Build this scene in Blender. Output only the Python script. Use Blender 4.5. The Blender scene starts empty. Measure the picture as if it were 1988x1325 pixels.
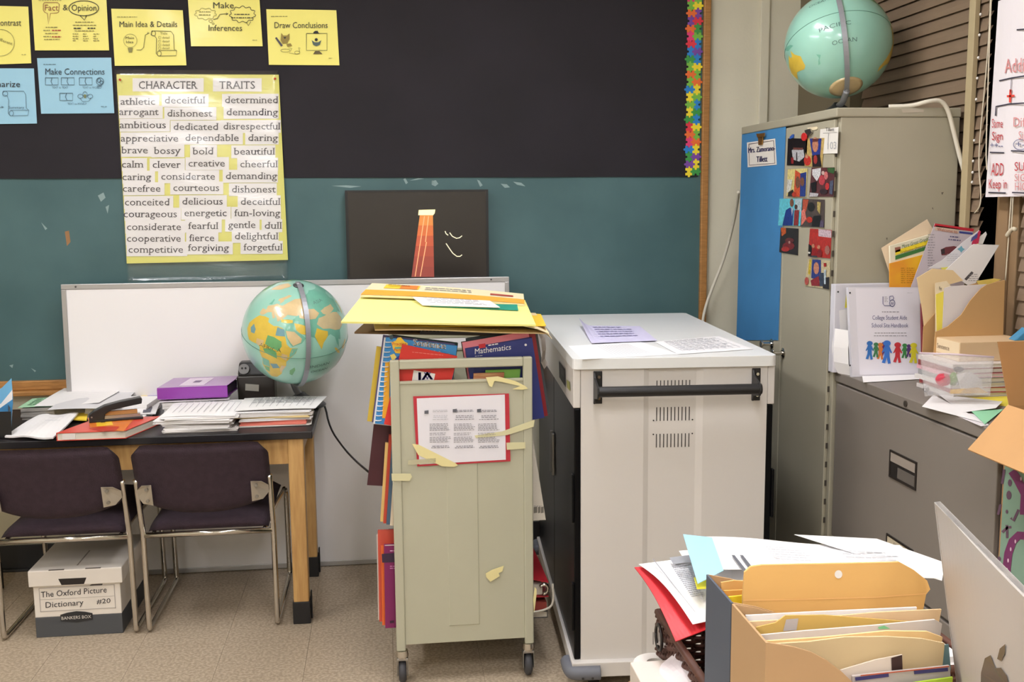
import bpy, bmesh, math, random
from mathutils import Vector, Matrix
from mathutils.geometry import tessellate_polygon
random.seed(7)
SC = bpy.context.scene
COL = SC.collection
V = Vector
# ---------------------------------------------------------------- camera
FPX, IW, IH = 2022.0, 1988.0, 1325.0
EYE = V((0, 0, 1.6))
_p, _r, _y = math.radians(7.69), math.radians(0.49), math.radians(6.96)
FWD = V((math.sin(_y)*math.cos(_p), math.cos(_y)*math.cos(_p), -math.sin(_p)))
_r0 = V((math.cos(_y), -math.sin(_y), 0)); _d0 = FWD.cross(_r0)
RGT = _r0*math.cos(_r) + _d0*math.sin(_r)
DWN = _d0*math.cos(_r) - _r0*math.sin(_r)
cam = bpy.data.cameras.new('camera'); camo = bpy.data.objects.new('camera', cam); COL.objects.link(camo)
cam.sensor_width = 36; cam.lens = FPX*36/IW; cam.clip_start = .02
camo.matrix_world = Matrix(((RGT.x, -DWN.x, -FWD.x, EYE.x), (RGT.y, -DWN.y, -FWD.y, EYE.y), (RGT.z, -DWN.z, -FWD.z, EYE.z), (0, 0, 0, 1)))
SC.camera = camo
# ---------------------------------------------------------------- world and exposure
w = bpy.data.worlds.new('world'); SC.world = w; w.use_nodes = True
w.node_tree.nodes['Background'].inputs[0].default_value = (.9, .95, 1, 1)
w.node_tree.nodes['Background'].inputs[1].default_value = .05
SC.view_settings.view_transform = 'Standard'; SC.view_settings.look = 'None'
SC.view_settings.gamma = 1; SC.view_settings.use_curve_mapping = False
SC.view_settings.exposure = 0.0
LAMP_STRENGTH = 31.0
# ---------------------------------------------------------------- rays from the eye, used to measure places on real planes
def ray(x, y): return RGT*((x-IW/2)/FPX) + DWN*((y-IH/2)/FPX) + FWD
def az(x, y, z): d = ray(x, y); return EYE + d*((z-EYE.z)/d.z)
def ay(x, y, Y): d = ray(x, y); return EYE + d*(Y/d.y)
def ax(x, y, X): d = ray(x, y); return EYE + d*(X/d.x)
def apl(x, y, pl): d = ray(x, y); return EYE + d*((pl[0]-EYE).dot(pl[1])/d.dot(pl[1]))
def plane(a, b, c):
    n = (b-a).cross(c-a).normalized()
    if n.dot(EYE-a) < 0: n = -n
    return (a.copy(), n)
def PY(Y): return (V((0, Y, 0)), V((0, -1, 0)))
def PX(X): return (V((X, 0, 0)), V((-1, 0, 0)))
def PZ(z): return (V((0, 0, z)), V((0, 0, 1)))
# ---------------------------------------------------------------- materials
def lin(c): return tuple(((v/255)/12.92 if v/255 <= .04045 else ((v/255+.055)/1.055)**2.4) for v in c) + (1,)
MATS = {}
def mat(name, rgb, rough=.6, metal=0, vary=0, scale=8, bump=0, bscale=60, coat=0, emit=0, spec=.5, alpha=1, rgb2=None, stretch=None, detail=4, ramp=(.35, .65)):
    if name in MATS: return MATS[name]
    m = bpy.data.materials.new(name); m.use_nodes = True
    nt = m.node_tree; b = nt.nodes['Principled BSDF']; L = nt.links
    b.inputs['Base Color'].default_value = lin(rgb); b.inputs['Roughness'].default_value = rough
    b.inputs['Metallic'].default_value = metal; b.inputs['Specular IOR Level'].default_value = spec
    b.inputs['Coat Weight'].default_value = coat; b.inputs['Coat Roughness'].default_value = .12
    if alpha < 1: b.inputs['Alpha'].default_value = alpha
    if emit:
        b.inputs['Emission Color'].default_value = lin(rgb); b.inputs['Emission Strength'].default_value = emit
    co = nt.nodes.new('ShaderNodeTexCoord')
    src = co.outputs['Object']
    if stretch:
        mp = nt.nodes.new('ShaderNodeMapping'); mp.inputs['Scale'].default_value = stretch; L.new(src, mp.inputs[0]); src = mp.outputs[0]
    if vary or rgb2:
        n = nt.nodes.new('ShaderNodeTexNoise'); n.inputs['Scale'].default_value = scale; n.inputs['Detail'].default_value = detail
        L.new(src, n.inputs['Vector'])
        r = nt.nodes.new('ShaderNodeValToRGB'); L.new(n.outputs['Fac'], r.inputs[0])
        c1 = lin(rgb); c2 = lin(rgb2) if rgb2 else tuple(max(0, v*(1-vary)) for v in c1[:3]) + (1,)
        r.color_ramp.elements[0].position = ramp[0]; r.color_ramp.elements[1].position = ramp[1]
        r.color_ramp.elements[0].color = c2; r.color_ramp.elements[1].color = c1
        L.new(r.outputs[0], b.inputs['Base Color'])
    if bump:
        n2 = nt.nodes.new('ShaderNodeTexNoise'); n2.inputs['Scale'].default_value = bscale; n2.inputs['Detail'].default_value = 3
        L.new(src, n2.inputs['Vector'])
        bp = nt.nodes.new('ShaderNodeBump'); bp.inputs['Strength'].default_value = bump; bp.inputs['Distance'].default_value = .01
        L.new(n2.outputs['Fac'], bp.inputs['Height']); L.new(bp.outputs[0], b.inputs['Normal'])
    MATS[name] = m; return m
def clear_film(name, tint=(1, 1, 1), gloss=.1, rough=.1, milk=0, bump=.3, bscale=12):
    if name in MATS: return MATS[name]
    m = bpy.data.materials.new(name); m.use_nodes = True; nt = m.node_tree; L = nt.links
    for n in list(nt.nodes): nt.nodes.remove(n)
    out = nt.nodes.new('ShaderNodeOutputMaterial'); t = nt.nodes.new('ShaderNodeBsdfTransparent'); g = nt.nodes.new('ShaderNodeBsdfGlossy')
    t.inputs[0].default_value = tint + (1,); g.inputs['Roughness'].default_value = rough
    mx = nt.nodes.new('ShaderNodeMixShader'); mx.inputs[0].default_value = gloss
    n2 = nt.nodes.new('ShaderNodeTexNoise'); n2.inputs['Scale'].default_value = bscale
    bp = nt.nodes.new('ShaderNodeBump'); bp.inputs['Strength'].default_value = bump; bp.inputs['Distance'].default_value = .02
    L.new(n2.outputs['Fac'], bp.inputs['Height']); L.new(bp.outputs[0], g.inputs['Normal'])
    L.new(t.outputs[0], mx.inputs[1]); L.new(g.outputs[0], mx.inputs[2])
    last = mx.outputs[0]
    if milk:
        d = nt.nodes.new('ShaderNodeBsdfDiffuse'); d.inputs[0].default_value = (.85, .83, .84, 1)
        m2 = nt.nodes.new('ShaderNodeMixShader'); m2.inputs[0].default_value = milk
        L.new(last, m2.inputs[1]); L.new(d.outputs[0], m2.inputs[2]); last = m2.outputs[0]
    L.new(last, out.inputs[0]); MATS[name] = m; return m
def C(rgb, rough=.65, **k): return mat('tone_%d_%d_%d_%d' % (rgb[0], rgb[1], rgb[2], int(rough*100)), rgb, rough, **k)
WHITE = mat('white_paper', (236, 233, 232), .75)
INK = mat('black_ink', (42, 40, 44), .7)
GREYINK = mat('grey_ink', (135, 133, 138), .8)
PALEINK = mat('pale_ink', (190, 190, 196), .8)
CHROME = mat('chrome', (205, 200, 192), .16, 1)
STEEL = mat('brushed_steel', (170, 168, 165), .35, 1)
BLACKPL = mat('black_plastic', (22, 21, 24), .38)
# ---------------------------------------------------------------- mesh builder
class MB:
    def __init__(s): s.v = []; s.f = []
    def add(s, vs, fs):
        k = len(s.v); s.v += [V(p) for p in vs]; s.f += [tuple(i+k for i in f) for f in fs]; return s
    def hexa(s, b, t):     # four bottom points, four top points
        return s.add(list(b)+list(t), [(3, 2, 1, 0), (4, 5, 6, 7), (0, 1, 5, 4), (1, 2, 6, 5), (2, 3, 7, 6), (3, 0, 4, 7)])
    def box(s, x0, x1, y0, y1, z0, z1):
        return s.hexa([(x0, y0, z0), (x1, y0, z0), (x1, y1, z0), (x0, y1, z0)], [(x0, y0, z1), (x1, y0, z1), (x1, y1, z1), (x0, y1, z1)])
    def obox(s, o, a, b, c):  # corner o and three edge vectors
        o, a, b, c = V(o), V(a), V(b), V(c)
        return s.hexa([o, o+a, o+a+b, o+b], [o+c, o+a+c, o+a+b+c, o+b+c])
    def slab(s, quad, vec):
        q = [V(p) for p in quad]; return s.hexa(q, [p+V(vec) for p in q])
    def prism(s, poly, vec):
        n = len(poly); p = [V(q) for q in poly]; t = [q+V(vec) for q in p]
        fs = [(i, (i+1) % n, n+(i+1) % n, n+i) for i in range(n)]
        for tri in tessellate_polygon([p]): fs += [tuple(tri), tuple(i+n for i in reversed(tri))]
        return s.add(p+t, fs)
    def flat(s, poly):
        p = [V(q) for q in poly]; return s.add(p, [tuple(t) for t in tessellate_polygon([p])])
    def cyl(s, a, b, r, r2=None, n=16, cap=True):
        a, b = V(a), V(b); r2 = r if r2 is None else r2; d = (b-a).normalized()
        u = d.orthogonal().normalized(); w_ = d.cross(u)
        vs = [a+(u*math.cos(2*math.pi*i/n)+w_*math.sin(2*math.pi*i/n))*r for i in range(n)] + [b+(u*math.cos(2*math.pi*i/n)+w_*math.sin(2*math.pi*i/n))*r2 for i in range(n)]
        fs = [(i, (i+1) % n, n+(i+1) % n, n+i) for i in range(n)]
        if cap: fs += [tuple(range(n-1, -1, -1)), tuple(range(n, 2*n))]
        return s.add(vs, fs)
    def tube(s, pts, r, n=10, smooth=0):
        P = [V(p) for p in pts]
        for _ in range(smooth):
            Q = [P[0]]
            for a, b in zip(P, P[1:]): Q += [a*.75+b*.25, a*.25+b*.75]
            P = Q+[P[-1]]
        k = len(s.v); u = None
        for i, p in enumerate(P):
            d = ((P[min(i+1, len(P)-1)]-p).normalized()+(p-P[max(i-1, 0)]).normalized())
            d = d.normalized() if d.length > 1e-6 else V((0, 0, 1))
            u = (u-d*u.dot(d)).normalized() if u and (u-d*u.dot(d)).length > 1e-6 else d.orthogonal().normalized()
            w_ = d.cross(u)
            s.v += [p+(u*math.cos(2*math.pi*j/n)+w_*math.sin(2*math.pi*j/n))*r for j in range(n)]
        for i in range(len(P)-1):
            for j in range(n): s.f.append((k+i*n+j, k+i*n+(j+1) % n, k+(i+1)*n+(j+1) % n, k+(i+1)*n+j))
        s.f.append(tuple(k+j for j in range(n-1, -1, -1))); m = k+(len(P)-1)*n; s.f.append(tuple(m+j for j in range(n)))
        return s
    def ribbon(s, pts, wv, tv):   # a flat band swept along pts with width vectors and thickness vectors
        k = len(s.v)
        for p, a, t in zip(pts, wv, tv):
            p, a, t = V(p), V(a), V(t); s.v += [p-a, p+a, p+a+t, p-a+t]
        for i in range(len(pts)-1):
            for j in range(4): s.f.append((k+i*4+j, k+i*4+(j+1) % 4, k+i*4+4+(j+1) % 4, k+i*4+4+j))
        s.f += [(k+3, k+2, k+1, k), tuple(k+(len(pts)-1)*4+j for j in range(4))]; return s
    def lathe(s, c, prof, n=32, axis=V((0, 0, 1))):
        u = axis.orthogonal().normalized(); w_ = axis.cross(u); k = len(s.v); c = V(c)
        for r, h in prof: s.v += [c+axis*h+(u*math.cos(2*math.pi*j/n)+w_*math.sin(2*math.pi*j/n))*max(r, 1e-5) for j in range(n)]
        for i in range(len(prof)-1):
            for j in range(n): s.f.append((k+i*n+j, k+i*n+(j+1) % n, k+(i+1)*n+(j+1) % n, k+(i+1)*n+j))
        s.f += [tuple(k+j for j in range(n-1, -1, -1)), tuple(k+(len(prof)-1)*n+j for j in range(n))]; return s
    def sheet(s, quad, nu=8, nv=8, fn=None, th=.0007):  # quad tl,tr,br,bl ; fn(u,v)->offset along normal
        a, b, c, d = [V(p) for p in quad]; n = (b-a).cross(d-a).normalized()
        if n.dot(EYE-a) < 0: n = -n
        k = len(s.v)
        for side in (0, 1):
            for j in range(nv+1):
                for i in range(nu+1):
                    u, v = i/nu, j/nv
                    p = (a*(1-u)+b*u)*(1-v)+(d*(1-u)+c*u)*v
                    s.v.append(p+n*((fn(u, v) if fn else 0)-side*th))
        m = (nu+1)*(nv+1); I = lambda i, j, sd: k+sd*m+j*(nu+1)+i
        for j in range(nv):
            for i in range(nu):
                s.f.append((I(i, j, 0), I(i+1, j, 0), I(i+1, j+1, 0), I(i, j+1, 0)))
                s.f.append((I(i, j+1, 1), I(i+1, j+1, 1), I(i+1, j, 1), I(i, j, 1)))
        for i in range(nu):
            s.f.append((I(i, 0, 1), I(i+1, 0, 1), I(i+1, 0, 0), I(i, 0, 0))); s.f.append((I(i, nv, 0), I(i+1, nv, 0), I(i+1, nv, 1), I(i, nv, 1)))
        for j in range(nv):
            s.f.append((I(0, j, 0), I(0, j+1, 0), I(0, j+1, 1), I(0, j, 1))); s.f.append((I(nu, j, 1), I(nu, j+1, 1), I(nu, j+1, 0), I(nu, j, 0)))
        return s
    def mesh(s, name):
        me = bpy.data.meshes.new(name); me.from_pydata([tuple(p) for p in s.v], [], s.f)
        bm = bmesh.new(); bm.from_mesh(me); bmesh.ops.recalc_face_normals(bm, faces=bm.faces); bm.to_mesh(me); bm.free(); return me
BASE = {}
def thing(name, label, cat, loc, group=None):
    o = bpy.data.objects.new(name, None); COL.objects.link(o); o.location = V(loc); o.empty_display_size = .05
    o['label'] = label; o['category'] = cat
    if group: o['group'] = group
    BASE[o.name] = V(loc); return o
def hang(o, parent):
    o.parent = parent
    if parent.type == 'EMPTY': o.matrix_parent_inverse = Matrix.Translation(-BASE[parent.name])
def obj(name, mb, m, parent=None, smooth=False, bevel=0, seg=2, label=None):
    me = mb if isinstance(mb, bpy.types.Mesh) else mb.mesh(name)
    if len(me.materials) == 0: me.materials.append(m)
    if smooth:
        for p in me.polygons: p.use_smooth = True
    o = bpy.data.objects.new(name, me); COL.objects.link(o)
    if parent: hang(o, parent)
    if bevel:
        b = o.modifiers.new('bevel', 'BEVEL'); b.width = bevel; b.segments = seg; b.limit_method = 'ANGLE'; b.angle_limit = math.radians(40)
    if label: o['label'] = label
    return o
def tag(o, label, cat, group=None):
    o['label'] = label; o['category'] = cat
    if group: o['group'] = group
    return o
def struct(name, mb, m, parent=None, **k):
    o = obj(name, mb, m, parent, **k)
    if not parent: o['kind'] = 'structure'
    return o
def clone(o, delta, label):
    c = o.copy(); COL.objects.link(c); c.location = o.location+V(delta); c['label'] = label
    for ch in o.children:
        d = ch.copy(); COL.objects.link(d); d.parent = c; d.matrix_parent_inverse = ch.matrix_parent_inverse
        for g in ch.children:
            e = g.copy(); COL.objects.link(e); e.parent = d
    return c
# ---------------------------------------------------------------- lettering
_tc = {}
def glyphs(s):
    if s in _tc: return _tc[s]
    cu = bpy.data.curves.new('t', 'FONT'); cu.body = s; cu.resolution_u = 2; cu.fill_mode = 'FRONT'
    o = bpy.data.objects.new('t', cu); me = bpy.data.meshes.new_from_object(o)
    vs = [(v.co.x, v.co.y) for v in me.vertices]; fs = [tuple(p.vertices) for p in me.polygons]
    bpy.data.objects.remove(o); bpy.data.curves.remove(cu); bpy.data.meshes.remove(me)
    xs = [p[0] for p in vs]; ys = [p[1] for p in vs]
    _tc[s] = (vs, fs, (min(xs), max(xs), min(ys), max(ys))); return _tc[s]
def slab_serifs(vs, fs):
    """short slabs across every flat stem end"""
    cnt = {}
    for f in fs:
        for a, b in zip(f, f[1:]+f[:1]): cnt[(min(a, b), max(a, b))] = cnt.get((min(a, b), max(a, b)), 0)+1
    ys = [y for x, y in vs]; out = []; of = []
    for (a, b), k in cnt.items():
        (x0, y0), (x1, y1) = vs[a], vs[b]
        if k == 1 and abs(y0-y1) < .004 and .045 < abs(x1-x0) < .13:
            mid = (x0+x1)/2; below = any(abs(x-mid) < .12 and y < y0-.1 for x, y in vs); above = any(abs(x-mid) < .12 and y > y0+.1 for x, y in vs)
            if below and above and abs(y0) > .02: continue
            l, r = min(x0, x1)-.06, max(x0, x1)+.06; t = .048 if not below else -.048
            n = len(out); out += [(l, y0), (r, y0), (r, y0+t), (l, y0+t)]; of.append((n, n+1, n+2, n+3))
    return out, of
def words(s, x0, x1, base, cap, pl, m, parent, eps=.0008, shear=0, tilt=0, name='lettering', bold=0, serif=False):
    """text s from pixel column x0 to x1 on baseline row base, capital height cap, lying on the plane pl"""
    vs, fs, (a, b, c, d) = glyphs(s); out = MB()
    P = []
    for (x, y) in vs:
        u = (x-a)/(b-a); h = y/.682*cap
        P.append(apl(x0+(x1-x0)*u+h*shear, base-h+tilt*(x1-x0)*u, pl)+pl[1]*eps)
    out.add(P, fs)
    if serif:
        sv, sf = slab_serifs(vs, fs)
        out.add([apl(x0+(x1-x0)*(x-a)/(b-a), base-y/.682*cap, pl)+pl[1]*(eps+.00005) for x, y in sv], sf)
    if bold:
        for dx in (-bold, bold):
            out.add([apl(x0+(x1-x0)*(x-a)/(b-a)+dx, base-y/.682*cap+tilt*(x1-x0)*(x-a)/(b-a), pl)+pl[1]*eps for (x, y) in vs], fs)
    return obj(name, out, m, parent)
def pwords(s, O, ex, ey, n, width, cap, m, parent, eps=.0008, name='lettering'):
    """text s placed in space: origin O, width along ex, capital height along ey"""
    vs, fs, (a, b, c, d) = glyphs(s); O = V(O); ex = V(ex).normalized(); ey = V(ey).normalized(); n = V(n).normalized()
    return obj(name, MB().add([O+ex*((x-a)/(b-a)*width)+ey*(y/.682*cap)+n*eps for (x, y) in vs], fs), m, parent)
def patch(name, pts, pl, m, parent, eps=.0006):
    return obj(name, MB().flat([apl(x, y, pl)+pl[1]*eps for x, y in pts]), m, parent)
def stroke(name, lines, wpx, pl, m, parent, eps=.0007):
    """thin drawn lines (pixel polylines) on a plane"""
    mb = MB()
    for ln in lines:
        L = []; R_ = []
        for i, (x, y) in enumerate(ln):
            x0, y0 = ln[max(i-1, 0)]; x1, y1 = ln[min(i+1, len(ln)-1)]; dx, dy = x1-x0, y1-y0; q = math.hypot(dx, dy) or 1
            nx, ny = -dy/q*wpx/2, dx/q*wpx/2
            L.append(apl(x+nx, y+ny, pl)+pl[1]*eps); R_.append(apl(x-nx, y-ny, pl)+pl[1]*eps)
        n = len(ln); mb.add(L+R_, [(i, i+1, n+i+1, n+i) for i in range(n-1)])
    return obj(name, mb, m, parent)
def arc(cx, cy, rx, ry, a0=0, a1=360, n=24): return [(cx+rx*math.cos(math.radians(a0+(a1-a0)*i/n)), cy+ry*math.sin(math.radians(a0+(a1-a0)*i/n))) for i in range(n+1)]
def dashes(rows, x0, x1, wpx, pl, m, parent, eps=.0007, ragged=.15, tilt=0, center=False, name='printed_text'):
    """rows of tiny unreadable print as broken dashes"""
    lines = []
    for y in rows:
        e = x1-(x1-x0)*ragged*random.random(); s_ = x0+((x1-e) if center else 0)
        x = s_
        while x < e:
            l = random.uniform(2.5, 7); lines.append([(x, y+tilt*(x-x0)), (min(x+l, e), y+tilt*(min(x+l, e)-x0))]); x += l+1.3
    return stroke(name, lines, wpx, pl, m, parent, eps)
# ================================================================ the room
YW, XW, ZC = 4.66, 1.97, 3.0
WALL = mat('cream_wall', (222, 217, 196), .7, vary=.06, scale=3, bump=.05, bscale=90)
FLOOR_M = mat('vinyl_floor_tile', (188, 172, 150), .42, rgb2=(158, 141, 119), scale=95, detail=8, ramp=(.4, .62))
GROUT = mat('floor_seam', (132, 116, 95), .8)
floor = struct('floor', MB().box(-3.2, 2.2, -3.2, YW+.05, -.08, -.0025), GROUT)
T = .3048
tm = MB().box(0, T-.0012, 0, T-.0012, -.0024, 0).mesh('tile'); tm.materials.append(FLOOR_M)
for i in range(17):
    for j in range(17):
        o = bpy.data.objects.new('tile', tm); COL.objects.link(o); o.parent = floor
        o.location = (-3.05+i*T, YW-.005-(j+1)*T, 0)
struct('floor_rear', MB().box(-3.2, 2.2, -3.2, YW-.005-17*T, -.0025, 0), FLOOR_M)
struct('wall_back', MB().box(-3.2, 1.893, YW, YW+.15, 0, ZC), WALL)
struct('wall_left', MB().box(-3.35, -3.2, -3.2, YW+.15, 0, ZC), WALL)
struct('wall_front', MB().box(-3.35, 2.2, -3.35, -3.2, 0, ZC), WALL)
struct('wall_right', MB().box(XW, XW+.15, -3.2, YW+.15, 0, 1.0).box(XW, XW+.15, -3.2, YW+.15, 2.8, ZC).box(XW, XW+.15, -3.2, 1.9, 1.0, 2.8), WALL)
struct('ceiling', MB().box(-3.35, 2.2, -3.35, YW+.15, ZC, ZC+.1), mat('ceiling_paint', (225, 222, 214), .9))
struct('trim_1', MB().box(1.703, 1.745, YW-.018, YW, 0, ZC), WALL, bevel=.004)
struct('baseboard_back', MB().box(-3.2, 1.893, YW-.012, YW, 0, .115).box(-3.2, 1.893, YW-.03, YW-.012, 0, .012), mat('black_rubber_cove', (38, 38, 40), .6), bevel=.003)
JAMB = mat('olive_window_jamb', (112, 102, 80), .6)
struct('window_1', MB().box(1.893, XW, 4.12, YW+.15, 0, ZC), JAMB)
GLASSN = mat('night_glass', (16, 18, 22), .08)
FRAME_T = mat('tan_window_frame', (148, 120, 88), .55)
win = struct('window_2', MB().box(XW-.005, XW+.1, 3.05, 3.17, 1.0, 2.8).box(XW-.005, XW+.1, 1.9, 4.15, 1.0, 1.05).box(XW-.005, XW+.1, 1.9, 4.15, 2.75, 2.8), FRAME_T, bevel=.004)
obj('pane', MB().box(XW+.06, XW+.066, 3.17, 4.12, 1.05, 2.75), GLASSN, win)
obj('pane', MB().box(XW+.06, XW+.066, 1.9, 3.05, 1.05, 2.75), GLASSN, win)
obj('mullion_strip', MB().box(XW-.02, XW-.005, 3.085, 3.135, 1.0, 2.8), FRAME_T, win, bevel=.003)
# ceiling lamps
for (lx, ly, where) in ((-1.5, 2.85, 'nearest the oak table'), (.45, 2.85, 'nearest the book cart'), (-1.5, .45, 'left of the teacher desk'), (.45, .45, 'above the teacher desk'), (-1.45, -2.0, 'in the far left corner'), (.55, -2.0, 'in the far right corner')):
    lamp = thing('ceiling_light', 'long fluorescent ceiling light '+where, 'ceiling light', (lx, ly, ZC), 'fluorescent ceiling lights')
    obj('housing', MB().box(lx-.17, lx+.17, ly-.64, ly+.64, ZC-.05, ZC), mat('white_enamel', (235, 235, 232), .4), lamp, bevel=.006)
    obj('diffuser', MB().box(lx-.14, lx+.14, ly-.61, ly+.61, ZC-.075, ZC-.05), mat('lit_diffuser', (252, 251, 255), .5, emit=LAMP_STRENGTH), lamp)
# venetian blinds
SLAT = mat('brown_blind_slat', (132, 112, 92), .5, vary=.08, scale=5)
CORD = mat('cream_cord', (205, 195, 172), .7)
def blind(name, label, y0, y1, z0, z1):
    b = thing(name, label, 'window blind', (1.95, (y0+y1)/2, z0), 'venetian blinds')
    prof = [(-.013, -.03), (-.010, -.01), (-.004, .011), (.006, .03)]
    sm = MB(); k = 0
    for (dx, dz) in prof: sm.v += [V((dx, 0, dz)), V((dx, y1-y0, dz)), V((dx+.0015, 0, dz)), V((dx+.0015, y1-y0, dz))]
    for i in range(3):
        a = i*4; sm.f += [(a, a+1, a+5, a+4), (a+2, a+6, a+7, a+3), (a, a+4, a+6, a+2), (a+1, a+3, a+7, a+5)]
    sm.f += [(0, 2, 3, 1), (12, 13, 15, 14)]
    me = sm.mesh('slat'); me.materials.append(SLAT); z = z0+.03
    while z < z1-.06:
        o = obj('slat', me, SLAT, b); o.location = V((1.945, y0, z)); z += .0445
    obj('head_rail', MB().box(1.915, 1.965, y0, y1, z1-.05, z1), SLAT, b, bevel=.003)
    obj('bottom_rail', MB().box(1.93, 1.96, y0, y1, z0, z0+.018), SLAT, b, bevel=.003)
    return b
b1 = blind('venetian_blind', 'closed brown venetian blind behind the globe and grey locker', 3.22, 4.1, 1.06, 2.74)
b2 = blind('venetian_blind', 'closed brown venetian blind below the handwritten chart at the right edge', 2.0, 2.985, 1.06, 2.74)
obj('side_bar', MB().box(1.912, 1.93, 3.262, 3.298, 1.06, 2.74), mat('tan_metal_bar', (178, 162, 128), .45), b1, bevel=.002)
for k, yy in enumerate((28, 68, 112, 152, 193, 273, 313, 335, 354)):
    p = ax(1905-yy*.05, yy, 1.913); obj('cord_bead', MB().lathe(p, [(0, -.005), (.0035, -.003), (.004, 0), (.0035, .003), (0, .005)], 8), mat('white_bead', (235, 232, 226), .4), b1, smooth=True)
cb = thing('blind_cord', 'looped cream pull cord hanging beside the handwritten chart', 'cord', ax(1910, 300, 1.9))
obj('cord', MB().tube([ax(1925, -60, 1.9), ax(1921, 60, 1.9), ax(1912, 170, 1.9), ax(1902, 270, 1.9), ax(1900, 330, 1.9), ax(1905, 375, 1.9), ax(1903, 402, 1.9), ax(1892, 414, 1.9)], .0022, 6, 2), CORD, cb, smooth=True)
obj('cord', MB().tube([ax(1927, -60, 1.89), ax(1921, 80, 1.89), ax(1917, 200, 1.89), ax(1914, 300, 1.89), ax(1916, 330, 1.89)], .002, 6, 2), CORD, cb, smooth=True)
cb2 = thing('tied_blind_cord', 'tied tan cord with a knotted end hanging before the right blind', 'cord', ax(1962, 450, 1.9))
obj('cord', MB().tube([ax(1964, 375, 1.91), ax(1960, 430, 1.91), ax(1957, 480, 1.91), ax(1952, 545, 1.91)], .0022, 6, 1), CORD, cb2, smooth=True)
obj('cord', MB().tube([ax(1967, 380, 1.91), ax(1964, 440, 1.91), ax(1962, 448, 1.91)], .002, 6, 1), CORD, cb2, smooth=True)
obj('knot', MB().tube([ax(1955, 458, 1.905), ax(1961, 449, 1.905), ax(1967, 444, 1.905), ax(1972, 446, 1.905)], .0065, 8, 1), CORD, cb2, smooth=True)
# ================================================================ chalkboard wall
OAK = mat('oak_frame', (182, 130, 72), .5, rgb2=(150, 104, 54), scale=6, stretch=(3, 3, 30), ramp=(.3, .7))
CHALK = mat('teal_chalkboard', (74, 106, 108), .55, rgb2=(56, 88, 91), scale=2.2, detail=8, ramp=(.3, .72))
cbd = thing('chalkboard', 'teal chalkboard in an oak frame covering the back wall', 'chalkboard', (-.5, YW, .82))
obj('slate_panel', MB().box(-2.9, 1.434, YW-.02, YW-.001, .85, 2.92), CHALK, cbd)
obj('frame_rail', MB().box(1.434, 1.466, YW-.04, YW-.001, .3, 2.95), OAK, cbd, bevel=.004)
obj('frame_rail', MB().box(-2.9, 1.434, YW-.04, YW-.001, .81, .85), OAK, cbd, bevel=.004)
obj('frame_rail', MB().box(-2.9, 1.434, YW-.04, YW-.001, 2.92, 2.95), OAK, cbd, bevel=.004)
obj('chalk_tray', MB().box(-2.9, 1.434, YW-.075, YW-.001, .79, .81), OAK, cbd, bevel=.004)
pl = PY(YW-.02)
DUST = mat('chalk_dust', (138, 160, 160), .9)
for pts in ([(783, 348), (787, 346), (792, 355), (788, 358)], [(838, 352), (846, 350), (851, 357), (845, 362), (838, 359)], [(926, 349), (931, 351), (937, 360), (932, 363)], [(972, 357), (984, 358), (990, 364), (980, 365)],
            [(795, 351), (812, 346), (824, 347), (806, 350)], [(644, 361), (672, 360), (702, 362), (680, 365)], [(996, 353), (1012, 355), (1020, 362), (1004, 359)], [(838, 352), (840, 350), (841, 357)],
            [(190, 380), (201, 374), (205, 384), (196, 392)], [(205, 402), (212, 398), (209, 415)], [(80, 432), (92, 444), (88, 447)], [(60, 715), (70, 720), (68, 723)], [(18, 710), (26, 708), (24, 715)]):
    patch('chalk_mark', pts, pl, DUST, cbd)
patch('bare_spot', [(126, 450), (134, 448), (137, 470), (130, 478)], pl, C((150, 110, 70)), cbd)
# black backing paper
BLKP = mat('black_bulletin_paper', (33, 29, 36), .85, vary=.25, scale=3, bump=.25, bscale=7)
bp = obj('backing_paper', MB().sheet([(-2.9, YW-.024, 2.9), (1.42, YW-.024, 2.9), (1.42, YW-.024, 1.7), (-2.9, YW-.024, 1.712)], 60, 20, lambda u, v: .0012*(1+math.sin(u*40))*v+.001*(1+math.sin(v*9+u*13))), BLKP)
tag(bp, 'black bulletin paper covering the upper chalkboard behind the yellow signs', 'paper')
# puzzle border
bd = thing('puzzle_border', 'scalloped border strip of colourful jigsaw pieces along the black paper', 'border', (1.4, YW-.03, 1.7))
PC = [(238, 216, 50), (232, 110, 50), (40, 130, 205), (222, 52, 70), (120, 185, 70), (120, 70, 160), (225, 60, 120), (60, 150, 70)]
def puzzle(s):
    P = []
    for side in range(4):
        a = side*math.pi/2; c, sn = math.cos(a), math.sin(a); sg = 1 if side % 2 == 0 else -1
        loc = [(-.5, -.5), (-.15, -.5)]+[(.0+.17*math.cos(math.radians(t)), -.5-sg*(.12+.15*math.sin(math.radians(t)))) for t in (200, 150, 90, 30, -20)]+[(.15, -.5)]
        P += [((x*c-y*sn)*s, (x*sn+y*c)*s) for x, y in loc]
    return P
pm = []
for c in PC:
    me = MB().prism([V((x, 0, z)) for x, z in puzzle(.033)], (0, -.0012, 0)).mesh('puzzle_piece'); me.materials.append(C(c, .5)); pm.append(me)
r = random.Random(3)
for i in range(36):
    for j in range(2):
        o = obj('puzzle_piece', pm[(i*3+j*5+r.randrange(3)) % 8], None, bd)
        o.location = V((1.377+j*.031+(.0022*math.sin(i*1.6) if j == 0 else 0), YW-.0285-.0006*((i+j) % 2), 1.722+i*.033)); o.rotation_euler = (0, (i+j) % 2*math.pi/2, 0)
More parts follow.
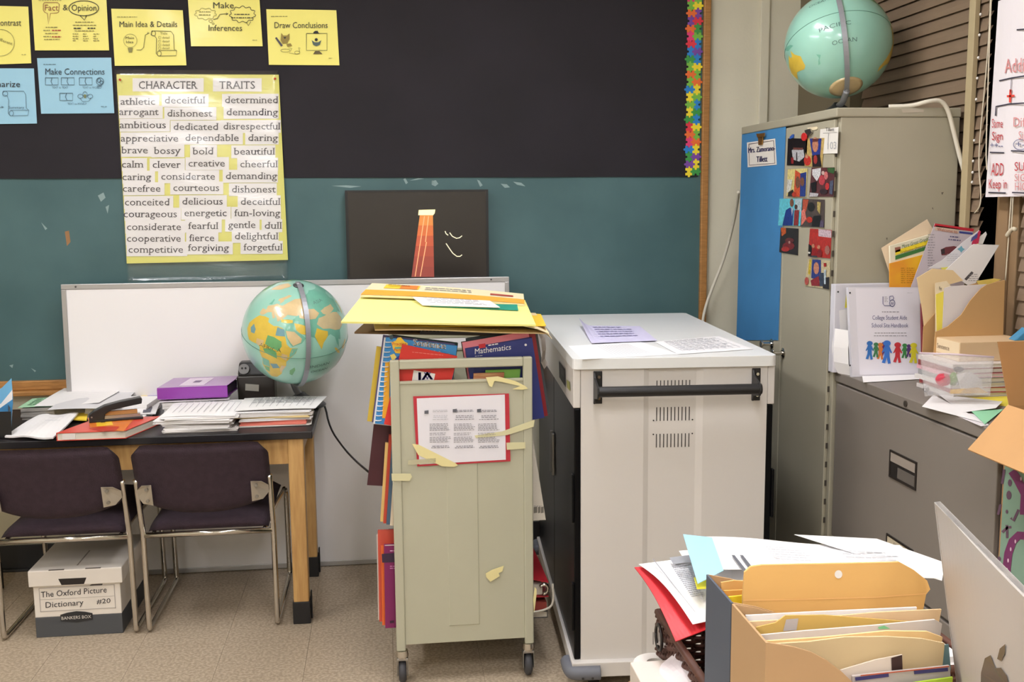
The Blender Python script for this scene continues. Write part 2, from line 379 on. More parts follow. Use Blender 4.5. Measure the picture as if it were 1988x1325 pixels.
# ---------------------------------------------------------------- reading-skill signs
PS = PY(YW-.031)
YEL = mat('yellow_card', (241, 231, 122), .5, coat=.25); BLU = mat('light_blue_card', (150, 198, 222), .5, coat=.25)
SIGNINK = mat('sign_ink', (62, 62, 52), .7); FINE = mat('fine_sign_ink', (140, 135, 84), .8); FINEB = mat('fine_blue_ink', (86, 112, 130), .8); RED = mat('red_ink', (178, 78, 60), .7)
def sign(label, quad, m):
    q = [apl(x, y, PS) for x, y in quad]
    t = thing('skill_sign', label, 'sign', (q[2]+q[3])/2)
    obj('card', MB().sheet([p+V((0, -.0012, 0)) for p in q], 6, 6, lambda u, v: .003*math.sin(u*3.1)*(1-v), .0012), m, t)
    return t
PT = PY(YW-.0365)
def W(s, x0, x1, b, cap, p, m=SIGNINK): return words(s, x0, x1, b, cap, PT, m, p)
t = sign('yellow Compare and Contrast sign cut off at the left edge', [(-88, 10), (55, 13), (61, 123), (-83, 128)], YEL)
W('Compare &', -80, -16, 50, 12, t); W('Contrast', -9, 41, 50, 12, t); stroke('drawing', [arc(1, 83, 27, 26), arc(-34, 83, 27, 26)], .9, PT, FINE, t)
dashes([106], 42, 51, 1, PT, FINE, t)
words('different', -5, 24, 78, 6, PT, FINE, t, tilt=.35)
t = sign('yellow Fact and Opinion sign with speech bubbles', [(61, -14), (206, -14), (212, 98), (68, 98)], YEL)
W('Fact', 87, 113, 20.5, 11.5, t, mat('rose_ink', (150, 96, 70), .7)); W('&', 122, 132, 20, 11, t); W('Opinion', 139, 187, 21, 12, t)
stroke('drawing', [arc(162.5, 16, 29, 14.5), [(155, 30), (164, 39), (168, 30)]], 1.5, PT, SIGNINK, t)
stroke('drawing', [[(84, 8), (86, 5), (112, 5), (115, 8), (114, 23), (111, 25), (98, 26), (94, 47), (92, 26), (87, 24), (84, 20), (84, 8)]], 1.1, PT, mat('rose_ink', (150, 96, 70)), t)
dashes([1], 75, 120, 1.1, PT, FINE, t); dashes([53, 65, 76.5], 85, 116, 1.6, PT, FINE, t, center=True); dashes([59, 71], 84, 99, 1.6, PT, FINE, t); dashes([59, 71.5], 101, 119, 2.3, PT, RED, t, ragged=0)
dashes([43, 49, 60], 141, 187, 1.6, PT, FINE, t, center=True); dashes([55], 143, 160, 2.4, PT, SIGNINK, t); dashes([55], 170, 187, 2.4, PT, SIGNINK, t)
for x in (141, 161, 181): dashes([66, 70.5, 75, 79], x, x+12, 1.4, PT, FINE, t, ragged=.5)
t = sign('yellow Main Idea and Details sign with light bulb and scroll', [(216, 17), (355, 20), (362, 127), (223, 128)], YEL)
W('Main Idea & Details', 232, 344, 52.5, 11, t); dashes([33], 227, 272, 1.2, PT, FINE, t)
stroke('drawing', [arc(253, 79, 13, 13)], .7, PT, FINE, t)
stroke('drawing', [[(265, 97), (274, 97), (279, 92), (282, 68), (288, 64.5)], [(286, 62.5), (290, 64.5), (286, 66.5)], [(295, 60), (332, 61), (337, 68), (338, 96), (343, 98), (342, 108), (308, 109), (303, 104), (304, 75), (300, 70), (293, 68), (295, 60)], [(308, 98), (343, 98)], arc(298, 65, 4, 5), arc(309, 104, 4, 5)], .9, PT, SIGNINK, t)
patch('drawing', [(248, 93), (258, 93), (256, 102), (250, 102)], PT, FINE, t)
W('Main', 244, 260, 76, 5, t, SIGNINK); W('Idea', 245, 259, 84, 5, t, SIGNINK); W('Title', 311, 325, 67, 4.5, t, FINE)
for y in (75, 82, 89, 95.5): W('detail', 315, 329, y, 4.2, t, FINE); stroke('drawing', [[(308, y-4), (312, y-4), (312, y), (308, y), (308, y-4)]], .7, PT, FINE, t)
t = sign('yellow Make Inferences sign with two thought clouds', [(364, -14), (503, -14), (510, 90), (371, 90)], YEL)
W('Make', 414, 454, 16, 11.5, t); W('Inferences', 405, 470, 60, 11.5, t)
def cloud(cx, cy, rx, ry, n): return [(cx+(rx+rx*.09*math.sin(n*a*math.pi/180))*math.cos(math.radians(a)), cy+(ry+ry*.12*math.sin(n*a*math.pi/180))*math.sin(math.radians(a))) for a in range(0, 361, 6)]
stroke('drawing', [cloud(399, 27, 20, 10.5, 9), arc(409, 41, 3.5, 2.5), arc(414, 46, 2, 1.5)], .8, PT, FINE, t)
stroke('drawing', [cloud(471, 28, 24, 15, 11), [(478, 43), (482, 50), (487, 42)], [(414, 38), (422, 36), (427, 28), (436, 27), (442, 27)], [(439, 25), (443, 27), (439, 29)]], 1.1, PT, SIGNINK, t)
dashes([23, 29], 386, 410, 1.6, PT, FINE, t, center=True); dashes([28], 455, 486, 1.7, PT, SIGNINK, t); dashes([34.5], 449, 491, 1.7, PT, SIGNINK, t); dashes([78], 490, 499, 1, PT, FINE, t)
t = sign('yellow Draw Conclusions sign with a cat and an easel', [(517, 18), (653, 20), (659, 127), (522, 126)], YEL)
W('Draw Conclusions', 533, 636, 54.5, 11.5, t); dashes([32], 526, 562, 1.1, PT, FINE, t)
CATC = mat('cat_drawing_ink', (150, 132, 70), .8)
patch('drawing', [(546, 64), (550, 69), (557, 69), (562, 65), (562, 76), (558, 84), (549, 85), (545, 78)], PT, CATC, t); patch('drawing', [(550, 72), (556, 72), (553, 76)], PT, INK, t, .0009)
patch('drawing', [(534, 74), (537, 72), (549, 88), (546, 91)], PT, C((78, 74, 86)), t); patch('drawing', [(556, 86), (564, 84), (567, 89), (558, 91)], PT, CATC, t)
stroke('drawing', [arc(554, 98, 9, 3), [(560, 93), (567, 94), (562, 103), (575, 105), (582, 103), (580, 92), (583, 94)], arc(577, 102, 5, 3)], .8, PT, FINE, t)
stroke('drawing', [[(595, 65), (635, 65), (635, 98), (595, 98), (595, 65)]], 1, PT, SIGNINK, t)
patch('drawing', [(608, 65), (609, 62), (612, 60), (617, 60), (618, 63), (620, 65)], PT, INK, t); patch('drawing', [(608, 105), (612, 99), (620, 99), (626, 105)], PT, C((96, 84, 52)), t)
patch('drawing', [(605, 78), (611, 82), (618, 82), (624, 78), (621, 87), (614, 90), (608, 87)], PT, C((84, 100, 96)), t); patch('drawing', arc(614, 77, 3, 3, n=10)[:-1], PT, INK, t); dashes([113], 638, 646, 1, PT, FINE, t)
t = sign('light blue Summarize sign cut off at the left edge', [(-75, 133), (66, 133), (72, 240), (-70, 242)], BLU)
W('Summarize', -44, 39, 169, 11.5, t, INK); stroke('drawing', [[(6, 177), (46, 177), (50, 184), (51, 210), (56, 214), (54, 224), (20, 225), (16, 220), (17, 195), (14, 186), (5, 184), (6, 177)], arc(10, 182, 5, 5), [(20, 214), (55, 214)], arc(22, 220, 4, 5), [(-8, 209), (6, 208)]], .9, PT, FINEB, t)
W('Summary', 17, 47, 211, 5, t, FINEB); patch('drawing', [(3, 206), (8, 208), (3, 210)], PT, FINEB, t)
t = sign('light blue Make Connections sign with open book drawings', [(72, 113), (216, 112), (222, 220), (80, 221)], BLU)
W('Make Connections', 88, 203, 145, 12, t, C((52, 66, 78))); dashes([125], 84, 112, 1.1, PT, FINEB, t)
for (x, y) in ((88, 151), (119, 151), (154, 151), (116, 181)):
    stroke('drawing', [[(x, y), (x+25, y), (x+25, y+14), (x, y+14), (x, y)], [(x+13, y), (x+11, y+7), (x+14, y+14)]], 1.2, PT, FINEB, t)
stroke('drawing', [arc(194, 158, 7, 7), arc(192, 156, 3, 4), arc(197, 160, 3, 3), [(188, 167), (198, 167)]], 1.3, PT, FINEB, t)
stroke('drawing', [arc(165, 183, 4, 5), arc(156, 187, 5, 4), arc(175, 187, 5, 4), [(155, 190), (160, 197), (172, 197), (177, 190)]], .9, PT, FINEB, t); patch('drawing', arc(165, 187, 3, 4, n=8)[:-1], PT, C((118, 124, 70)), t)
W('TEXT to TEXT', 101, 132, 172, 3.8, t, FINEB); W('TEXT to WORLD', 160, 197, 172, 3.8, t, FINEB); W('TEXT to MYSELF', 131, 168, 203.5, 3.8, t, FINEB); dashes([207], 196, 209, 1, PT, FINEB, t)
# ---------------------------------------------------------------- character traits poster
PP = PY(YW-.034)
PYEL = mat('poster_yellow', (226, 222, 118), .55)
po = thing('traits_poster', 'long yellow character traits poster of pasted word strips in plastic', 'poster', ay(400, 540, YW-.034))
q = [apl(x, y, PP) for x, y in ((226, 144), (541, 145), (559, 505), (246, 512))]
obj('poster_sheet', MB().sheet(q, 4, 4, None, .002), PYEL, po)
PW = (PP[0]+V((0, -.0018, 0)), PP[1]); PL2 = (PP[0]+V((0, -.0031, 0)), PP[1])
STRIP = mat('word_strip_paper', (236, 233, 233), .6); SER = mat('word_ink', (62, 58, 64), .7)
def left_edge(y): return 226+(y-144)*(20/368)+1
_k = [0]
def strip(s, x0, x1, b, cap=12.5, first=False, pad=None):
    _k[0] += 1
    l = left_edge(b) if first else x0-6; rr = x1+(8 if not pad else pad)
    o = obj('word_strip', MB().flat([apl(x, y, PW)+V((0, -.00002*_k[0], 0)) for x, y in ((l, b-18), (rr, b-18.5), (rr, b+6.5), (l, b+7))]), STRIP, po)
    words(s, x0, x1, b, cap, PL2, SER, o, eps=.0004, serif=True)
for s, x0, x1 in (('CHARACTER', 269.5, 382.5), ('TRAITS', 425.5, 495)):
    o = obj('word_strip', MB().flat([apl(x, y, PW) for x, y in ((x0-12, 152), (x1+13, 152), (x1+13, 178), (x0-12, 177.5))]), STRIP, po)
    words(s, x0, x1, 172.4, 14.5, PL2, SER, o, eps=.0004, serif=True)
ROWS = '''athletic 234 301 203.5;deceitful 320 397 201;determined 437 539 200.5;arrogant 231.6 308 223.5;dishonest 325 412 226.5;demanding 440 539 224;ambitious 232 322 249;dedicated 337 423 252.5;disrespectful 434 543 251.5;appreciative 234.5 346 275;dependable 360 463.5 274;daring 482 539 274;brave 236.5 287 298;bossy 300 350 299;bold 375 413.5 300;beautiful 455 532.5 300.5;calm 236.5 277.5 325.5;clever 296.5 351 326;creative 366 436.5 323.5;cheerful 466.5 538 325;caring 237.5 293 350;considerate 313 417.5 349;demanding 438.5 537.5 348;carefree 238.5 311.5 372.5;courteous 336.5 425.5 371;dishonest 450.5 535.5 374;conceited 242.5 328.5 399;delicious 354 432.5 397.5;deceitful 467.5 543 398;courageous 240 343.5 422;energetic 358 440 420;fun-loving 455 543.5 420;considerate 246.5 351.5 447;fearful 365.5 422.5 445;gentle 443 496 443;dull 514 546 444.5;cooperative 246.5 351 469.5;fierce 367.5 416 468.5;delightful 456 539 465;competitive 249.5 355.5 491;forgiving 365 444 487.5;forgetful 473 547 486.5'''
for rw in ROWS.split(';'):
    s, a, b, c = rw.split(); strip(s, float(a), float(b), float(c), 13.2, float(a) < 252, pad=2 if float(b) > 530 else None)
q2 = [apl(x, y, PY(YW-.041)) for x, y in ((222, 135), (539, 137), (560, 545), (248, 548))]
obj('plastic_sleeve', MB().sheet(q2, 26, 34, lambda u, v: .0022*math.sin(v*34+2*math.sin(u*5))+.0018*math.sin(u*11+v*6), .0003), clear_film('clear_sleeve', gloss=.06, rough=.2, bump=.12, bscale=5), po, smooth=True)
for x, y in ((233, 155), (534, 153)):
    p = apl(x, y, PY(YW-.044)); pn = thing('push_pin', 'small red push pin in the %s top corner of the yellow traits poster' % ('left' if x < 300 else 'right'), 'push pin', p, 'red push pins')
    obj('head', MB().lathe(p, [(.002, -.004), (.0045, -.002), (.005, .002), (.0035, .005)], 10, V((0, -1, 0))), C((205, 60, 40), .4), pn, smooth=True)
    obj('needle', MB().cyl(p, p+V((0, .01, 0)), .0007, n=6), STEEL, pn)
# ---------------------------------------------------------------- handwritten chart at the window
PC_ = PX(1.905)
ch = thing('anchor_chart', 'white handwritten chart about adding signs taped over the window', 'chart', ax(1950, 380, 1.905))
q = [apl(x, y, PC_) for x, y in ((1938, 2), (2075, -40), (2050, 380), (1913, 383))]
obj('chart_paper', MB().sheet(q, 8, 8, lambda u, v: .004*math.sin(u*7)), mat('chart_paper', (232, 226, 230), .7), ch)
PCI = PX(1.899); MR = mat('red_marker', (190, 52, 62), .6); MRF = mat('faint_red_marker', (214, 140, 140), .6); MBK = mat('dark_marker', (52, 48, 66), .6)
stroke('marker_line', [[(1974, 58), (1996, 56)], [(1940, 157), (1962, 152), (1992, 147)], [(1933, 225), (1934, 207), (1960, 202), (1992, 200)], [(1922, 296), (1950, 297)], [(1963, 293), (1990, 294)], [(1919, 374), (1953, 375)], [(1965, 374), (1992, 375)]], 2.6, PCI, MBK, ch)
stroke('marker_line', [[(1964, 150), (1962, 180)]], 1.2, PCI, C((120, 110, 125)), ch)
stroke('marker_line', [[(1955, 187), (1970, 186)], [(1962, 174), (1961, 199)]], 4, PCI, C((222, 70, 56)), ch)
words('Adding', 1951, 2008, 142, 27, PCI, MRF, ch, tilt=-.08); words('Same', 1926, 1947, 248, 17, PCI, MR, ch); words('Sign', 1926, 1947, 272, 16, PCI, MR, ch)
words('Diff', 1968, 1996, 246, 18, PCI, MRF, ch); words('Sign', 1978, 2000, 271, 16, PCI, MRF, ch); words('++--', 1923, 1947, 288, 12, PCI, C((96, 100, 140)), ch); words('+-', 1973, 1990, 286, 12, PCI, C((96, 100, 140)), ch)
stroke('marker_line', [arc(1981, 281, 13, 10)], 1.3, PCI, C((96, 100, 140)), ch)
words('ADD', 1924, 1948, 341, 24, PCI, MR, ch, shear=.05); words('Keep in', 1920, 1955, 366, 18, PCI, MR, ch); words('SUB', 1970, 2000, 332, 17, PCI, MR, ch); words('SIGN', 1970, 2002, 352, 14, PCI, MRF, ch); words('HIGH', 1971, 2003, 370, 15, PCI, MRF, ch)
# ---------------------------------------------------------------- screen above the whiteboard
tv = thing('flat_screen', 'thin black flat screen with a glowing orange beam shape, above the whiteboard', 'screen', (.2, YW-.06, 1.22))
PTV = PY(YW-.075); a = apl(669.5, 370, PTV); b = apl(947.5, 368, PTV)
x0, x1, zt = a.x, b.x, (a.z+b.z)/2
obj('housing', MB().box(x0, x1, YW-.073, YW-.022, 1.235, zt), BLACKPL, tv, bevel=.003)
obj('bezel', MB().box(x0, x1, YW-.078, YW-.073, zt-.008, zt).box(x0, x1, YW-.078, YW-.073, 1.235, 1.25).box(x0, x0+.011, YW-.078, YW-.073, 1.25, zt-.008).box(x1-.011, x1, YW-.078, YW-.073, 1.25, zt-.008), BLACKPL, tv)
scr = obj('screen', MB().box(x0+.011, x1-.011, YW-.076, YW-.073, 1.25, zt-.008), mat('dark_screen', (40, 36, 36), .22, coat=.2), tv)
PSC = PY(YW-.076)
patch('picture', [(813, 408), (845, 407), (844, 414), (841, 418), (812, 418)], PSC, mat('glow_pale', (255, 240, 170), .5, emit=.8), scr)  # emissive beam patches and streaks laid flat on the dark screen
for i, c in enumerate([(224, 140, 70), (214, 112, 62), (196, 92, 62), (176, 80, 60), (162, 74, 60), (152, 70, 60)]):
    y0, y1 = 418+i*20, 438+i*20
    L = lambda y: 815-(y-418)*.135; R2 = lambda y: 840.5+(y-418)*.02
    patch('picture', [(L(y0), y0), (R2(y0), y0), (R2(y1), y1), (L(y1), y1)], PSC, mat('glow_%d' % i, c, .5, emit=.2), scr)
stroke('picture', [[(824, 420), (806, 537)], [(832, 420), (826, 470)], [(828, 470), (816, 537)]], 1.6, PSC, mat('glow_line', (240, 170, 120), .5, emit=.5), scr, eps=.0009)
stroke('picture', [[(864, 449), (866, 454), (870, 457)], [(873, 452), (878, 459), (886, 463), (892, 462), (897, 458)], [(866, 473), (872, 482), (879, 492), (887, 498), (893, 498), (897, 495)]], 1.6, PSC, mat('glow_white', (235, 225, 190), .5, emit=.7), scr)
# ---------------------------------------------------------------- leaning whiteboard
wb = thing('whiteboard', 'large white dry-erase board with aluminium frame leaning on the wall', 'whiteboard', (-.4, 4.5, 0))
ey = (V((0, 4.552, 1.265))-V((0, 4.508, .0))).normalized()
Lx, Rx = -1.345, .545; H_ = 1.266; O = V((Lx, 4.508, .002)); nn = V((1, 0, 0)).cross(ey); nn = nn if nn.y < 0 else -nn
ALU = mat('aluminium_frame', (176, 174, 174), .35, .6)
wpt = lambda u, v, d=0: V((Lx+u, 4.508, .002))+ey*v-nn*(-d)
tilt_l, tilt_r = 0, 0
obj('writing_surface', MB().obox(wpt(.012, .012), (Rx-Lx-.024, 0, 0), ey*(H_-.024), -nn*.012), mat('whiteboard_enamel', (232, 229, 229), .3, coat=.3), wb)
for nm, o_, a_, b_ in (('frame_rail', wpt(0, H_-.022, .004), (Rx-Lx, 0, 0), ey*.022), ('frame_rail', wpt(0, 0, .004), (Rx-Lx, 0, 0), ey*.022), ('frame_rail', wpt(0, .022, .004), (.02, 0, 0), ey*(H_-.044)), ('frame_rail', wpt(Rx-Lx-.02, .022, .004), (.02, 0, 0), ey*(H_-.044))):
    obj(nm, MB().obox(o_, a_, b_, -nn*.018), ALU, wb, bevel=.002)
for u in (.06, Rx-Lx-.08): obj('screw', MB().cyl(wpt(u, H_-.011, .004), wpt(u, H_-.011, .0065), .004, n=10), C((60, 58, 60), .4), wb)
# ================================================================ science table and chairs
TZ = .753
TX0, TX1, TY0, TY1 = -1.72, -.281, 3.866, 4.492
OAKL = mat('oak_table', (206, 164, 104), .45, rgb2=(182, 138, 82), scale=5, stretch=(14, 14, 1.5), ramp=(.3, .7))
BOOT = mat('black_rubber_boot', (24, 22, 24), .55)
tb = thing('science_table', 'oak school table with black top and black rubber leg boots', 'table', (-1, 4.2, 0))
obj('table_top', MB().box(TX0, TX1, TY0, TY1, TZ-.028, TZ), mat('black_table_top', (30, 27, 30), .4), tb, bevel=.003)
LW = .058
for lx in (TX0+.035, TX1-.035-LW):
    for ly in (TY0+.012, TY1-.05-LW):
        l = obj('leg', MB().box(lx, lx+LW, ly, ly+LW, .02, TZ-.028), OAKL, tb, bevel=.004)
        obj('boot', MB().box(lx-.004, lx+LW+.004, ly-.004, ly+LW+.004, 0, .088).box(lx+LW+.004, lx+LW+.010, ly+.02, ly+.04, .01, .12), BOOT, l, bevel=.003)
obj('apron', MB().box(TX0+.09, TX1-.09, TY0+.03, TY0+.052, .625, TZ-.028), OAKL, tb)
obj('apron', MB().box(TX0+.09, TX1-.09, TY1-.075, TY1-.053, .625, TZ-.028), OAKL, tb)
for lx in (TX0+.05, TX1-.075): obj('apron', MB().box(lx, lx+.022, TY0+.07, TY1-.11, .625, TZ-.028), OAKL, tb)
# chairs
FAB = mat('plum_black_fabric', (56, 40, 50), .9, vary=.25, scale=40, bump=.25, bscale=240)
def chair(x0, label):
    """x0: left rear runner; sled-base chair pushed under the table"""
    c = thing('sled_chair', label, 'chair', (x0+.235, 4.1, 0), 'plum fabric chairs at the oak table')
    Wd = .472; yr, yf = 3.868, 4.40; rr = .0105
    for sx in (0, 1):
        x = x0+Wd*sx; xi = x+(.035 if sx == 0 else -.035)
        obj('side_frame', MB().tube([(x, 3.795, .612), (x, 3.812, .55), (x, 3.845, .425), (x, 3.858, .39), (x, 3.862, .3), (x, yr, .05), (x, yr+.004, .016), (x, yr+.03, rr), (x, yf-.03, rr), (x, yf, .016), (x, yf-.004, .05), (x, yf-.03, .36), (x, yf-.05, .40), (x, yf-.09, .415)], rr, 10, 1), CHROME, c, smooth=True)
        obj('seat_rail', MB().tube([(x, yf-.09, .415), (x+(.02 if sx == 0 else -.02), 4.1, .405), (xi, 3.87, .385)], .008, 8, 1), CHROME, c, smooth=True)
        xb = x+(.004 if sx == 0 else -.004); s = 1 if sx == 0 else -1
        p = [(xb, 3.792, .575), (xb+s*.022, 3.764, .598), (xb+s*.058, 3.752, .602), (xb+s*.058, 3.772, .522), (xb+s*.02, 3.786, .526), (xb, 3.8, .548)]
        br = obj('back_bracket', MB().prism([V(q) for q in p], (0, -.004, 0)), mat('zinc_plate', (186, 176, 160), .45, .4), c)
        for dz in (.585, .54): obj('screw', MB().cyl((xb+s*.04, 3.762+(.582-dz)*.25, dz), (xb+s*.04, 3.750+(.582-dz)*.25, dz), .006, n=10), C((120, 112, 100), .4), br)
    obj('cross_bar', MB().cyl((x0, 3.858, .383), (x0+Wd, 3.858, .383), .0105, n=12), CHROME, c, smooth=True)
    # seat pad
    mb = MB(); nu, nv = 14, 12
    top = lambda u, v: V((x0+.018+(Wd-.036)*u, 3.865+.5*v, .455-.02*math.sin(math.pi*min(1, v*1.1))-.028*math.cos(v*math.pi)*0+.012*v-(.03*(2*abs(u-.5))**6)-.03*(1-v)**8-.02*v**10))
    for j in range(nv+1):
        for i in range(nu+1): mb.v.append(top(i/nu, j/nv))
    for j in range(nv+1):
        for i in range(nu+1): p = top(i/nu, j/nv); mb.v.append(V((x0+Wd/2+(p.x-x0-Wd/2)*.96, p.y, .398)))
    m = (nu+1)*(nv+1)
    for j in range(nv):
        for i in range(nu):
            a = j*(nu+1)+i; mb.f += [(a, a+1, a+nu+2, a+nu+1), (m+a, m+a+nu+1, m+a+nu+2, m+a+1)]
    for i in range(nu): a = i; b = nv*(nu+1)+i; mb.f += [(a, m+a, m+a+1, a+1), (b, b+1, m+b+1, m+b)]
    for j in range(nv): a = j*(nu+1); b = a+nu; mb.f += [(a, a+nu+1, m+a+nu+1, m+a), (b, m+b, m+b+nu+1, b+nu+1)]
    obj('seat', mb, FAB, c, smooth=True)
    # backrest: rounded, bowed panel leaning towards the room
    mb = MB(); nu, nv = 22, 14
    def back(u, v, off):
        xx = u*2-1; bot = .478+.052*abs(xx)**2.4; tp = .752
        z = bot+(tp-bot)*v
        k = 1-(max(0, v-.8)/.2)**3*.06-(max(0, .15-v)/.15)**2*.03
        z -= (max(0, abs(xx)-.82)/.18)**3*.03*(v**4)
        yb = 3.835-.075*v-.0+.018*(1-xx*xx)*-1
        return V((x0+Wd/2+xx*(Wd/2+.004)*k, yb-off, z))
    for off in (.026, 0):
        for j in range(nv+1):
            for i in range(nu+1):
                u, v = i/nu, j/nv; e = min(u, 1-u, v, 1-v); r_ = min(1, e/.06)**.5
                mb.v.append(back(u, v, .013+(off-.013)*r_))
    m = (nu+1)*(nv+1)
    for j in range(nv):
        for i in range(nu):
            a = j*(nu+1)+i; mb.f += [(a, a+1, a+nu+2, a+nu+1), (m+a, m+a+nu+1, m+a+nu+2, m+a+1)]
    for i in range(nu): a = i; b = nv*(nu+1)+i; mb.f += [(a, m+a, m+a+1, a+1), (b, b+1, m+b+1, m+b)]
    for j in range(nv): a = j*(nu+1); b = a+nu; mb.f += [(a, a+nu+1, m+a+nu+1, m+a), (b, m+b, m+b+nu+1, b+nu+1)]
    obj('backrest', mb, FAB, c, smooth=True)
    return c
ch1 = chair(-.908, 'plum fabric chair with chrome sled legs nearest the bare table leg')
clone(ch1, (-.52, .0, 0), 'plum fabric chair with chrome sled legs standing over the white file box')
# file box under the left chair
bx = thing('file_box', 'white cardboard file box with dark base and handwritten dictionary label', 'box', (-1.17, 4.06, 0))
BX0, BX1, BY0, BY1, BZ = -1.318, -1.008, 3.885, 4.26, .262
CARD = mat('white_cardboard', (226, 218, 208), .7, vary=.06, scale=6)
obj('box_body', MB().box(BX0, BX1, BY0, BY1, .078, BZ-.055), CARD, bx, bevel=.002)
obj('base_band', MB().box(BX0-.0006, BX1+.0006, BY0-.0006, BY1, 0, .078), mat('charcoal_print', (74, 76, 80), .6), bx, bevel=.002)
lid = obj('lid', MB().box(BX0-.012, BX1+.012, BY0-.012, BY1+.01, BZ-.062, BZ), CARD, bx, bevel=.004)
for u in (.2, .62): obj('lid_slot', MB().box(BX0+.31*u, BX0+.31*u+.055, BY0-.011, BY0-.004, BZ-.002, BZ+.0006), C((100, 92, 84)), lid)
obj('lid_crease', MB().box(BX0+.15, BX0+.155, BY0+.03, BY0+.2, BZ-.001, BZ+.0005), C((150, 140, 128)), lid)
obj('hand_hole', MB().prism([(BX0+.105, BY0-.0125, BZ-.058), (BX0+.185, BY0-.0125, BZ-.058), (BX0+.195, BY0-.0125, BZ-.034), (BX0+.095, BY0-.0125, BZ-.034)], (0, .004, 0)), C((34, 26, 22)), lid)
PB = (V((0, BY0-.001, 0)), V((0, -1, 0)))
bw = lambda u, v: V((BX0+u, BY0-.001, v))
fr = MB()
for (u0, u1, v0, v1) in ((.02, .29, .19, .1925), (.02, .29, .1, .1025), (.02, .0225, .1, .19), (.2875, .29, .1, .19), (.02, .29, .147, .148)): fr.box(BX0+u0, BX0+u1, BY0-.0012, BY0-.0006, v0, v1)
obj('label_frame', fr, C((176, 168, 162)), bx)
hb = lambda s, u, v, wd, cap, m=INK: pwords(s, bw(u, v), (1, 0, .03), (.05, 0, 1), (0, -1, 0), wd, cap, m, bx)
hb('The Oxford Picture', .026, .156, .235, .022); hb('Dictionary', .04, .115, .135, .022); hb('#20', .222, .12, .05, .018)
obj('printed_mark', MB().prism([bw(.2, .192), bw(.212, .2), bw(.25, .2), bw(.246, .192)], (0, -.0004, 0)), C((70, 64, 62)), bx)
lg = obj('brand_plaque', MB().prism([bw(.09, .06), bw(.09, .085), bw(.115, .092), bw(.148, .096), bw(.18, .092), bw(.205, .085), bw(.205, .06), bw(.148, .052)], (0, -.0012, 0)), C((40, 40, 42), .5), bx)
pwords('BANKERS BOX', V((BX0+.094, BY0-.0024, .066)), (1, 0, .01), (0, 0, 1), (0, -1, 0), .106, .012, C((214, 208, 200)), lg)
# ================================================================ helpers for books and papers
PAGES = mat('page_edges', (226, 218, 202), .8, vary=.12, scale=3, stretch=(1, 1, 160))
def book(name, label, cat, O, ex, ey_, ez, cover, group=None, soft=True, pages=PAGES, inset=.003, spine=True):
    """O: corner; ex width edge, ey height edge, ez thickness edge. spine along the O edge of ex"""
    O, ex, ey_, ez = V(O), V(ex), V(ey_), V(ez); t = ez.length; ct = min(.0022, t*.2)
    b = thing(name, label, cat, O+ex/2+ey_/2, group)
    u, v, w_ = ex.normalized(), ey_.normalized(), ez.normalized()
    mb = MB().obox(O, ex, ey_, w_*ct).obox(O+w_*(t-ct), ex, ey_, w_*ct)
    if spine: mb.obox(O+w_*ct, u*ct, ey_, w_*(t-2*ct))
    obj('cover', mb, cover, b)
    obj('page_block', MB().obox(O+u*ct+v*inset+w_*ct, ex-u*(ct+inset), ey_-v*2*inset, w_*(t-2*ct)), pages, b)
    return b
def qsheet(name, label, quad, m, fn=None, group=None, cat='paper', th=.0007, nu=8, nv=8):
    q = [V(p) for p in quad]; t = thing(name, label, cat, (q[2]+q[3])/2, group)
    obj('sheet', MB().sheet(q, nu, nv, fn, th), m, t, smooth=False); return t
def lines_on(t, quad, rows, mpx=.0012, m=PALEINK, u0=.08, u1=.92, v0=.1, v1=.9, vert=False, lift=.0012, name='ruled_lines'):
    a, b, c, d = [V(p) for p in quad]; n = (b-a).cross(d-a).normalized(); n = n if n.z > 0 or (abs(n.z) < .3 and n.y < 0) else -n
    B_ = lambda u, v: (a*(1-u)+b*u)*(1-v)+(d*(1-u)+c*u)*v+n*lift
    mb = MB(); L = (b-a).length if not vert else (d-a).length; L2 = (d-a).length if not vert else (b-a).length; e = mpx/L2/2
    for i in range(rows):
        s = (v0 if not vert else u0)+((v1-v0) if not vert else (u1-u0))*i/max(1, rows-1)
        if not vert: mb.add([B_(u0, s-e), B_(u1, s-e), B_(u1, s+e), B_(u0, s+e)], [(0, 1, 2, 3)])
        else: mb.add([B_(s-e, v0), B_(s+e, v0), B_(s+e, v1), B_(s-e, v1)], [(0, 1, 2, 3)])
    return obj(name, mb, m, t)
def print_on(t, quad, rows, m=GREYINK, u0=.1, u1=.9, v0=.12, v1=.9, th=.28, lift=.0012, gap=.02, name='printed_text', seed=1, blank=0):
    """rows of broken dashes standing for small print"""
    a, b, c, d = [V(p) for p in quad]; n = (b-a).cross(d-a).normalized()
    if n.dot(EYE-a) < 0: n = -n
    B_ = lambda u, v: (a*(1-u)+b*u)*(1-v)+(d*(1-u)+c*u)*v+n*lift
    R_ = random.Random(seed); mb = MB(); st = (v1-v0)/rows
    for i in range(rows):
        if R_.random() < blank: continue
        v = v0+st*i; u = u0; e = u1-R_.random()*.25*(u1-u0)
        while u < e:
            l = R_.uniform(.03, .1)*(u1-u0)*1.6; x2 = min(e, u+l)
            mb.add([B_(u, v), B_(x2, v), B_(x2, v+st*th), B_(u, v+st*th)], [(0, 1, 2, 3)]); u = x2+gap*(u1-u0)
    return obj(name, mb, m, t)
def rot_rect(cx, cy, z, wd, dp, deg):
    c, s = math.cos(math.radians(deg)), math.sin(math.radians(deg))
    P = lambda x, y: V((cx+x*c-y*s, cy+x*s+y*c, z))
    return [P(-wd/2, dp/2), P(wd/2, dp/2), P(wd/2, -dp/2), P(-wd/2, -dp/2)]
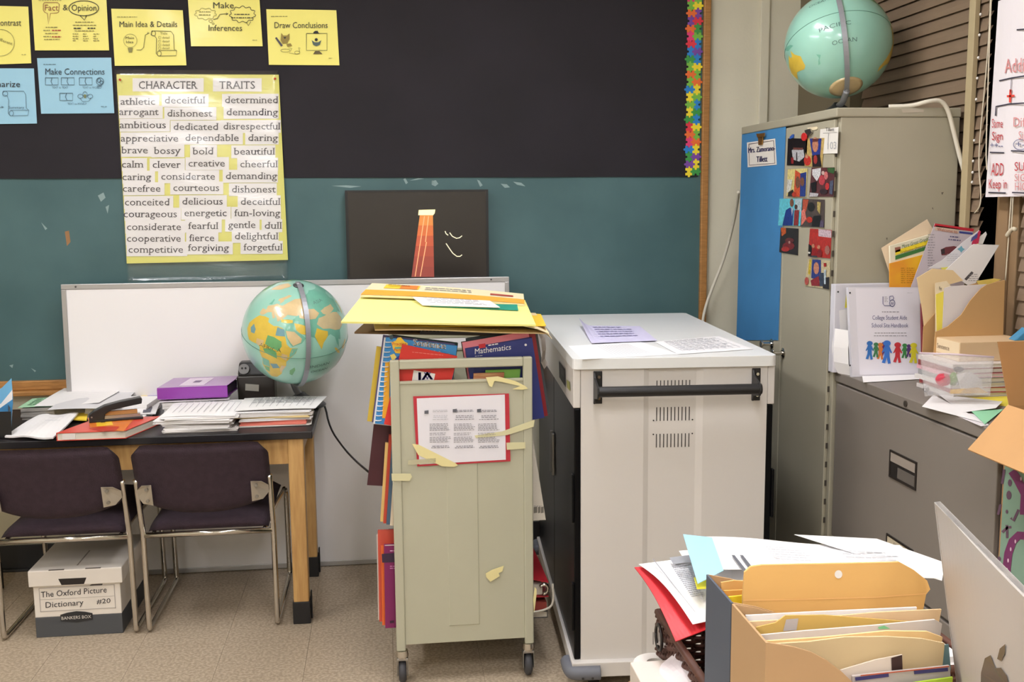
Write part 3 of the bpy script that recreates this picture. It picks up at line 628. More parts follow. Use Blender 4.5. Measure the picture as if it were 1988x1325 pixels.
def packet(name, label, cx, cy, z, wd, dp, h, deg, m, cat='paper stack', group=None, layers=5, parent=None):
    """a squared-up bundle of sheets, its layers slightly out of line"""
    t = parent or thing(name, label, cat, (cx, cy, z), group)
    R_ = random.Random(int(cx*1000+z*7000)); mb = MB()
    for i in range(layers):
        q = rot_rect(cx+R_.uniform(-.004, .004), cy+R_.uniform(-.004, .004), z+h*i/layers, wd-R_.uniform(0, .004), dp, deg+R_.uniform(-1.5, 1.5))
        mb.slab(q, (0, 0, h/layers*.93))
    obj('sheets', mb, m, t); return t
# ================================================================ things on the table
z0 = TZ+.0005
# black bin with blue folders at the left edge
bn = thing('desk_bin', 'black plastic file bin at the left end of the table', 'bin', (-1.5, 4.05, z0))
bq = [az(23, 852, z0), az(23, 852, z0)+V((-.22, .02, 0)), az(23, 852, z0)+V((-.3, .24, 0)), az(23, 852, z0)+V((-.078, .22, 0))]
up = lambda p, h, k=1: V((p.x, p.y, p.z+h))
for i in range(4):
    a, b = bq[i], bq[(i+1) % 4]; ins = ((bq[0]+bq[2])/2-(a+b)/2).normalized()*.004
    obj('side_wall', MB().hexa([a, b, b+ins, a+ins], [up(a, .085 if i == 3 else .1)+V((.004, 0, 0)), up(b, .1), up(b, .1)+ins, up(a, .1)+ins]), BLACKPL, bn)
obj('bottom', MB().slab([p for p in bq], (0, 0, .004)), BLACKPL, bn)
fo = thing('blue_folder', 'blue folder holding white paper in the black bin at the left edge', 'folder', az(10, 830, z0))
A = az(25, 806, z0+.04); f0 = V((-1.405, 4.04, z0+.03))
fp_ = lambda L, Y: [ay(x, y, Y) for x, y in L]
obj('folder_back', MB().prism(fp_([(-60, 792), (4, 753), (22, 735), (25, 772), (22, 830), (-60, 836)], 4.085), (0, .002, 0)), C((110, 175, 215)), fo)
obj('white_sheet', MB().prism(fp_([(-30, 800), (2, 784), (24, 757), (24, 800), (20, 830), (-30, 836)], 4.078), (0, .001, 0)), WHITE, fo)
obj('folder_front', MB().prism(fp_([(-60, 818), (0, 793), (24, 776), (25, 784), (20, 830), (-60, 840)], 4.068), (0, .002, 0)), C((70, 140, 190)), fo)
# mint green stack
packet('green_stack', 'stack of mint green printed papers behind the white envelope', -1.325, 4.36, z0, .24, .2, .045, 2, mat('grey_edge_paper', (150, 146, 140), .8), 'paper stack', layers=4)
g = qsheet('green_sheet', 'mint green printed sheet lying on the grey paper stack', rot_rect(-1.335, 4.37, z0+.048, .25, .2, 2), C((170, 214, 176)), lambda u, v: .002*math.sin(u*6))
print_on(g, rot_rect(-1.335, 4.37, z0+.048, .25, .2, 2), 5, C((106, 150, 116)), lift=.0035, th=.4)
# white papers in the middle
packet('white_stack', 'low stack of white papers under the large sheets left of the stapler', -1.07, 4.34, z0, .24, .2, .05, -4, WHITE, layers=4)
q = [az(140, 746, .815), az(258, 742, .815), az(192, 783, .809), az(66, 789, .807)]
s_ = qsheet('white_folder', 'large white sheet lying on top of the papers behind the stapler', q, WHITE, lambda u, v: .003*math.sin(u*4+v*3)); lines_on(s_, q, 8, .0014, PALEINK, .3, .9, .2, .8, lift=.0045)
q = [az(160, 752, .806), az(262, 760, .805), az(232, 792, .805), az(92, 796, .806)]
qsheet('white_sheet', 'white sheet slipped under the large sheet behind the stapler', q, C((214, 212, 214)), lambda u, v: .002*math.sin(u*5))
# yellow folder and envelope
q = [az(99, 794, .778), az(172, 792, .778), az(168, 816, .768), az(88, 812, .766)]
qsheet('yellow_folder', 'bright yellow folder under the stapler and the white envelope', q, C((246, 214, 70)), th=.004, cat='folder')
q = [az(75, 806, .783), az(152, 802, .783), az(103, 850, .769), az(9, 846, .768)]
e = qsheet('white_envelope', 'crumpled white envelope at the front left of the table', q, WHITE, lambda u, v: .006*math.sin(u*3.1)*math.sin(v*3.1)+.003*math.sin(u*9+v*4), cat='envelope', th=.006, nu=10, nv=10)
lines_on(e, q, 2, .003, PALEINK, .45, .8, .25, .4, lift=.0085)
# red book + stapler
O = az(110, 857, z0); ex = az(238, 858, z0)-O; ex = V((ex.x, .004, 0)); dv = az(300, 803, z0+.026)-az(236, 845, z0+.026); ey2 = V((.075, .245, 0))
rb = book('red_book', 'red hardcover book with orange cover picture under the stapler', 'book', O+V((0, .0, .0)), ex, ey2, V((0, 0, .03)), C((214, 70, 52), .35))
P2 = PZ(z0+.0304)
patch('cover_picture', [(170, 812), (262, 812), (240, 838), (176, 834)], P2, C((222, 120, 40), .35), rb); patch('cover_picture', [(186, 816), (215, 815), (220, 826), (188, 829)], P2, C((246, 196, 50), .35), rb, .0009); patch('cover_picture', [(172, 832), (200, 829), (232, 829), (226, 836), (200, 839)], P2, C((196, 52, 30), .35), rb, .0012); patch('cover_picture', [(190, 813), (210, 813), (204, 821), (196, 822)], P2, C((96, 66, 40), .35), rb, .0014)
obj('spine_label', MB().obox(O+V((.02, -.0008, .004)), (.045, .001, 0), (0, .0006, 0), (0, 0, .022)), C((232, 222, 214)), rb)
ba = O+V((.075, .15, .031)); sdir = V((.185, .05, 0)); sn = V((0, 0, 1)); sw = V((-.06, .2, 0)).normalized()*.036
st = thing('stapler', 'black desk stapler with open grey staple tray lying on the red book', 'stapler', ba)
obj('base_plate', MB().obox(ba, sdir, sw, (0, 0, .009)), BLACKPL, st, bevel=.002)
obj('magazine', MB().obox(ba+sdir*.25+sw*.2+V((0, 0, .0095)), sdir*.7, sw*.6, (0, 0, .012)), STEEL, st)
obj('inner_strip', MB().obox(ba+sdir*.3+sw*.3+V((0, 0, .022)), sdir*.6, sw*.4, (0, 0, .015)), C((176, 130, 76)), st)
pr = [(0, .009), (0, .028), (.1, .044), (.3, .062), (.6, .074), (.97, .084), (1, .078), (.985, .06), (.7, .052), (.42, .043), (.3, .03), (.28, .009)]
obj('handle', MB().prism([ba+sdir*u+V((0, 0, h))-sw*.05 for u, h in pr], sw*1.1), BLACKPL, st, bevel=.002)
obj('pivot_pin', MB().cyl(ba+sdir*.05+V((0, 0, .022))-sw*.06, ba+sdir*.05+V((0, 0, .022))-sw*.1, .003, n=8), STEEL, st)
# booklet, yellow and violet folders between
q = [az(262, 779, .783), az(312, 779, .783), az(302, 803, .783), az(258, 803, .783)]
b_ = qsheet('white_booklet', 'white booklet with a small coloured picture right of the stapler', q, WHITE, th=.004, cat='booklet')
patch('cover_picture', [(280, 789), (292, 786), (296, 792), (292, 801), (277, 802)], PZ(.7838), C((92, 92, 104)), b_); patch('cover_picture', [(284, 788), (294, 787), (292, 792)], PZ(.7838), C((206, 96, 110)), b_, .0009); patch('cover_picture', [(263, 783), (273, 782), (273, 786), (264, 787)], PZ(.7838), C((70, 68, 72)), b_)
packet('paper_bundle', 'thin bundle of papers under the white booklet by the stapler', -1.02, 4.22, z0, .16, .22, .024, 3, WHITE, layers=3)
q = [az(280, 757, .79), az(292, 757, .79), az(283, 776, .785), az(270, 776, .785)]
qsheet('yellow_card', 'narrow yellow card strip beside the violet folder', q, C((240, 206, 60)), th=.002, cat='card')
q = [az(290, 759, .789), az(310, 758, .789), az(304, 776, .785), az(277, 777, .785)]
qsheet('violet_folder', 'violet folder corner showing left of the purple binder', q, C((124, 104, 176)), th=.003, cat='folder')
# left paper stack
zz = z0
cols = [(222, 216, 212), (236, 232, 230), (206, 200, 196), (240, 236, 234), (226, 222, 218), (238, 236, 236)]
LBL = ['bottom crumpled', 'second', 'third', 'fourth', 'fifth', 'sixth']
for i in range(6):
    h = (.009, .016, .008, .012, .006, .006)[i]
    packet('paper_bundle', LBL[i]+' bundle from below in the tall white paper stack left of the globe', -.705+(.0, .006, -.004, -.008, .008, 0)[i], 4.07+(.0, -.005, .004, -.006, .0, .004)[i], zz, .268+(0, -.03, -.01, .012, 0, .006)[i], .31, h, (4, -2, 2, -3, 3, 1)[i], C(cols[i], .8), layers=4, group='bundles of the left paper stack'); zz += h+.0006
zs = zz
q = rot_rect(-.70, 4.08, zs, .275, .32, -1); tp = qsheet('form_sheet', 'white lined form sheet topping the left paper stack', q, WHITE, lambda u, v: .002*math.sin(u*5)); lines_on(tp, q, 11, .0016, GREYINK, .12, .95, .25, .8, vert=True, lift=.0035); print_on(tp, q, 2, GREYINK, .15, .95, .1, .22, lift=.0035)
q = rot_rect(-.77, 4.30, zs+.006, .27, .2, 4); tp = qsheet('form_sheet', 'white printed sheet at the back of the left paper stack under the purple binder', q, WHITE, lambda u, v: .004*(1-v)); lines_on(tp, q, 3, .0014, GREYINK, .1, .9, .2, .5, lift=.006)
packet('paper_bundle', 'bundle of papers directly beneath the purple binder', -.775, 4.325, z0, .24, .24, .062, 5, C((222, 218, 214), .8), layers=5)
# purple binder
bo = V((-.905, 4.2, zs+.014)); e1 = V((.27, .014, 0)); e2 = V((.02, .235, 0))
pb = thing('purple_binder', 'glossy purple ring binder lying on the left paper stack', 'binder', bo)
PUR = mat('purple_vinyl', (138, 52, 158), .22, coat=.5)
obj('cover', MB().obox(bo, e1, e2, (0, 0, .003)).obox(bo+V((0, 0, .045)), e1, e2, (0, 0, .003)).obox(bo+V((0, 0, .003)), e1, V((.001, .003, 0)), (0, 0, .042)), PUR, pb, bevel=.002)
obj('page_block', MB().obox(bo+e1*.06+e2*.03+V((0, 0, .004)), e1*.9, e2*.9, (0, 0, .03)), C((60, 44, 66)), pb)
obj('cover_label', MB().obox(bo+e1*.28+e2*.12+V((0, 0, .0482)), e1*.36, e2*.75, (0, 0, .0006)), C((214, 198, 214)), pb)
obj('label_picture', MB().obox(bo+e1*.42+e2*.4+V((0, 0, .049)), e1*.1, e2*.2, (0, 0, .0004)), C((120, 100, 130)), pb)
# right paper stack
zz = z0
for i, (h, c, wd, dx, lab) in enumerate(((.006, (226, 220, 212), .27, 0, 'lowest white bundle of the right paper stack beside the globe'), (.016, (226, 128, 112), .25, .0, 'salmon pink folder bundle low in the right paper stack'), (.010, (236, 232, 230), .27, .004, 'white bundle above the salmon folder in the right stack'), (.005, (220, 196, 140), .28, -.002, 'thin manila folder bundle in the right paper stack'), (.012, (216, 210, 206), .275, .002, 'grey white bundle above the manila folder in the right stack'), (.006, (238, 236, 236), .285, 0, 'uppermost white bundle of the right paper stack'))):
    packet('paper_bundle', lab, -.432+dx, 4.10, zz, wd, .26, h, (1, -1, 2, -2, 3, 1)[i], C(c, .75), layers=3, group='bundles of the right paper stack'); zz += h+.0006
q = rot_rect(-.425, 4.12, zz+.001, .3, .28, 0); q[1] += V((.03, 0, -.002)); tp = qsheet('form_sheet', 'white lined form sheet topping the right paper stack beside the globe', q, WHITE, lambda u, v: .003*math.sin(u*3)+.004*v); lines_on(tp, q, 10, .0016, GREYINK, .15, .9, .15, .8, vert=True, lift=.0075); print_on(tp, q, 4, GREYINK, .15, .9, .12, .6, lift=.008)
# pencil sharpener
so = V((-.618, 4.39, z0)); sh = thing('pencil_sharpener', 'dark electric pencil sharpener behind the purple binder, left of the globe', 'pencil sharpener', so)
SMK = mat('smoked_plastic', (58, 52, 48), .25)
obj('shavings_tray', MB().hexa([so, so+V((.15, 0, 0)), so+V((.15, .09, 0)), so+V((0, .09, 0))], [so+V((-.004, -.004, .13)), so+V((.15, -.004, .13)), so+V((.15, .09, .13)), so+V((-.004, .09, .13))]), SMK, sh, bevel=.006)
hd = obj('motor_head', MB().hexa([so+V((.0, -.002, .13)), so+V((.14, -.002, .13)), so+V((.14, .088, .13)), so+V((0, .088, .13))], [so+V((.006, .02, .185)), so+V((.13, .02, .185)), so+V((.13, .08, .185)), so+V((.006, .08, .185))]), BLACKPL, sh, bevel=.008)
c0 = so+V((.028, .002, .158)); nd = V((0, -.92, .38)).normalized()
fc = obj('face_plate', MB().cyl(c0, c0+nd*.006, .022, n=20), C((120, 118, 118), .4), sh, smooth=False)
for dx in (-.007, .007): obj('pencil_hole', MB().cyl(c0+nd*.0055+V((dx, 0, .003)), c0+nd*.0068+V((dx, 0, .003)), .0045, n=10), C((16, 15, 15)), fc)
obj('white_label', MB().obox(so+V((.03, -.005, .07)), (.055, 0, -.006), (.002, 0, .028), (0, -.001, 0)), C((176, 170, 160)), sh)
# cable down to the book cart
ca = thing('black_cable', 'thin black cable drooping from the table to the book cart', 'cable', az(640, 830, .6))
obj('cable', MB().tube([V((-.3, 4.5, .75)), V((-.268, 4.47, .742)), ay(640, 832, 4.42), ay(668, 872, 4.2), ay(690, 895, 4.0), ay(705, 908, 3.8), ay(722, 922, 3.66), V((.0, 3.75, .55))], .0042, 8, 2), BLACKPL, ca, smooth=True)
# ================================================================ globes
SEA = mat('globe_sea', (156, 208, 190), .28, vary=.14, scale=3.5, coat=.6)
LY, LG, LT, LB, LTL, LR = [mat(n, c, .3, coat=.6, vary=.12, scale=20) for n, c in (('map_yellow', (222, 190, 70)), ('map_green', (104, 170, 110)), ('map_tan', (214, 188, 140)), ('map_blue', (112, 158, 168)), ('map_teal', (116, 182, 158)), ('map_relief', (204, 186, 142)))]
LAND = [
 ('africa', LY, '-6,35 3,37 10,37 11,33 20,31 25,32 32,31 34,27 37,21 39,15 43,11.5 51,11.8 49,6 44,0 40,-5 40,-11 36,-18 35,-24 32,-28 28,-33 20,-35 18,-32 15,-26 12,-17 13,-9 9,-1 9,4 5,6 -4,5 -9,5 -13,9 -17,14 -17,21 -13,27 -9,32'),
 ('europe', LT, '-9,37 -9,43 -2,43.5 -4,48 4,52 9,55 20,54.5 28,60 40,66 60,68 60,50 48,46 40,46 34,46 29,41 23,36.5 20,40 13,45 18,40 15,38 9,44 3,42 -1,37.5 -5,36'),
 ('scandinavia', LT, '6,58 11,59 13,55.5 18,60 17,62 24,66 30,70 20,70 12,65 5,61'), ('britain', LTL, '-5,50 1,51.5 0,54 -2,57.5 -5,58 -4,54'),
 ('asia', LTL, '60,50 60,68 75,72 105,77 140,72 178,68 165,61 160,53 156,58 142,59 135,54 140,49 130,42 127,35 122,39 118,38 122,31 118,24 108,21 106,11 102,13 103,2 99,9 97,17 91,22 87,21 80,15 77.5,8 73,17 70,22 62,25 57,26 50,30 48,30 56,25.5 59.5,22.5 55,17 45,13 42,16 38,22 35,28 35,36 27,37 27,40 36,41.5 42,41 48,46'),
 ('japan', LY, '131,31 136,34 140,35.5 142,40 145,43.5 141,45 140,41 136,36 131,34'), ('borneo', LY, '109,1 113,3 117,7 119,4 117,-2 114,-4 110,-2'), ('sumatra', LY, '95,5.5 98,4 104,-2 106,-6 102,-4 98,0'), ('new_guinea', LTL, '131,-1 138,-2 146,-6 150,-10 143,-9 138,-8 133,-4'),
 ('australia', LY, '114,-22 122,-18 129,-15 136,-12 136,-16 140,-17.5 142.5,-11 146,-19 153,-26 150,-37 144,-38.5 136,-35 129,-32 120,-34 115,-34'), ('new_zealand', LTL, '167,-46 171,-46 173,-42 178,-38 173,-35 174,-40 171,-42'),
 ('north_america', LG, '-168,66 -156,71 -130,70 -95,72 -82,68 -94,59 -82,53 -78,60 -65,59 -56,52 -66,45 -70,42 -76,36 -81,31 -80,25.5 -84,30 -97,27 -97,20 -90,21 -88,16 -83,10 -78,8 -85,11 -95,16 -105,20 -110,24 -114,31 -121,35 -124,43 -124,48 -135,58 -152,59 -160,56'),
 ('south_america', LY, '-78,8 -72,12 -60,10 -50,1 -35,-6 -39,-15 -48,-27 -57,-36 -65,-43 -68,-54 -75,-50 -72,-33 -70,-18 -80,-5 -80,1'), ('greenland', LT, '-72,78 -40,83 -20,80 -22,71 -43,60 -52,66'), ('madagascar', LG, '44,-17 49,-12 50,-16 47,-25 44,-23')]
OVER = [('sudan', LG, '16,20 24,20 33,17 34,12 31,6 22,8 15,10'), ('egypt', LB, '25,31 34,30 36,23 25,22'), ('mali', LB, '-8,24 -2,20 -2,15 -8,14 -11,18'), ('nigeria', LT, '3,12 13,13 12,7 6,5 3,7'), ('congo', LG, '13,4 22,7 29,4 30,-3 22,-1 16,0'), ('kenya', LT, '35,4 41,3 40,-4 34,-1'), ('angola', LTL, '13,-7 21,-8 22,-17 13,-17'), ('zambia', LB, '22,-12 30,-10 33,-15 25,-18'), ('mozambique', LT, '35,-11 40,-11 36,-18 34,-24 33,-17'), ('somalia', LTL, '45,11 51,11.6 48,5 43,0 43,5'), ('namibia', LG, '14,-18 21,-18 20,-26 15,-24'),
        ('arabia', LT, '36,29 46,29 50,26 55,22 54,18 46,14 43,17 39,22'), ('iran', LY, '45,38 54,37 61,35 61,26 54,27 48,31'), ('turkey', LY, '27,40 36,41 43,41 43,38 36,37 28,37'), ('india', LY, '70,24 74,32 80,29 88,26 87,21.5 80,15 77.5,8.3 73,17'), ('tibet', LR, '75,36 80,42 95,43 110,42 118,39 121,31 117,24 108,22 100,24 92,28 82,30'), ('mongolia', LR, '88,49 100,51 118,50 117,44 97,42 90,45'), ('kazakh', LT, '50,50 62,54 78,53 84,47 75,42 62,42 52,44'), ('ukraine', LT, '23,51 36,52 39,48 31,46.5 24,48')]
def sph(lon, lat): a, b = math.radians(lon), math.radians(lat); return V((math.cos(b)*math.cos(a), math.cos(b)*math.sin(a), math.sin(b)))
def land_mesh(s, R3, c, rad):
    pts = [tuple(float(x) for x in p.split(',')) for p in s.split()]
    tris = [[pts[i] for i in t] for t in tessellate_polygon([[V((x, y, 0)) for x, y in pts]])]
    mb = MB(); todo = tris; out = []
    while todo:
        t = todo.pop(); e = [math.hypot(t[i][0]-t[(i+1) % 3][0], t[i][1]-t[(i+1) % 3][1]) for i in range(3)]; m = max(e)
        if m > 7:
            i = e.index(m); a, b, d = t[i], t[(i+1) % 3], t[(i+2) % 3]; mid = ((a[0]+b[0])/2, (a[1]+b[1])/2); todo += [[a, mid, d], [mid, b, d]]
        else: out.append(t)
    for t in out: mb.add([c+R3 @ (sph(*p)*rad) for p in t], [(0, 1, 2)])
    return mb
def ray_sphere(px, c, r):
    d = ray(*px).normalized(); oc = EYE-c; b = oc.dot(d); k = b*b-(oc.dot(oc)-r*r); return EYE+d*(-b-math.sqrt(max(k, 0)))
def triad(a, b): x = a.normalized(); z = a.cross(b).normalized(); y = z.cross(x); return Matrix((x, y, z)).transposed()
def globe(label, centre_px, rpx, rad, geo, ringpx, basez, base_at, ringmat, names):
    c = EYE+ray(*centre_px)*(rad*FPX/rpx); g = thing('globe', label, 'globe', V((base_at.x, base_at.y, basez)))
    (l1, p1), (l2, p2) = geo
    w1, w2 = [(ray_sphere(p, c, rad)-c)/rad for p in (p1, p2)]
    R3 = triad(w1, w2) @ triad(sph(*l1), sph(*l2)).transposed(); N = R3 @ V((0, 0, 1))
    mb = MB(); nu, nv = 64, 40
    for j in range(nv+1):
        for i in range(nu): mb.v.append(c+R3 @ (sph(360*i/nu, -89.9+179.8*j/nv)*rad))
    for j in range(nv):
        for i in range(nu): mb.f.append((j*nu+i, j*nu+(i+1) % nu, (j+1)*nu+(i+1) % nu, (j+1)*nu+i))
    ball = obj('ball', mb, SEA, g, smooth=True)
    for nm, m, s in LAND: obj('land', land_mesh(s, R3, c, rad*1.003), m, ball, smooth=True)
    for nm, m, s in OVER: obj('country', land_mesh(s, R3, c, rad*1.0045), m, ball, smooth=True)
    obj('antarctica', MB().lathe(c, [(rad*1.003*math.cos(math.radians(l)), rad*1.003*math.sin(math.radians(l))) for l in (-72, -76, -80, -85, -89.5)], 24, N), LT, ball, smooth=True)
    eq = [c+R3 @ (sph(i*5, 0)*rad*1.002) for i in range(73)]
    obj('equator_seam', MB().tube(eq, rad*.006, 5), C((96, 140, 124), .4), ball, smooth=True)
    for tx, (lo, la), wd, cap, m in names:
        vs, fs, (a, b, _c, _d) = glyphs(tx); k = (wd)/(b-a)
        obj('lettering', MB().add([c+R3 @ (sph(lo+(x-a)*k, la+y/.682*cap)*rad*1.004) for x, y in vs], fs), m, ball)
    # meridian arm
    e = (ray_sphere(ringpx, c, rad)-c); e = (e-N*e.dot(N)).normalized(); sd = N.cross(e)
    pts, wv, tv = [], [], []
    for i in range(41):
        t = math.radians(-4+188*i/40); d = N*math.cos(t)+e*math.sin(t); pts.append(c+d*rad*1.035); wv.append(sd*rad*.045); tv.append(d*rad*.016)
    obj('meridian_arm', MB().ribbon(pts, wv, tv), ringmat, g)
    obj('pole_cap', MB().lathe(c, [(rad*.1, rad*.99), (rad*.1, rad*1.012), (rad*.05, rad*1.03)], 16, N), C((70, 72, 74), .4), g, smooth=True)
    obj('axis_pin', MB().cyl(c-N*rad*1.06, c-N*rad*.98, rad*.04, n=10).cyl(c+N*rad*1.06, c+N*rad*.98, rad*.04, n=10), ringmat, g, smooth=True)
    b0 = V((base_at.x, base_at.y, basez)); S = c-N*rad*1.05+e*0
    obj('stand_arm', MB().tube([S, S*.55+b0*.45+V((0, 0, -.0)), V((b0.x, b0.y, basez+.05)), V((b0.x, b0.y, basez+.012))], rad*.06, 10, 2), ringmat, g, smooth=True)
    obj('base', MB().lathe(b0, [(rad*.48, 0), (rad*.5, .006), (rad*.46, .014), (rad*.3, .026), (rad*.12, .05), (rad*.08, .06)], 32), C((64, 66, 70), .35), g, smooth=True)
    return g
GRING = mat('grey_globe_arm', (150, 152, 158), .4, .3)
SMALLT = C((96, 128, 120), .5)
globe('large globe showing Africa and Asia on the table before the whiteboard', (573, 645), 101, .21, (((77.5, 8), (624.5, 679)), ((-17, 14), (483, 640))), (597, 640), z0, V((-.36, 4.36, 0)), GRING, [('INDIAN', (66, -14), 24, 3.6, SMALLT), ('OCEAN', (68, -22), 22, 3.6, SMALLT), ('ASIA', (82, 58), 26, 4, SMALLT), ('AFRICA', (8, 5), 26, 4, C((84, 96, 60), .5))])
# ================================================================ book cart
KH = mat('putty_enamel', (182, 180, 158), .5, vary=.04, scale=4)
CX0, CX1, CY0, CY1, CZ0, CZ1 = .010, .470, 3.322, 4.06, .138, 1.096
ct = thing('book_cart', 'putty coloured steel book cart on casters with a handle slot', 'book cart', (.24, 3.7, 0))
def end_panel(y, front):
    s = -1 if front else 1
    obj('post', MB().box(CX0, CX0+.03, y-.012, y+.012, CZ0-.02, CZ1), KH, ct, bevel=.004); obj('post', MB().box(CX1-.03, CX1, y-.012, y+.012, CZ0-.02, CZ1), KH, ct, bevel=.004)
    obj('handle_rail', MB().box(CX0+.03, CX1-.03, y-.012, y+.012, CZ1-.03, CZ1), KH, ct, bevel=.004)
    p = obj('end_panel', MB().box(CX0+.03, CX1-.03, y-.006, y+.006, CZ0, 1.022).box(CX0+.03, CX1-.03, y-.01, y+.008, 1.018, 1.026), KH, ct, bevel=.001)
    if front: obj('stiffening_panel', MB().hexa([(.185, y-.0065, .195), (.288, y-.0065, .195), (.288, y-.0065, .97), (.185, y-.0065, .97)], [(.188, y-.0085, .198), (.285, y-.0085, .198), (.285, y-.0085, .967), (.188, y-.0085, .967)]), KH, p)
end_panel(CY0, True); end_panel(CY1, False)
for zs in (.165, .52, .865):
    xm = (CX0+CX1)/2
    for s in (-1, 1):
        xo = CX0+.004 if s < 0 else CX1-.004
        obj('sloped_shelf', MB().hexa([(xo, CY0+.012, zs), (xm, CY0+.012, zs-.03), (xm, CY1-.012, zs-.03), (xo, CY1-.012, zs)], [(xo, CY0+.012, zs+.004), (xm, CY0+.012, zs-.026), (xm, CY1-.012, zs-.026), (xo, CY1-.012, zs+.004)]), KH, ct)
    obj('divider', MB().box(xm-.002, xm+.002, CY0+.012, CY1-.012, zs-.03, zs+.1), KH, ct)
RUB = mat('grey_rubber_wheel', (62, 62, 66), .6)
for (x, y) in ((.028, CY0+.0), (CX1-.018, CY0), (.028, CY1), (CX1-.018, CY1)):
    c = obj('caster', MB().cyl((x, y, .1), (x, y, .118), .021, .019, 18).cyl((x, y, .092), (x, y, .1), .017, .021, 18), CHROME, ct, smooth=False)
    obj('fork', MB().box(x-.019, x+.019, y-.012, y+.02, .084, .093).box(x-.019, x-.0155, y-.01, y+.024, .03, .086).box(x+.0155, x+.019, y-.01, y+.024, .03, .086), STEEL, c, bevel=.002)
    obj('wheel', MB().lathe((x-.0135, y+.012, .04), [(.012, 0), (.03, .001), (.038, .006), (.04, .0135), (.038, .021), (.03, .026), (.012, .027)], 26, V((1, 0, 0))), RUB, c, smooth=True)
# taped notice
PN = PY(CY0-.0155); no = thing('taped_notice', 'white three-column notice on red paper taped to the book cart', 'notice', ay(895, 905, CY0-.012))
pq = lambda L, d: [ay(x, y, CY0-d) for x, y in L]
obj('red_backing', MB().slab(pq([(802, 770), (988, 764.5), (991, 896), (810, 906)], .0105), (0, -.0012, 0)), C((186, 44, 58), .6), no)
obj('white_sheet', MB().slab(pq([(809, 774), (980, 766.5), (982, 893), (814, 902.5)], .0121), (0, -.0008, 0)), mat('notice_paper', (226, 223, 230), .7), no)
for (x, y) in ((824, 800), (879, 797), (926, 797)): patch('printed_mark', [(x, y-2), (x+8, y-3), (x+8, y+4), (x, y+4)], PN, C((96, 96, 104)), no)
DK = C((128, 126, 134))
for x0, tl in ((834, -.03), (881, -.03), (928, -.03)):
    dashes([797.5, 800, 808, 811, 815], x0+2, x0+40, 1.2, PN, PALEINK if x0 == 834 else DK, no, center=True, tilt=tl); dashes([824+i*3 for i in range(5)], x0, x0+42, 1.1, PN, GREYINK, no, ragged=.2, tilt=tl)
    dashes([842, 845], x0, x0+34, 1.0, PN, GREYINK, no, tilt=tl); dashes([850+i*3 for i in range(4)], x0, x0+42, 1.1, PN, GREYINK, no, ragged=.2, tilt=tl); dashes([867, 870], x0+2, x0+40, 1.4, PN, DK, no, center=True, tilt=tl)
TAPE = mat('masking_tape', (226, 220, 176), .6, alpha=.8); TAPE2 = mat('old_yellow_tape', (226, 214, 156), .6); TAPE3 = mat('clear_aged_tape', (212, 206, 172), .5, alpha=.55)
for pts, m in (([(921, 846), (975, 838), (1038, 815), (1036, 829), (985, 845), (924, 851)], TAPE), ([(983, 860), (1020, 859), (1020, 871), (984, 874)], TAPE), ([(800, 862), (813, 864), (885, 900), (889, 904), (882, 907), (858, 906), (812, 884)], TAPE2), ([(792, 894), (846, 890), (846, 900), (792, 903)], TAPE3)):
    obj('tape_strip', MB().prism(pq(pts, .0145), (0, -.0008, 0)), m, no)
for lab, pts, m in (('torn masking tape scrap hanging at the top right of the book cart panel', [(943, 733), (966, 731), (1000, 740), (1020, 750), (1025, 755), (1014, 757), (995, 756), (1010, 750), (975, 742), (960, 740), (955, 752), (950, 750)], TAPE2),
                    ('piece of tape on the left post of the book cart', [(760, 920), (797, 920), (800, 926), (795, 934), (761, 934)], TAPE), ('crumpled torn tape scrap low on the book cart panel', [(943, 1114), (955, 1107), (978, 1099), (975, 1110), (968, 1113), (970, 1119), (952, 1130), (944, 1121)], TAPE2),
                    ('long peeling tape on the lower right post of the book cart', [(1038, 1140), (1042, 1145), (1041, 1160), (1037, 1190), (1035, 1165)], TAPE2)):
    q = pq(pts, .0145); o = obj('tape_scrap', MB().prism(q, (0, -.0015, 0)), m); tag(o, lab, 'tape', 'tape scraps on the book cart')
# books standing on the sloped shelves (left row leans one way, right row the other)
def row(side, zs, specs, grp, lean=8.5):
    """side -1 left / +1 right; spec: (y, thickness, width, height, outset, rgb, name, label)"""
    out = []
    for (y, t, wd, h, outset, rgb, name, lab) in specs:
        th = math.radians(lean)*(1 if side < 0 else -1)
        eh = V((math.sin(th), 0, math.cos(th))); ew = V((math.cos(th), 0, -math.sin(th)))*(1 if side < 0 else -1)
        xo = (CX0-outset) if side < 0 else (CX1+outset)
        O = V((xo, y, zs+.006)); out.append(book(name, lab, 'book', O, ew*wd, eh*h, V((0, t, 0)), C(rgb, .45), grp)); out[-1]['O'] = 0
    return out
yf = CY0+.032
B1 = row(-1, .878, [(yf, .012, .232, .285, .052, (58, 140, 205), 'workbook', 'blue spiral-bound Sentence workbook standing in the book cart'),
                    (yf+.02, .012, .235, .29, .062, (86, 78, 120), 'navy_folder', 'dusty navy folder just behind the blue Sentence workbook'),
                    (yf+.04, .010, .21, .25, .078, (206, 176, 60), 'yellow_book', 'thin yellow book behind the navy folder in the cart'),
                    (yf+.06, .02, .22, .27, .04, (150, 60, 60), 'brick_red_book', 'brick red book deeper in the top left row of the cart'),
                    (yf+.09, .02, .22, .28, .03, (60, 90, 80), 'green_book', 'dark green book at the back of the top left row')], 'books on the top left shelf')
wbk = B1[0]; th = math.radians(8.5); eh = V((math.sin(th), 0, math.cos(th))); ew = V((math.cos(th), 0, -math.sin(th)))
O = V((CX0-.052, yf, .884))
obj('white_backing', MB().obox(O+V((-.006, .0125, -.004)), ew*.236, eh*.287, (0, .003, 0)), WHITE, wbk)
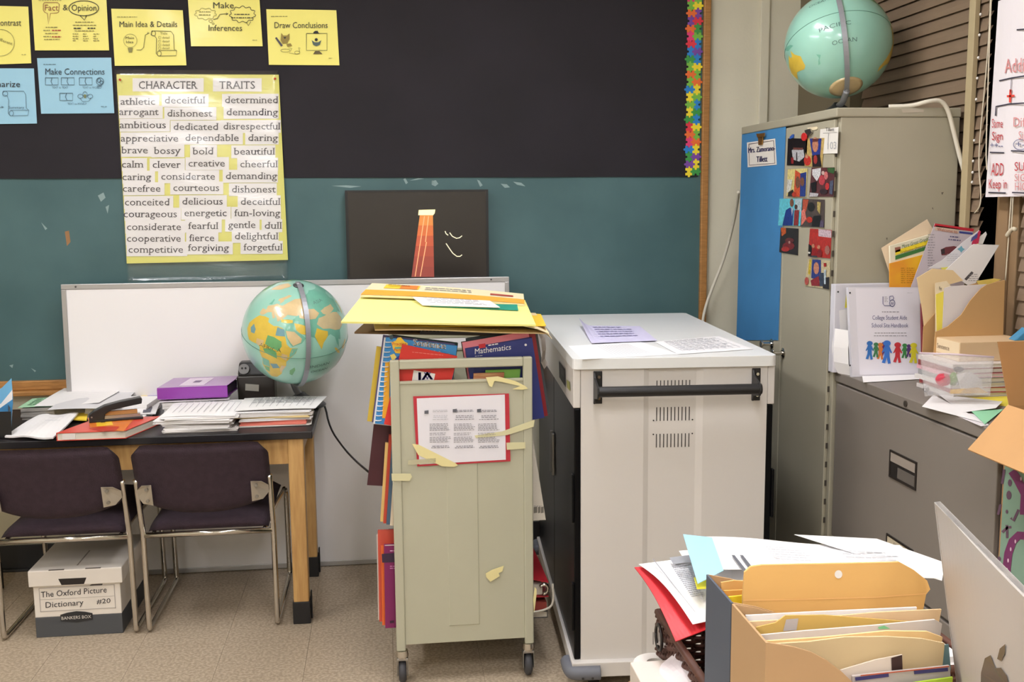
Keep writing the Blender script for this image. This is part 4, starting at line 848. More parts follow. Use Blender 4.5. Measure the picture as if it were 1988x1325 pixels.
PBK = (O.copy(), V((0, -1, 0)))
for i in range(17):
    c = O+eh*(.012+.0162*i)+ew*.010; ringp = [c+V((math.cos(a)*.009, -.002-math.sin(a)*.006, 0)) for a in [k*math.pi/6 for k in range(-1, 8)]]
    obj('spiral_ring', MB().tube(ringp, .0016, 6), WHITE, wbk, smooth=True)
words('Sentence', 803, 865, 671, 13, PBK, WHITE, wbk, tilt=.12, bold=.9); words('Writing', 815, 872, 690, 12, PBK, WHITE, wbk, tilt=.085, bold=.7)
patch('cover_picture', [(760, 665), (768, 662), (772, 656), (778, 655), (786, 664), (792, 667), (789, 678), (781, 687), (768, 686), (763, 678)], PBK, C((238, 196, 60), .4), wbk); words('Practice', 762, 789, 671, 6, PBK, C((200, 60, 50), .4), wbk, eps=.0016, tilt=-.02); words('Perfect', 765, 787, 682, 5, PBK, C((200, 60, 50), .4), wbk, eps=.0016)
patch('cover_picture', [(766, 674), (787, 674), (786, 677), (767, 678)], PBK, C((96, 170, 160), .4), wbk, .0013); patch('cover_picture', [(770, 694), (776, 690), (779, 686), (776, 700), (765, 702)], PBK, C((46, 70, 150), .4), wbk); patch('cover_picture', [(757, 690), (765, 687), (770, 694), (762, 702)], PBK, C((240, 222, 120), .4), wbk, .0009)
patch('cover_picture', arc(760, 655, 4, 5, n=10)[:-1], PBK, C((56, 76, 84), .4), wbk)
patch('cover_border', [(748, 702), (757, 703), (755, 813), (742, 812)], PBK, C((236, 178, 50), .4), wbk, .0009)
# red upside-down book behind the slot
thr = math.radians(14); ehr = V((math.sin(thr), 0, math.cos(thr))); ewr = V((math.cos(thr), 0, -math.sin(thr)))
rb2 = book('red_reader', 'red upside-down book showing white label in the cart handle slot', 'book', ay(781, 669, yf-.0155)-ehr*.268, ewr*.182, ehr*.268, V((0, .0115, 0)), C((214, 52, 44), .45))
PR = (V((0, yf-.0157, 0)), V((0, -1, 0)))
patch('white_label', [(803, 719), (845, 726), (841, 745), (799, 745)], PR, WHITE, rb2); words('VI', 840, 813, 722, -15, PR, C((66, 50, 130), .5), rb2, eps=.0014, tilt=-.05, bold=1); words('A', 836, 823, 723, -14, PR, C((66, 50, 130), .5), rb2, eps=.0014)
words('TEACHER COPY', 860, 806, 695, -4, PR, C((230, 130, 120), .5), rb2, tilt=-.06); dashes([684], 800, 862, 1.2, PR, C((230, 130, 120), .5), rb2, tilt=.1)
B2 = row(1, .878, [(yf, .024, .222, .272, .046, (40, 50, 118), 'textbook', 'navy blue Mathematics textbook standing in the book cart'),
                   (yf+.03, .03, .24, .29, .062, (150, 34, 44), 'red_binder', 'dark red binder behind the Mathematics textbook'),
                   (yf+.066, .02, .24, .30, .075, (84, 92, 96), 'grey_folder', 'grey folder behind the dark red binder in the cart'),
                   (yf+.096, .03, .22, .28, .04, (120, 90, 60), 'brown_book', 'brown book at the back of the top right row')], 'books on the top right shelf')
PM = PY(yf-.0002)
words('Mathematics', 922, 992, 688, 10.5, PM, WHITE, B2[0], tilt=-.13); patch('red_tab', [(929, 669), (942, 667), (943, 675), (930, 677)], PM, C((196, 40, 50), .5), B2[0]); dashes([671], 948, 968, 2.2, PM, WHITE, B2[0], tilt=-.17, ragged=0); patch('white_dot', arc(1020.5, 670, 2.5, 2.5, n=8)[:-1], PM, WHITE, B2[0]); dashes([692], 922, 938, 1.4, PM, PALEINK, B2[0], tilt=-.1)
thm = math.radians(-8.5); ehm = V((math.sin(thm), 0, math.cos(thm))); ewm = V((-math.cos(thm), 0, math.sin(thm)))
pk = obj('pink_sheet', MB().obox(V((CX1+.03, yf+.0245, .95)), ewm*.222, ehm*.225, (0, .004, 0)), C((232, 136, 150), .7)); tag(pk, 'pink paper sticking out above the Mathematics textbook', 'paper')
# white page edges, small books seen in the slot
gb = obj('green_booklet', MB().obox(V((.30, yf-.0155, .872)), (.115, 0, 0), V((.02, 0, .18)), (0, .008, 0)), C((110, 160, 66), .5)); tag(gb, 'green booklet seen through the handle slot under the Mathematics book', 'booklet')
tb2 = obj('tan_book', MB().obox(V((.268, yf-.0255, .872)), (.1, 0, 0), V((.012, 0, .172)), (0, .009, 0)), mat('tan_striped_cover', (196, 160, 110), .5, rgb2=(150, 70, 50), scale=4, stretch=(2, 2, 14))); tag(tb2, 'tan and brown book seen in the right part of the handle slot', 'book')
# middle left row
row(-1, .532, [(yf, .012, .2, .27, .012, (230, 214, 190), 'cream_book', 'cream book with picture cover nearest on the middle left shelf'),
               (yf+.014, .012, .2, .29, .024, (70, 96, 120), 'blue_paperback', 'slate blue paperback on the middle left shelf'),
               (yf+.028, .018, .205, .30, .034, (196, 70, 48), 'red_paperback', 'orange red paperback on the middle left shelf'),
               (yf+.05, .008, .2, .27, .044, (226, 196, 120), 'pale_yellow_folder', 'pale yellow folder fanned out on the middle left shelf'),
               (yf+.062, .01, .2, .25, .036, (60, 130, 110), 'teal_booklet', 'teal booklet on the middle left shelf')], 'books on the middle left shelf', 5)
mr = book('maroon_book', 'maroon hardcover tipped out of the middle left shelf', 'book', V((-.075, 3.44, .655)), V((.2, 0, -.02)), V((.028, 0, .21)), V((0, .02, 0)), C((72, 28, 38), .5))
row(-1, .178, [(yf, .022, .17, .285, .036, (128, 30, 92), 'magenta_book', 'dark magenta book nearest on the bottom left shelf'),
               (yf+.026, .012, .2, .275, .046, (232, 110, 50), 'orange_book', 'orange book behind the magenta book on the bottom shelf'),
               (yf+.042, .012, .2, .26, .042, (236, 222, 140), 'yellow_notebook', 'pale yellow notebook on the bottom left shelf'),
               (yf+.058, .012, .2, .32, .056, (206, 84, 66), 'red_spiral_notebook', 'red spiral notebook sticking out of the bottom left shelf'),
               (yf+.074, .008, .2, .30, .06, (224, 216, 208), 'white_notebook', 'white notebook at the back of the bottom left shelf'),
               (yf+.086, .02, .2, .31, .02, (150, 150, 150), 'grey_notebook', 'grey notebook behind the red spiral notebook')], 'books on the bottom left shelf', .5)
PMg = PY(yf-.0003)
for o in bpy.data.objects:
    if o.name == 'magenta_book': patch('spine_band', [(741, 1076), (768, 1074), (768, 1092), (742, 1093)], PMg, C((54, 34, 62), .5), o); dashes([1100, 1104], 757, 768, 1.4, PMg, C((220, 150, 200), .5), o); dashes([1070], 757, 766, 1.6, PMg, C((230, 190, 220), .5), o); patch('spine_mark', [(757, 1206), (765, 1205), (765, 1210), (757, 1211)], PMg, C((60, 20, 50), .5), o)
# right side: white barcode book, red binders on the lower shelf
wbk2 = book('white_book', 'white paperback with a barcode sticking out right of the book cart', 'book', V((CX1+.052, yf+.02, .527)), V((-.2, 0, 0)), V((-.045, 0, .30)), V((0, .015, 0)), C((224, 216, 200), .6))
PW2 = PY(yf+.0198)
for k, (x0, x1) in enumerate(((1036, 1043), (1044.5, 1049), (1050, 1055.5))): patch('barcode', [(x0, 985), (x1, 984), (x1, 996), (x0, 997)], PW2, C((130, 124, 112)), wbk2)
dashes([983], 1036, 1054, .9, PW2, GREYINK, wbk2)
rb3 = thing('red_ring_binder', 'bright red ring binder lying on the lower right side of the book cart', 'binder', (.5, 3.5, .3))
o0 = V((CX1+.062, yf+.03, .25))
obj('cover', MB().hexa([o0+V((-.2, 0, .0)), o0, o0+V((0, .28, 0)), o0+V((-.2, .28, 0))], [o0+V((-.2, 0, .004)), o0+V((0, 0, .004)), o0+V((0, .28, .004)), o0+V((-.2, .28, .004))]).hexa([o0+V((-.2, 0, .1)), o0+V((0, 0, .05)), o0+V((-.03, .28, .12)), o0+V((-.2, .28, .16))], [o0+V((-.2, 0, .104)), o0+V((0, 0, .054)), o0+V((-.03, .28, .124)), o0+V((-.2, .28, .164))]), C((170, 36, 46), .35), rb3)
obj('page_block', MB().hexa([o0+V((-.2, .01, .006)), o0+V((-.02, .01, .006)), o0+V((-.02, .27, .006)), o0+V((-.2, .27, .006))], [o0+V((-.2, .01, .06)), o0+V((-.02, .01, .04)), o0+V((-.02, .27, .07)), o0+V((-.2, .27, .09))]), PAGES, rb3)
obj('ring_clip', MB().tube([o0+V((-.02, -.002, .012)), o0+V((-.004, -.004, .02)), o0+V((-.002, -.004, .04)), o0+V((-.015, -.003, .048)), o0+V((-.03, -.002, .04))], .006, 8, 1), CHROME, rb3, smooth=True)
bb = thing('telephone_directory', 'thick curved white book under the red ring binder in the cart', 'book', (.5, 3.5, .19))
obj('cover', MB().tube([V((.34, yf+.02, .198)), V((.47, yf+.02, .200)), V((.535, yf+.02, .212)), V((.548, yf+.02, .24)), V((.545, yf+.02, .30))], .004, 6, 2), C((210, 202, 186), .5), bb)
obj('page_block', MB().box(.32, .525, yf+.03, yf+.26, .205, .232), C((150, 60, 50), .7), bb)
wb2 = book('white_directory', 'white page block of a book at the bottom right of the cart', 'book', V((.53, yf+.04, .172)), V((-.2, 0, 0)), V((0, .22, 0)), V((0, 0, .024)), C((60, 56, 58), .5))
# pile lying on top of the cart
def pile(name, lab, pts, m, th, cat, fn=None):
    q = [ay(x, y, Y) for x, y, Y in pts]; return q, qsheet(name, lab, q, m, fn, cat=cat, th=th, nu=12, nv=6)
pile('manila_folder', 'manila folder under the yellow board on the book cart', [(720, 600, 3.72), (1040, 606, 3.72), (1066, 645, 3.36), (728, 640, 3.33)], C((236, 212, 166), .7), .004, 'folder', lambda u, v: -.02*max(0, u-.85)*6*max(0, u-.85)+.003*math.sin(u*6))
pile('brown_folder', 'worn brown folder with dark edge under the manila folders on the cart', [(716, 620, 3.7), (1000, 620, 3.7), (1000, 650, 3.42), (688, 645, 3.45)], C((120, 96, 66), .7), .006, 'folder')
pile('black_spiral_pad', 'black spiral pad with silver coil under the manila folder', [(820, 620, 3.62), (1000, 622, 3.62), (975, 645, 3.40), (815, 644, 3.40)], C((40, 34, 38), .5), .01, 'notepad')
sp = [o for o in bpy.data.objects if o.name == 'black_spiral_pad'][0]
for i in range(22): p = ay(818+i*7.2, 641.5, 3.392); obj('coil_ring', MB().lathe(p, [(.0035, -.0012), (.0045, 0), (.0035, .0012)], 10, V((1, 0, 0))), C((150, 150, 150), .4), sp)
pile('golden_folder', 'golden yellow folder edge under the right side of the yellow board', [(760, 598, 3.72), (1050, 610, 3.72), (1060, 632, 3.4), (755, 634, 3.38)], C((240, 200, 60), .7), .003, 'folder')
q, yb = pile('yellow_board', 'large pale yellow poster board lying on top of the book cart', [(715, 561, 3.76), (1019, 585, 3.74), (1040, 633, 3.28), (662, 627, 3.28)], C((240, 233, 142), .7), .006, 'board', lambda u, v: .004*math.sin(u*3.1)*(1-v)+.004)
q, cp = pile('calendar_pad', 'cream and orange printed pad along the back of the yellow board', [(722, 553, 3.75), (1016, 574, 3.74), (1018, 594, 3.6), (700, 576, 3.58)], C((226, 214, 176), .6), .008, 'pad', lambda u, v: .005*math.sin(u*3.1)+.006)
def on_quad(t, q, u0, u1, v0, v1, m, lift, name='print'):
    B_ = lambda u, v: (q[0]*(1-u)+q[1]*u)*(1-v)+(q[3]*(1-u)+q[2]*u)*v
    n = (q[1]-q[0]).cross(q[3]-q[0]).normalized(); n = n if n.dot(EYE-q[0]) > 0 else -n
    N_ = 10; mb = MB(); P = [B_(u0+(u1-u0)*i/N_, v)+n*(lift+.005*math.sin(3.1*(u0+(u1-u0)*i/N_))) for v in (v0, v1) for i in range(N_+1)]
    mb.add(P, [(i, i+1, N_+2+i, N_+1+i) for i in range(N_)]); return obj(name, mb, m, t)
on_quad(cp, q, 0, 1, .58, 1, C((236, 164, 62), .6), .0072); on_quad(cp, q, .1, .32, .1, .42, C((236, 196, 60), .6), .0074); on_quad(cp, q, .2, .31, .1, .42, C((226, 130, 60), .6), .0078); on_quad(cp, q, .78, .93, .3, .45, C((160, 70, 60), .6), .0076)
bq_ = lambda u, v: (q[0]*(1-u)+q[1]*u)*(1-v)+(q[3]*(1-u)+q[2]*u)*v
print_on(cp, [x+V((0, 0, .007)) for x in q], 2, GREYINK, .36, .7, .2, .5, seed=3, lift=.006); print_on(cp, [x+V((0, 0, .007)) for x in q], 1, INK, .12, .29, .2, .34, seed=5, lift=.008)
q, pc = pile('printed_card', 'white printed card with a green strip on the yellow board', [(800, 583, 3.58), (950, 592, 3.58), (970, 605, 3.5), (820, 599, 3.5)], WHITE, .002, 'card', lambda u, v: .012+.003*u)
print_on(pc, [x+V((0, 0, .013)) for x in q], 5, GREYINK, .12, .9, .15, .95, seed=9, lift=.004)
q2, gc = pile('green_card', 'dark green card under the white printed card on the yellow board', [(850, 594, 3.58), (1004, 597, 3.56), (1006, 608, 3.5), (835, 600, 3.5)], C((40, 140, 120), .6), .002, 'card', lambda u, v: .010)
# loose papers slumping on the right of the cart
lp = thing('limp_sheet', 'limp grey-white sheet hanging between the book cart and white cart', 'paper', ay(1062, 700, 3.45))
obj('sheet', MB().ribbon([ay(1046, 640, 3.5), ay(1054, 655, 3.48), ay(1056, 680, 3.47), ay(1054, 700, 3.46), ay(1060, 712, 3.45)], [V((.014, .05, 0))]*5, [V((.001, 0, 0))]*5), C((196, 186, 176), .7), lp)
fb = obj('manila_tongue', MB().ribbon([ay(1010, 628, 3.4), ay(1035, 633, 3.4), ay(1055, 641, 3.39), ay(1063, 652, 3.38)], [V((0, .09, 0))]*4, [V((0, 0, .0025))]*4), C((240, 222, 184), .7)); tag(fb, 'curled manila sheet drooping over the right end of the cart pile', 'paper')
# ================================================================ white charging cart
ang = math.radians(-3.3); EX = V((math.cos(ang), math.sin(ang), 0)); EYV = V((-math.sin(ang), math.cos(ang), 0)); CO = V((.574, 3.15, 0))
CW, CD, CT = .648, 1.262, 1.11
def Q(u, v, z): return CO+EX*u+EYV*v+V((0, 0, z))
def qb(u0, u1, v0, v1, za, zb, mb=None): return (mb or MB()).hexa([Q(u0, v0, za), Q(u1, v0, za), Q(u1, v1, za), Q(u0, v1, za)], [Q(u0, v0, zb), Q(u1, v0, zb), Q(u1, v1, zb), Q(u0, v1, zb)])
CWH = mat('white_powder_coat', (212, 207, 202), .45); BLKG = mat('black_gloss_door', (13, 13, 15), .32, spec=.12)
cc = thing('charging_cart', 'white steel charging cart with black side doors and push handle', 'cart', Q(.32, .6, 0))
def rrect(u0, u1, v0, v1, r, z): 
    P = []
    for (cu, cv, a) in ((u1-r, v1-r, 0), (u0+r, v1-r, 90), (u0+r, v0+r, 180), (u1-r, v0+r, 270)): P += [Q(cu+r*math.cos(math.radians(a+k*18)), cv+r*math.sin(math.radians(a+k*18)), z) for k in range(6)]
    return P
obj('top', MB().prism(rrect(0, CW, 0, CD, .022, CT-.034), (0, 0, .034)), mat('white_laminate_top', (224, 225, 224), .4), cc, bevel=.004)
obj('upper_band', qb(.003, .026, .012, CD-.012, .952, CT-.034), CWH, cc, bevel=.003); obj('upper_band', qb(CW-.026, CW-.003, .012, CD-.012, .952, CT-.034), CWH, cc, bevel=.003)
g = [.027, .226, .243, .394, .416, CW-.027]
mb = MB(); zA, zB = .118, CT-.034
fr_ = [(g[0], .012), (g[1], .012), (g[2], .019), (g[3], .019), (g[4], .012), (g[5], .012)]
mb.prism([Q(u, v, zA) for u, v in fr_]+[Q(g[5], .032, zA), Q(g[0], .032, zA)], (0, 0, zB-zA)); fp = obj('front_panel', mb, CWH, cc)
sl = qb(-.0012, .0012, .0175, .0192, 0, .043).mesh('vent_slot'); SLM = C((44, 42, 40)); sl.materials.append(SLM)
sl = MB().hexa([EX*a+EYV*b for a, b in ((-.0013, -.0012), (.0013, -.0012), (.0013, .0005), (-.0013, .0005))], [EX*a+EYV*b+V((0, 0, .044)) for a, b in ((-.0013, -.0012), (.0013, -.0012), (.0013, .0005), (-.0013, .0005))]).mesh('vent_slot'); sl.materials.append(SLM)
for zr in (.862, .948, 1.034-.0):
    for i in range(10):
        o = obj('vent_slot', sl, SLM, fp); o.location = Q(.269+i*.0116, .019, zr-.044)
for (u, z) in ((.259, .861), (.384, .861), (.259, .906), (.384, .906)): obj('rivet', MB().cyl(Q(u, .0185, z), Q(u, .0175, z), .0025, n=8), SLM, fp)
obj('back_panel', qb(.02, CW-.02, CD-.03, CD-.012, .118, CT-.034), CWH, cc)
for s, u0, u1 in ((0, .006, .026), (1, CW-.026, CW-.006)):
    for v0, v1 in ((.014, .62), (.625, CD-.014)):
        d = obj('side_door', qb(u0, u1, v0, v1, .12, .95), BLKG, cc, bevel=.004)
        uu = u0-.012 if s == 0 else u1+.002
        obj('door_handle', qb(uu, uu+.01, .59 if v0 < .1 else .64, .605 if v0 < .1 else .655, .58, .74), STEEL, d, bevel=.002)
for s in (0, 1):
    for zc in (.30, .66): obj('corner_hinge', qb(-.002 if s == 0 else CW-.006, .006 if s == 0 else CW+.003, .008, .03, zc-.08, zc+.08), BLKG, cc, bevel=.003)
base = obj('base', qb(-.004, CW+.004, -.012, CD+.01, .07, .12), CWH, cc, bevel=.003)
BUMP = mat('grey_bumper', (104, 106, 114), .55)
for (u, v, du, dv) in ((-.004, -.012, .09, .16), (CW+.004, -.012, -.09, .16), (-.004, CD+.01, .09, -.16), (CW+.004, CD+.01, -.09, -.16)):
    su, sv = (1 if du > 0 else -1), (1 if dv > 0 else -1)
    o = obj('corner_bumper', MB().tube([Q(u+du, v-sv*.006, .088), Q(u+su*.03, v-sv*.006, .088), Q(u, v+0*sv, .088), Q(u-su*.006, v+sv*.03, .088), Q(u-su*.006, v+dv*.55, .088)], .0225, 12, 2), BUMP, cc, smooth=True)
    for k in (.35, .7): obj('screw_hole', MB().cyl(Q(u+du*k, v-sv*.0275, .08), Q(u+du*k, v-sv*.0292, .08), .004, n=8), SLM, o)
for (u, v) in ((.08, .08), (CW-.08, .08), (.08, CD-.08), (CW-.08, CD-.08)):
    k = obj('caster', qb(u-.03, u+.03, v-.03, v+.03, .058, .07), BLACKPL, cc); p = Q(u, v+.02, .032)
    obj('wheel', MB().cyl(p-EX*.016, p+EX*.016, .032, n=22), BLACKPL, k); obj('fork', MB().hexa([Q(u-.022, v-.02, .025), Q(u-.018, v-.02, .025), Q(u-.018, v+.035, .025), Q(u-.022, v+.035, .025)], [Q(u-.022, v-.02, .06), Q(u-.018, v-.02, .06), Q(u-.018, v+.035, .06), Q(u-.022, v+.035, .06)]), BLACKPL, k)
hz, hv = 1.015, -.058
hd = obj('push_handle', MB().cyl(Q(.068, hv, hz), Q(CW-.068, hv, hz), .0165, n=24), mat('black_grip', (26, 25, 27), .45), cc, smooth=False)
for u in (.066, CW-.078):
    br = obj('handle_bracket', MB().prism([Q(u, .012, hz+.045), Q(u, .002, hz+.052), Q(u, -.01, hz+.035), Q(u, hv-.018, hz+.016), Q(u, hv-.022, hz-.004), Q(u, hv-.012, hz-.02), Q(u, -.012, hz-.03), Q(u, .002, hz-.05), Q(u, .012, hz-.045)], EX*.006).prism([Q(u, .0118, hz-.05), Q(u, .0118, hz+.054), Q(u, .008, hz+.054), Q(u, .008, hz-.05)], EX*(.028)), mat('black_grip', (26, 25, 27)), cc, bevel=.002)
    for dz in (.036, -.032): obj('bolt', MB().cyl(Q(u+.017, .0085, hz+dz), Q(u+.017, .002, hz+dz), .0075, .005, 12), CHROME, br)
PSD = (Q(.0025, 0, 0), -EX)
patch('power_inlet', [(1086, 701), (1098, 717), (1099, 752), (1087, 733)], PSD, SLM, cc, .002); patch('inlet_switch', [(1090, 712), (1097, 720), (1098, 735), (1091, 726)], PSD, C((70, 66, 66)), cc, .003); patch('sticker', [(1101, 737), (1107, 742), (1108, 760), (1102, 753)], PSD, C((150, 150, 90)), cc, .002)
# small logo low on the panel
stroke('panel_mark', [[(1268, 1228), (1268, 1252)], [(1275, 1230), (1274, 1240)]], 1.4, (Q(.25, .019, 0), -EYV), C((90, 86, 82)), fp)
# papers on the cart top
def cart_sheet(lab, pts, m, fn=None, z=CT+.0012, name='loose_sheet'):
    q = [az(x, y, z) for x, y in pts]; return q, qsheet(name, lab, q, m, fn, th=.0006, nu=12, nv=8)
q, t = cart_sheet('white lined sheet at the front left of the charging cart top', [(1102, 672), (1128+2, 670), (1165, 696), (1122, 699)], WHITE, z=CT+.001)
bpy.data.objects.remove(t.children[0]); bpy.data.objects.remove(t)
q, t = cart_sheet('white ruled sheet at the front left of the charging cart top', [(1103, 672), (1243, 664), (1316, 688), (1131, 698)], mat('bright_paper', (240, 239, 240), .7)); lines_on(t, q, 12, .0016, PALEINK, .36, .76, .12, .85, vert=True, lift=.001)
q, t = cart_sheet('white form with a printed grid at the front right of the cart top', [(1271, 664), (1395, 653), (1462, 678), (1316, 688)], mat('bright_paper', (240, 239, 240)), z=CT+.0022); lines_on(t, q, 9, .002, PALEINK, .12, .9, .15, .85, vert=True, lift=.001); lines_on(t, q, 6, .002, PALEINK, .12, .9, .15, .85, lift=.001); print_on(t, q, 2, GREYINK, .12, .9, .06, .16, lift=.001); print_on(t, q, 6, PALEINK, .15, .88, .2, .85, lift=.0012, seed=4)
q, t = cart_sheet('lavender printed sheet with a curled corner on the charging cart', [(1124, 633), (1242, 634), (1276, 662), (1149, 667)], C((206, 202, 230), .7), lambda u, v: .03*max(0, 1-u*5)**2*max(0, 1-v*1.2)+.001, z=CT+.004); print_on(t, q, 5, C((168, 164, 200)), .2, .8, .1, .8, lift=.0035)
# ================================================================ grey locker
LX, LY0, LY1, LZ, LXB = 1.49, 3.33, 4.243, 1.893, 1.918
LOCK = mat('grey_beige_locker', (168, 162, 142), .5, vary=.07, scale=3)
lk = thing('storage_locker', 'tall grey-beige double-door steel locker with blue paper and photos', 'cabinet', (1.7, 3.8, 0))
obj('body', MB().box(LX+.012, LXB, LY0, LY1, 0, LZ-.03), LOCK, lk, bevel=.003)
obj('top_cap', MB().box(LX-.006, LXB+.002, LY0-.004, LY1+.004, LZ-.03, LZ), LOCK, lk, bevel=.004)
d1 = obj('door', MB().box(LX, LX+.012, LY0+.022, 3.772, .08, LZ-.036), LOCK, lk, bevel=.003); d2 = obj('door', MB().box(LX, LX+.012, 3.776, LY1-.01, .08, LZ-.036), LOCK, lk, bevel=.003)
for i in range(26): obj('hinge_knuckle', MB().box(LX+.002, LX+.009, LY0+.0135, LY0+.015, .15+i*.066, .17+i*.066), C((66, 60, 52)), d1)
PD = PX(LX-.0004)
for (px_, py_, dr) in ((1521, 686, d1), (1499, 668, d2)):
    p = ax(px_, py_, LX)
    pltz = obj('handle_plate', MB().lathe(p, [(.02, 0), (.02, .003), (.012, .006)], 18, V((-1, 0, 0))), CHROME, dr, smooth=False)
    obj('handle_shaft', MB().cyl(p, p+V((-.04, 0, 0)), .008, n=12), CHROME, pltz, smooth=False)
    if dr is d1: obj('handle_lever', MB().prism([p+V((-.036, -.008, .012)), p+V((-.036, .008, .012)), p+V((-.036, .007, -.04)), p+V((-.036, .002, -.105)), p+V((-.036, -.004, -.105)), p+V((-.036, -.008, -.04))], (-.008, 0, 0)), CHROME, pltz, bevel=.002)
    else: obj('handle_lever', MB().cyl(p+V((-.04, 0, 0)), p+V((-.046, 0, 0)), .013, n=12), CHROME, pltz)
for pts in ([(1720, 462), (1723, 462), (1722, 467)], [(1827, 374), (1832, 373), (1829, 379)], [(1809, 404), (1811, 403), (1812, 408)], [(1758, 487), (1762, 486), (1760, 490)]): patch('scuff', pts, PY(LY0-.0002), C((96, 90, 78)), lk)
patch('masking_strip', [(1750, 212), (1770, 211), (1793, 213), (1793, 218), (1752, 219)], PY(LY0-.0045), C((186, 176, 158)), lk)
# blue paper on the far door
bl = obj('blue_paper', MB().slab([ax(1441, 257, LX-.001), ax(1526, 246, LX-.001), ax(1511, 661, LX-.001), ax(1430, 661, LX-.001)], (-.0012, 0, 0)), mat('blue_construction_paper', (62, 128, 182), .75, vary=.14, scale=4)); tag(bl, 'long blue paper covering the far door of the grey locker', 'paper')
PB2 = PX(LX-.0045)
nc = thing('name_card', 'white teacher name card on the blue locker paper', 'name card', ax(1478, 320, LX))
obj('card', MB().slab([ax(x, y, LX-.0032) for x, y in ((1450.5, 277), (1505, 269), (1508, 320), (1452, 325))], (-.001, 0, 0)), mat('name_card_paper', (226, 220, 212), .6), nc)
stroke('border', [[(1454, 280), (1502, 273), (1504.5, 317), (1455, 321), (1454, 280)]], 1.2, PB2, C((100, 84, 96)), nc)
words('Mrs. Zamorano-', 1453, 1505, 297, 10, PB2, C((62, 58, 104)), nc, tilt=-.09, bold=.35); words('Tillett', 1469, 1490, 315, 11, PB2, C((62, 58, 104)), nc, tilt=-.06, bold=.35)
cl = thing('bulldog_clip', 'brass clip holding the name card on the locker', 'clip', ax(1477, 275, LX)); BR = mat('brass', (176, 132, 74), .35, .8)
obj('clip_jaw', MB().slab([ax(x, y, LX-.006) for x, y in ((1473, 266), (1483, 264), (1481, 281), (1474, 282))], (-.004, 0, 0)), BR, cl, bevel=.001); obj('clip_wing', MB().slab([ax(x, y, LX-.011) for x, y in ((1469, 260), (1486, 258), (1485, 265), (1471, 267))], (-.003, 0, 0)), BR, cl, bevel=.001)
nt = thing('number_note', 'white note with handwritten number at the top right of the locker door', 'note', ax(1610, 290, LX))
obj('note_paper', MB().slab([ax(x, y, LX-.0015) for x, y in ((1593, 251), (1628, 247), (1626, 298), (1590, 299))], (-.0008, 0, 0)), C((222, 218, 210), .7), nt)
PNN = PX(LX-.0026); words('Tillett', 1603, 1620, 255, 7, PNN, C((70, 66, 66)), nt); words('103', 1607, 1624, 290, 14, PNN, C((168, 168, 172)), nt, tilt=-.05); stroke('pen_line', [[(1598, 259), (1625, 257)], [(1609, 259), (1607, 282)]], .9, PNN, C((150, 148, 150)), nt)
mg = thing('magnet', 'red oval magnet above the snapshots on the locker', 'magnet', ax(1562, 270, LX)); obj('magnet_body', MB().prism([ax(x, y, LX-.006) for x, y in arc(1562.5, 266, 5, 8, n=16)[:-1]], (-.005, 0, 0)), C((196, 44, 44), .3), mg, bevel=.001)
mg = thing('silver_magnet', 'small silver magnet clip near the locker top', 'magnet', ax(1570, 260, LX)); obj('magnet_body', MB().prism([ax(x, y, LX-.002) for x, y in ((1565, 253), (1575, 250), (1579, 257), (1573, 264), (1567, 261))], (-.006, 0, 0)), STEEL, mg)
mg = thing('blue_magnet', 'small blue magnet above the leftmost top snapshot', 'magnet', ax(1538, 265, LX)); obj('magnet_body', MB().prism([ax(x, y, LX-.002) for x, y in ((1535, 266), (1540, 261), (1542, 261), (1541, 268), (1535, 270))], (-.004, 0, 0)), C((50, 90, 170), .3), mg)
tp_ = obj('tape_bit', MB().prism([ax(x, y, LX-.001) for x, y in ((1568, 248), (1586, 246), (1588, 249), (1586, 252), (1569, 254))], (-.001, 0, 0)), C((226, 212, 178), .6)); tag(tp_, 'short cream tape bit at the top of the locker door', 'tape')
# snapshots
def snap(lab, quad, bg, shapes, curl=.006):
    t = thing('snapshot', lab, 'photo', ax(*quad[3], LX), 'snapshots on the locker door'); q = [ax(x, y, LX-.002) for x, y in quad]
    obj('print', MB().slab(q, (-.0008, 0, 0)), mat('photo_%d_%d_%d' % bg, bg, .35, coat=.3, vary=.35, scale=120, detail=8), t)
    P_ = PX(LX-.003)
    for i, (c, pts) in enumerate(shapes): patch('image', pts, P_, mat('snap_%d_%d_%d' % c, c, .4, vary=.5, scale=160, detail=8), t, .0003+.00025*i)
SK, SK2 = (206, 140, 110), (130, 86, 66)
ell = lambda x, y, rx, ry: arc(x, y, rx, ry, n=10)[:-1]
snap('snapshot of a group in white on a black stage', ((1530, 269), (1568, 269), (1566, 322), (1528, 321)), (26, 22, 24), [((196, 196, 200), [(1537, 292), (1545, 288), (1560, 290), (1562, 305), (1552, 314), (1540, 310)]), ((60, 50, 54), [(1546, 296), (1548, 296), (1548, 312), (1546, 312)]), ((150, 40, 44), [(1536, 306), (1541, 306), (1541, 318), (1536, 318)]), ((120, 70, 64), [(1540, 287), (1560, 287), (1559, 291), (1541, 291)])])
snap('snapshot of two people before a large painted face with blue and yellow', ((1566, 269), (1601, 268), (1596, 325), (1562, 323)), (206, 176, 106), [((50, 66, 150), [(1572, 269), (1595, 269), (1592, 305), (1577, 303)]), (SK, ell(1583, 281, 6, 15)), ((110, 60, 56), [(1577, 270), (1590, 269), (1588, 275), (1578, 276)]), ((210, 60, 50), ell(1568, 312, 7, 10)), (SK, ell(1567, 304, 3, 4)), ((40, 34, 40), [(1577, 302), (1592, 300), (1596, 324), (1578, 324)]), ((170, 60, 56), ell(1584, 310, 4, 9))])
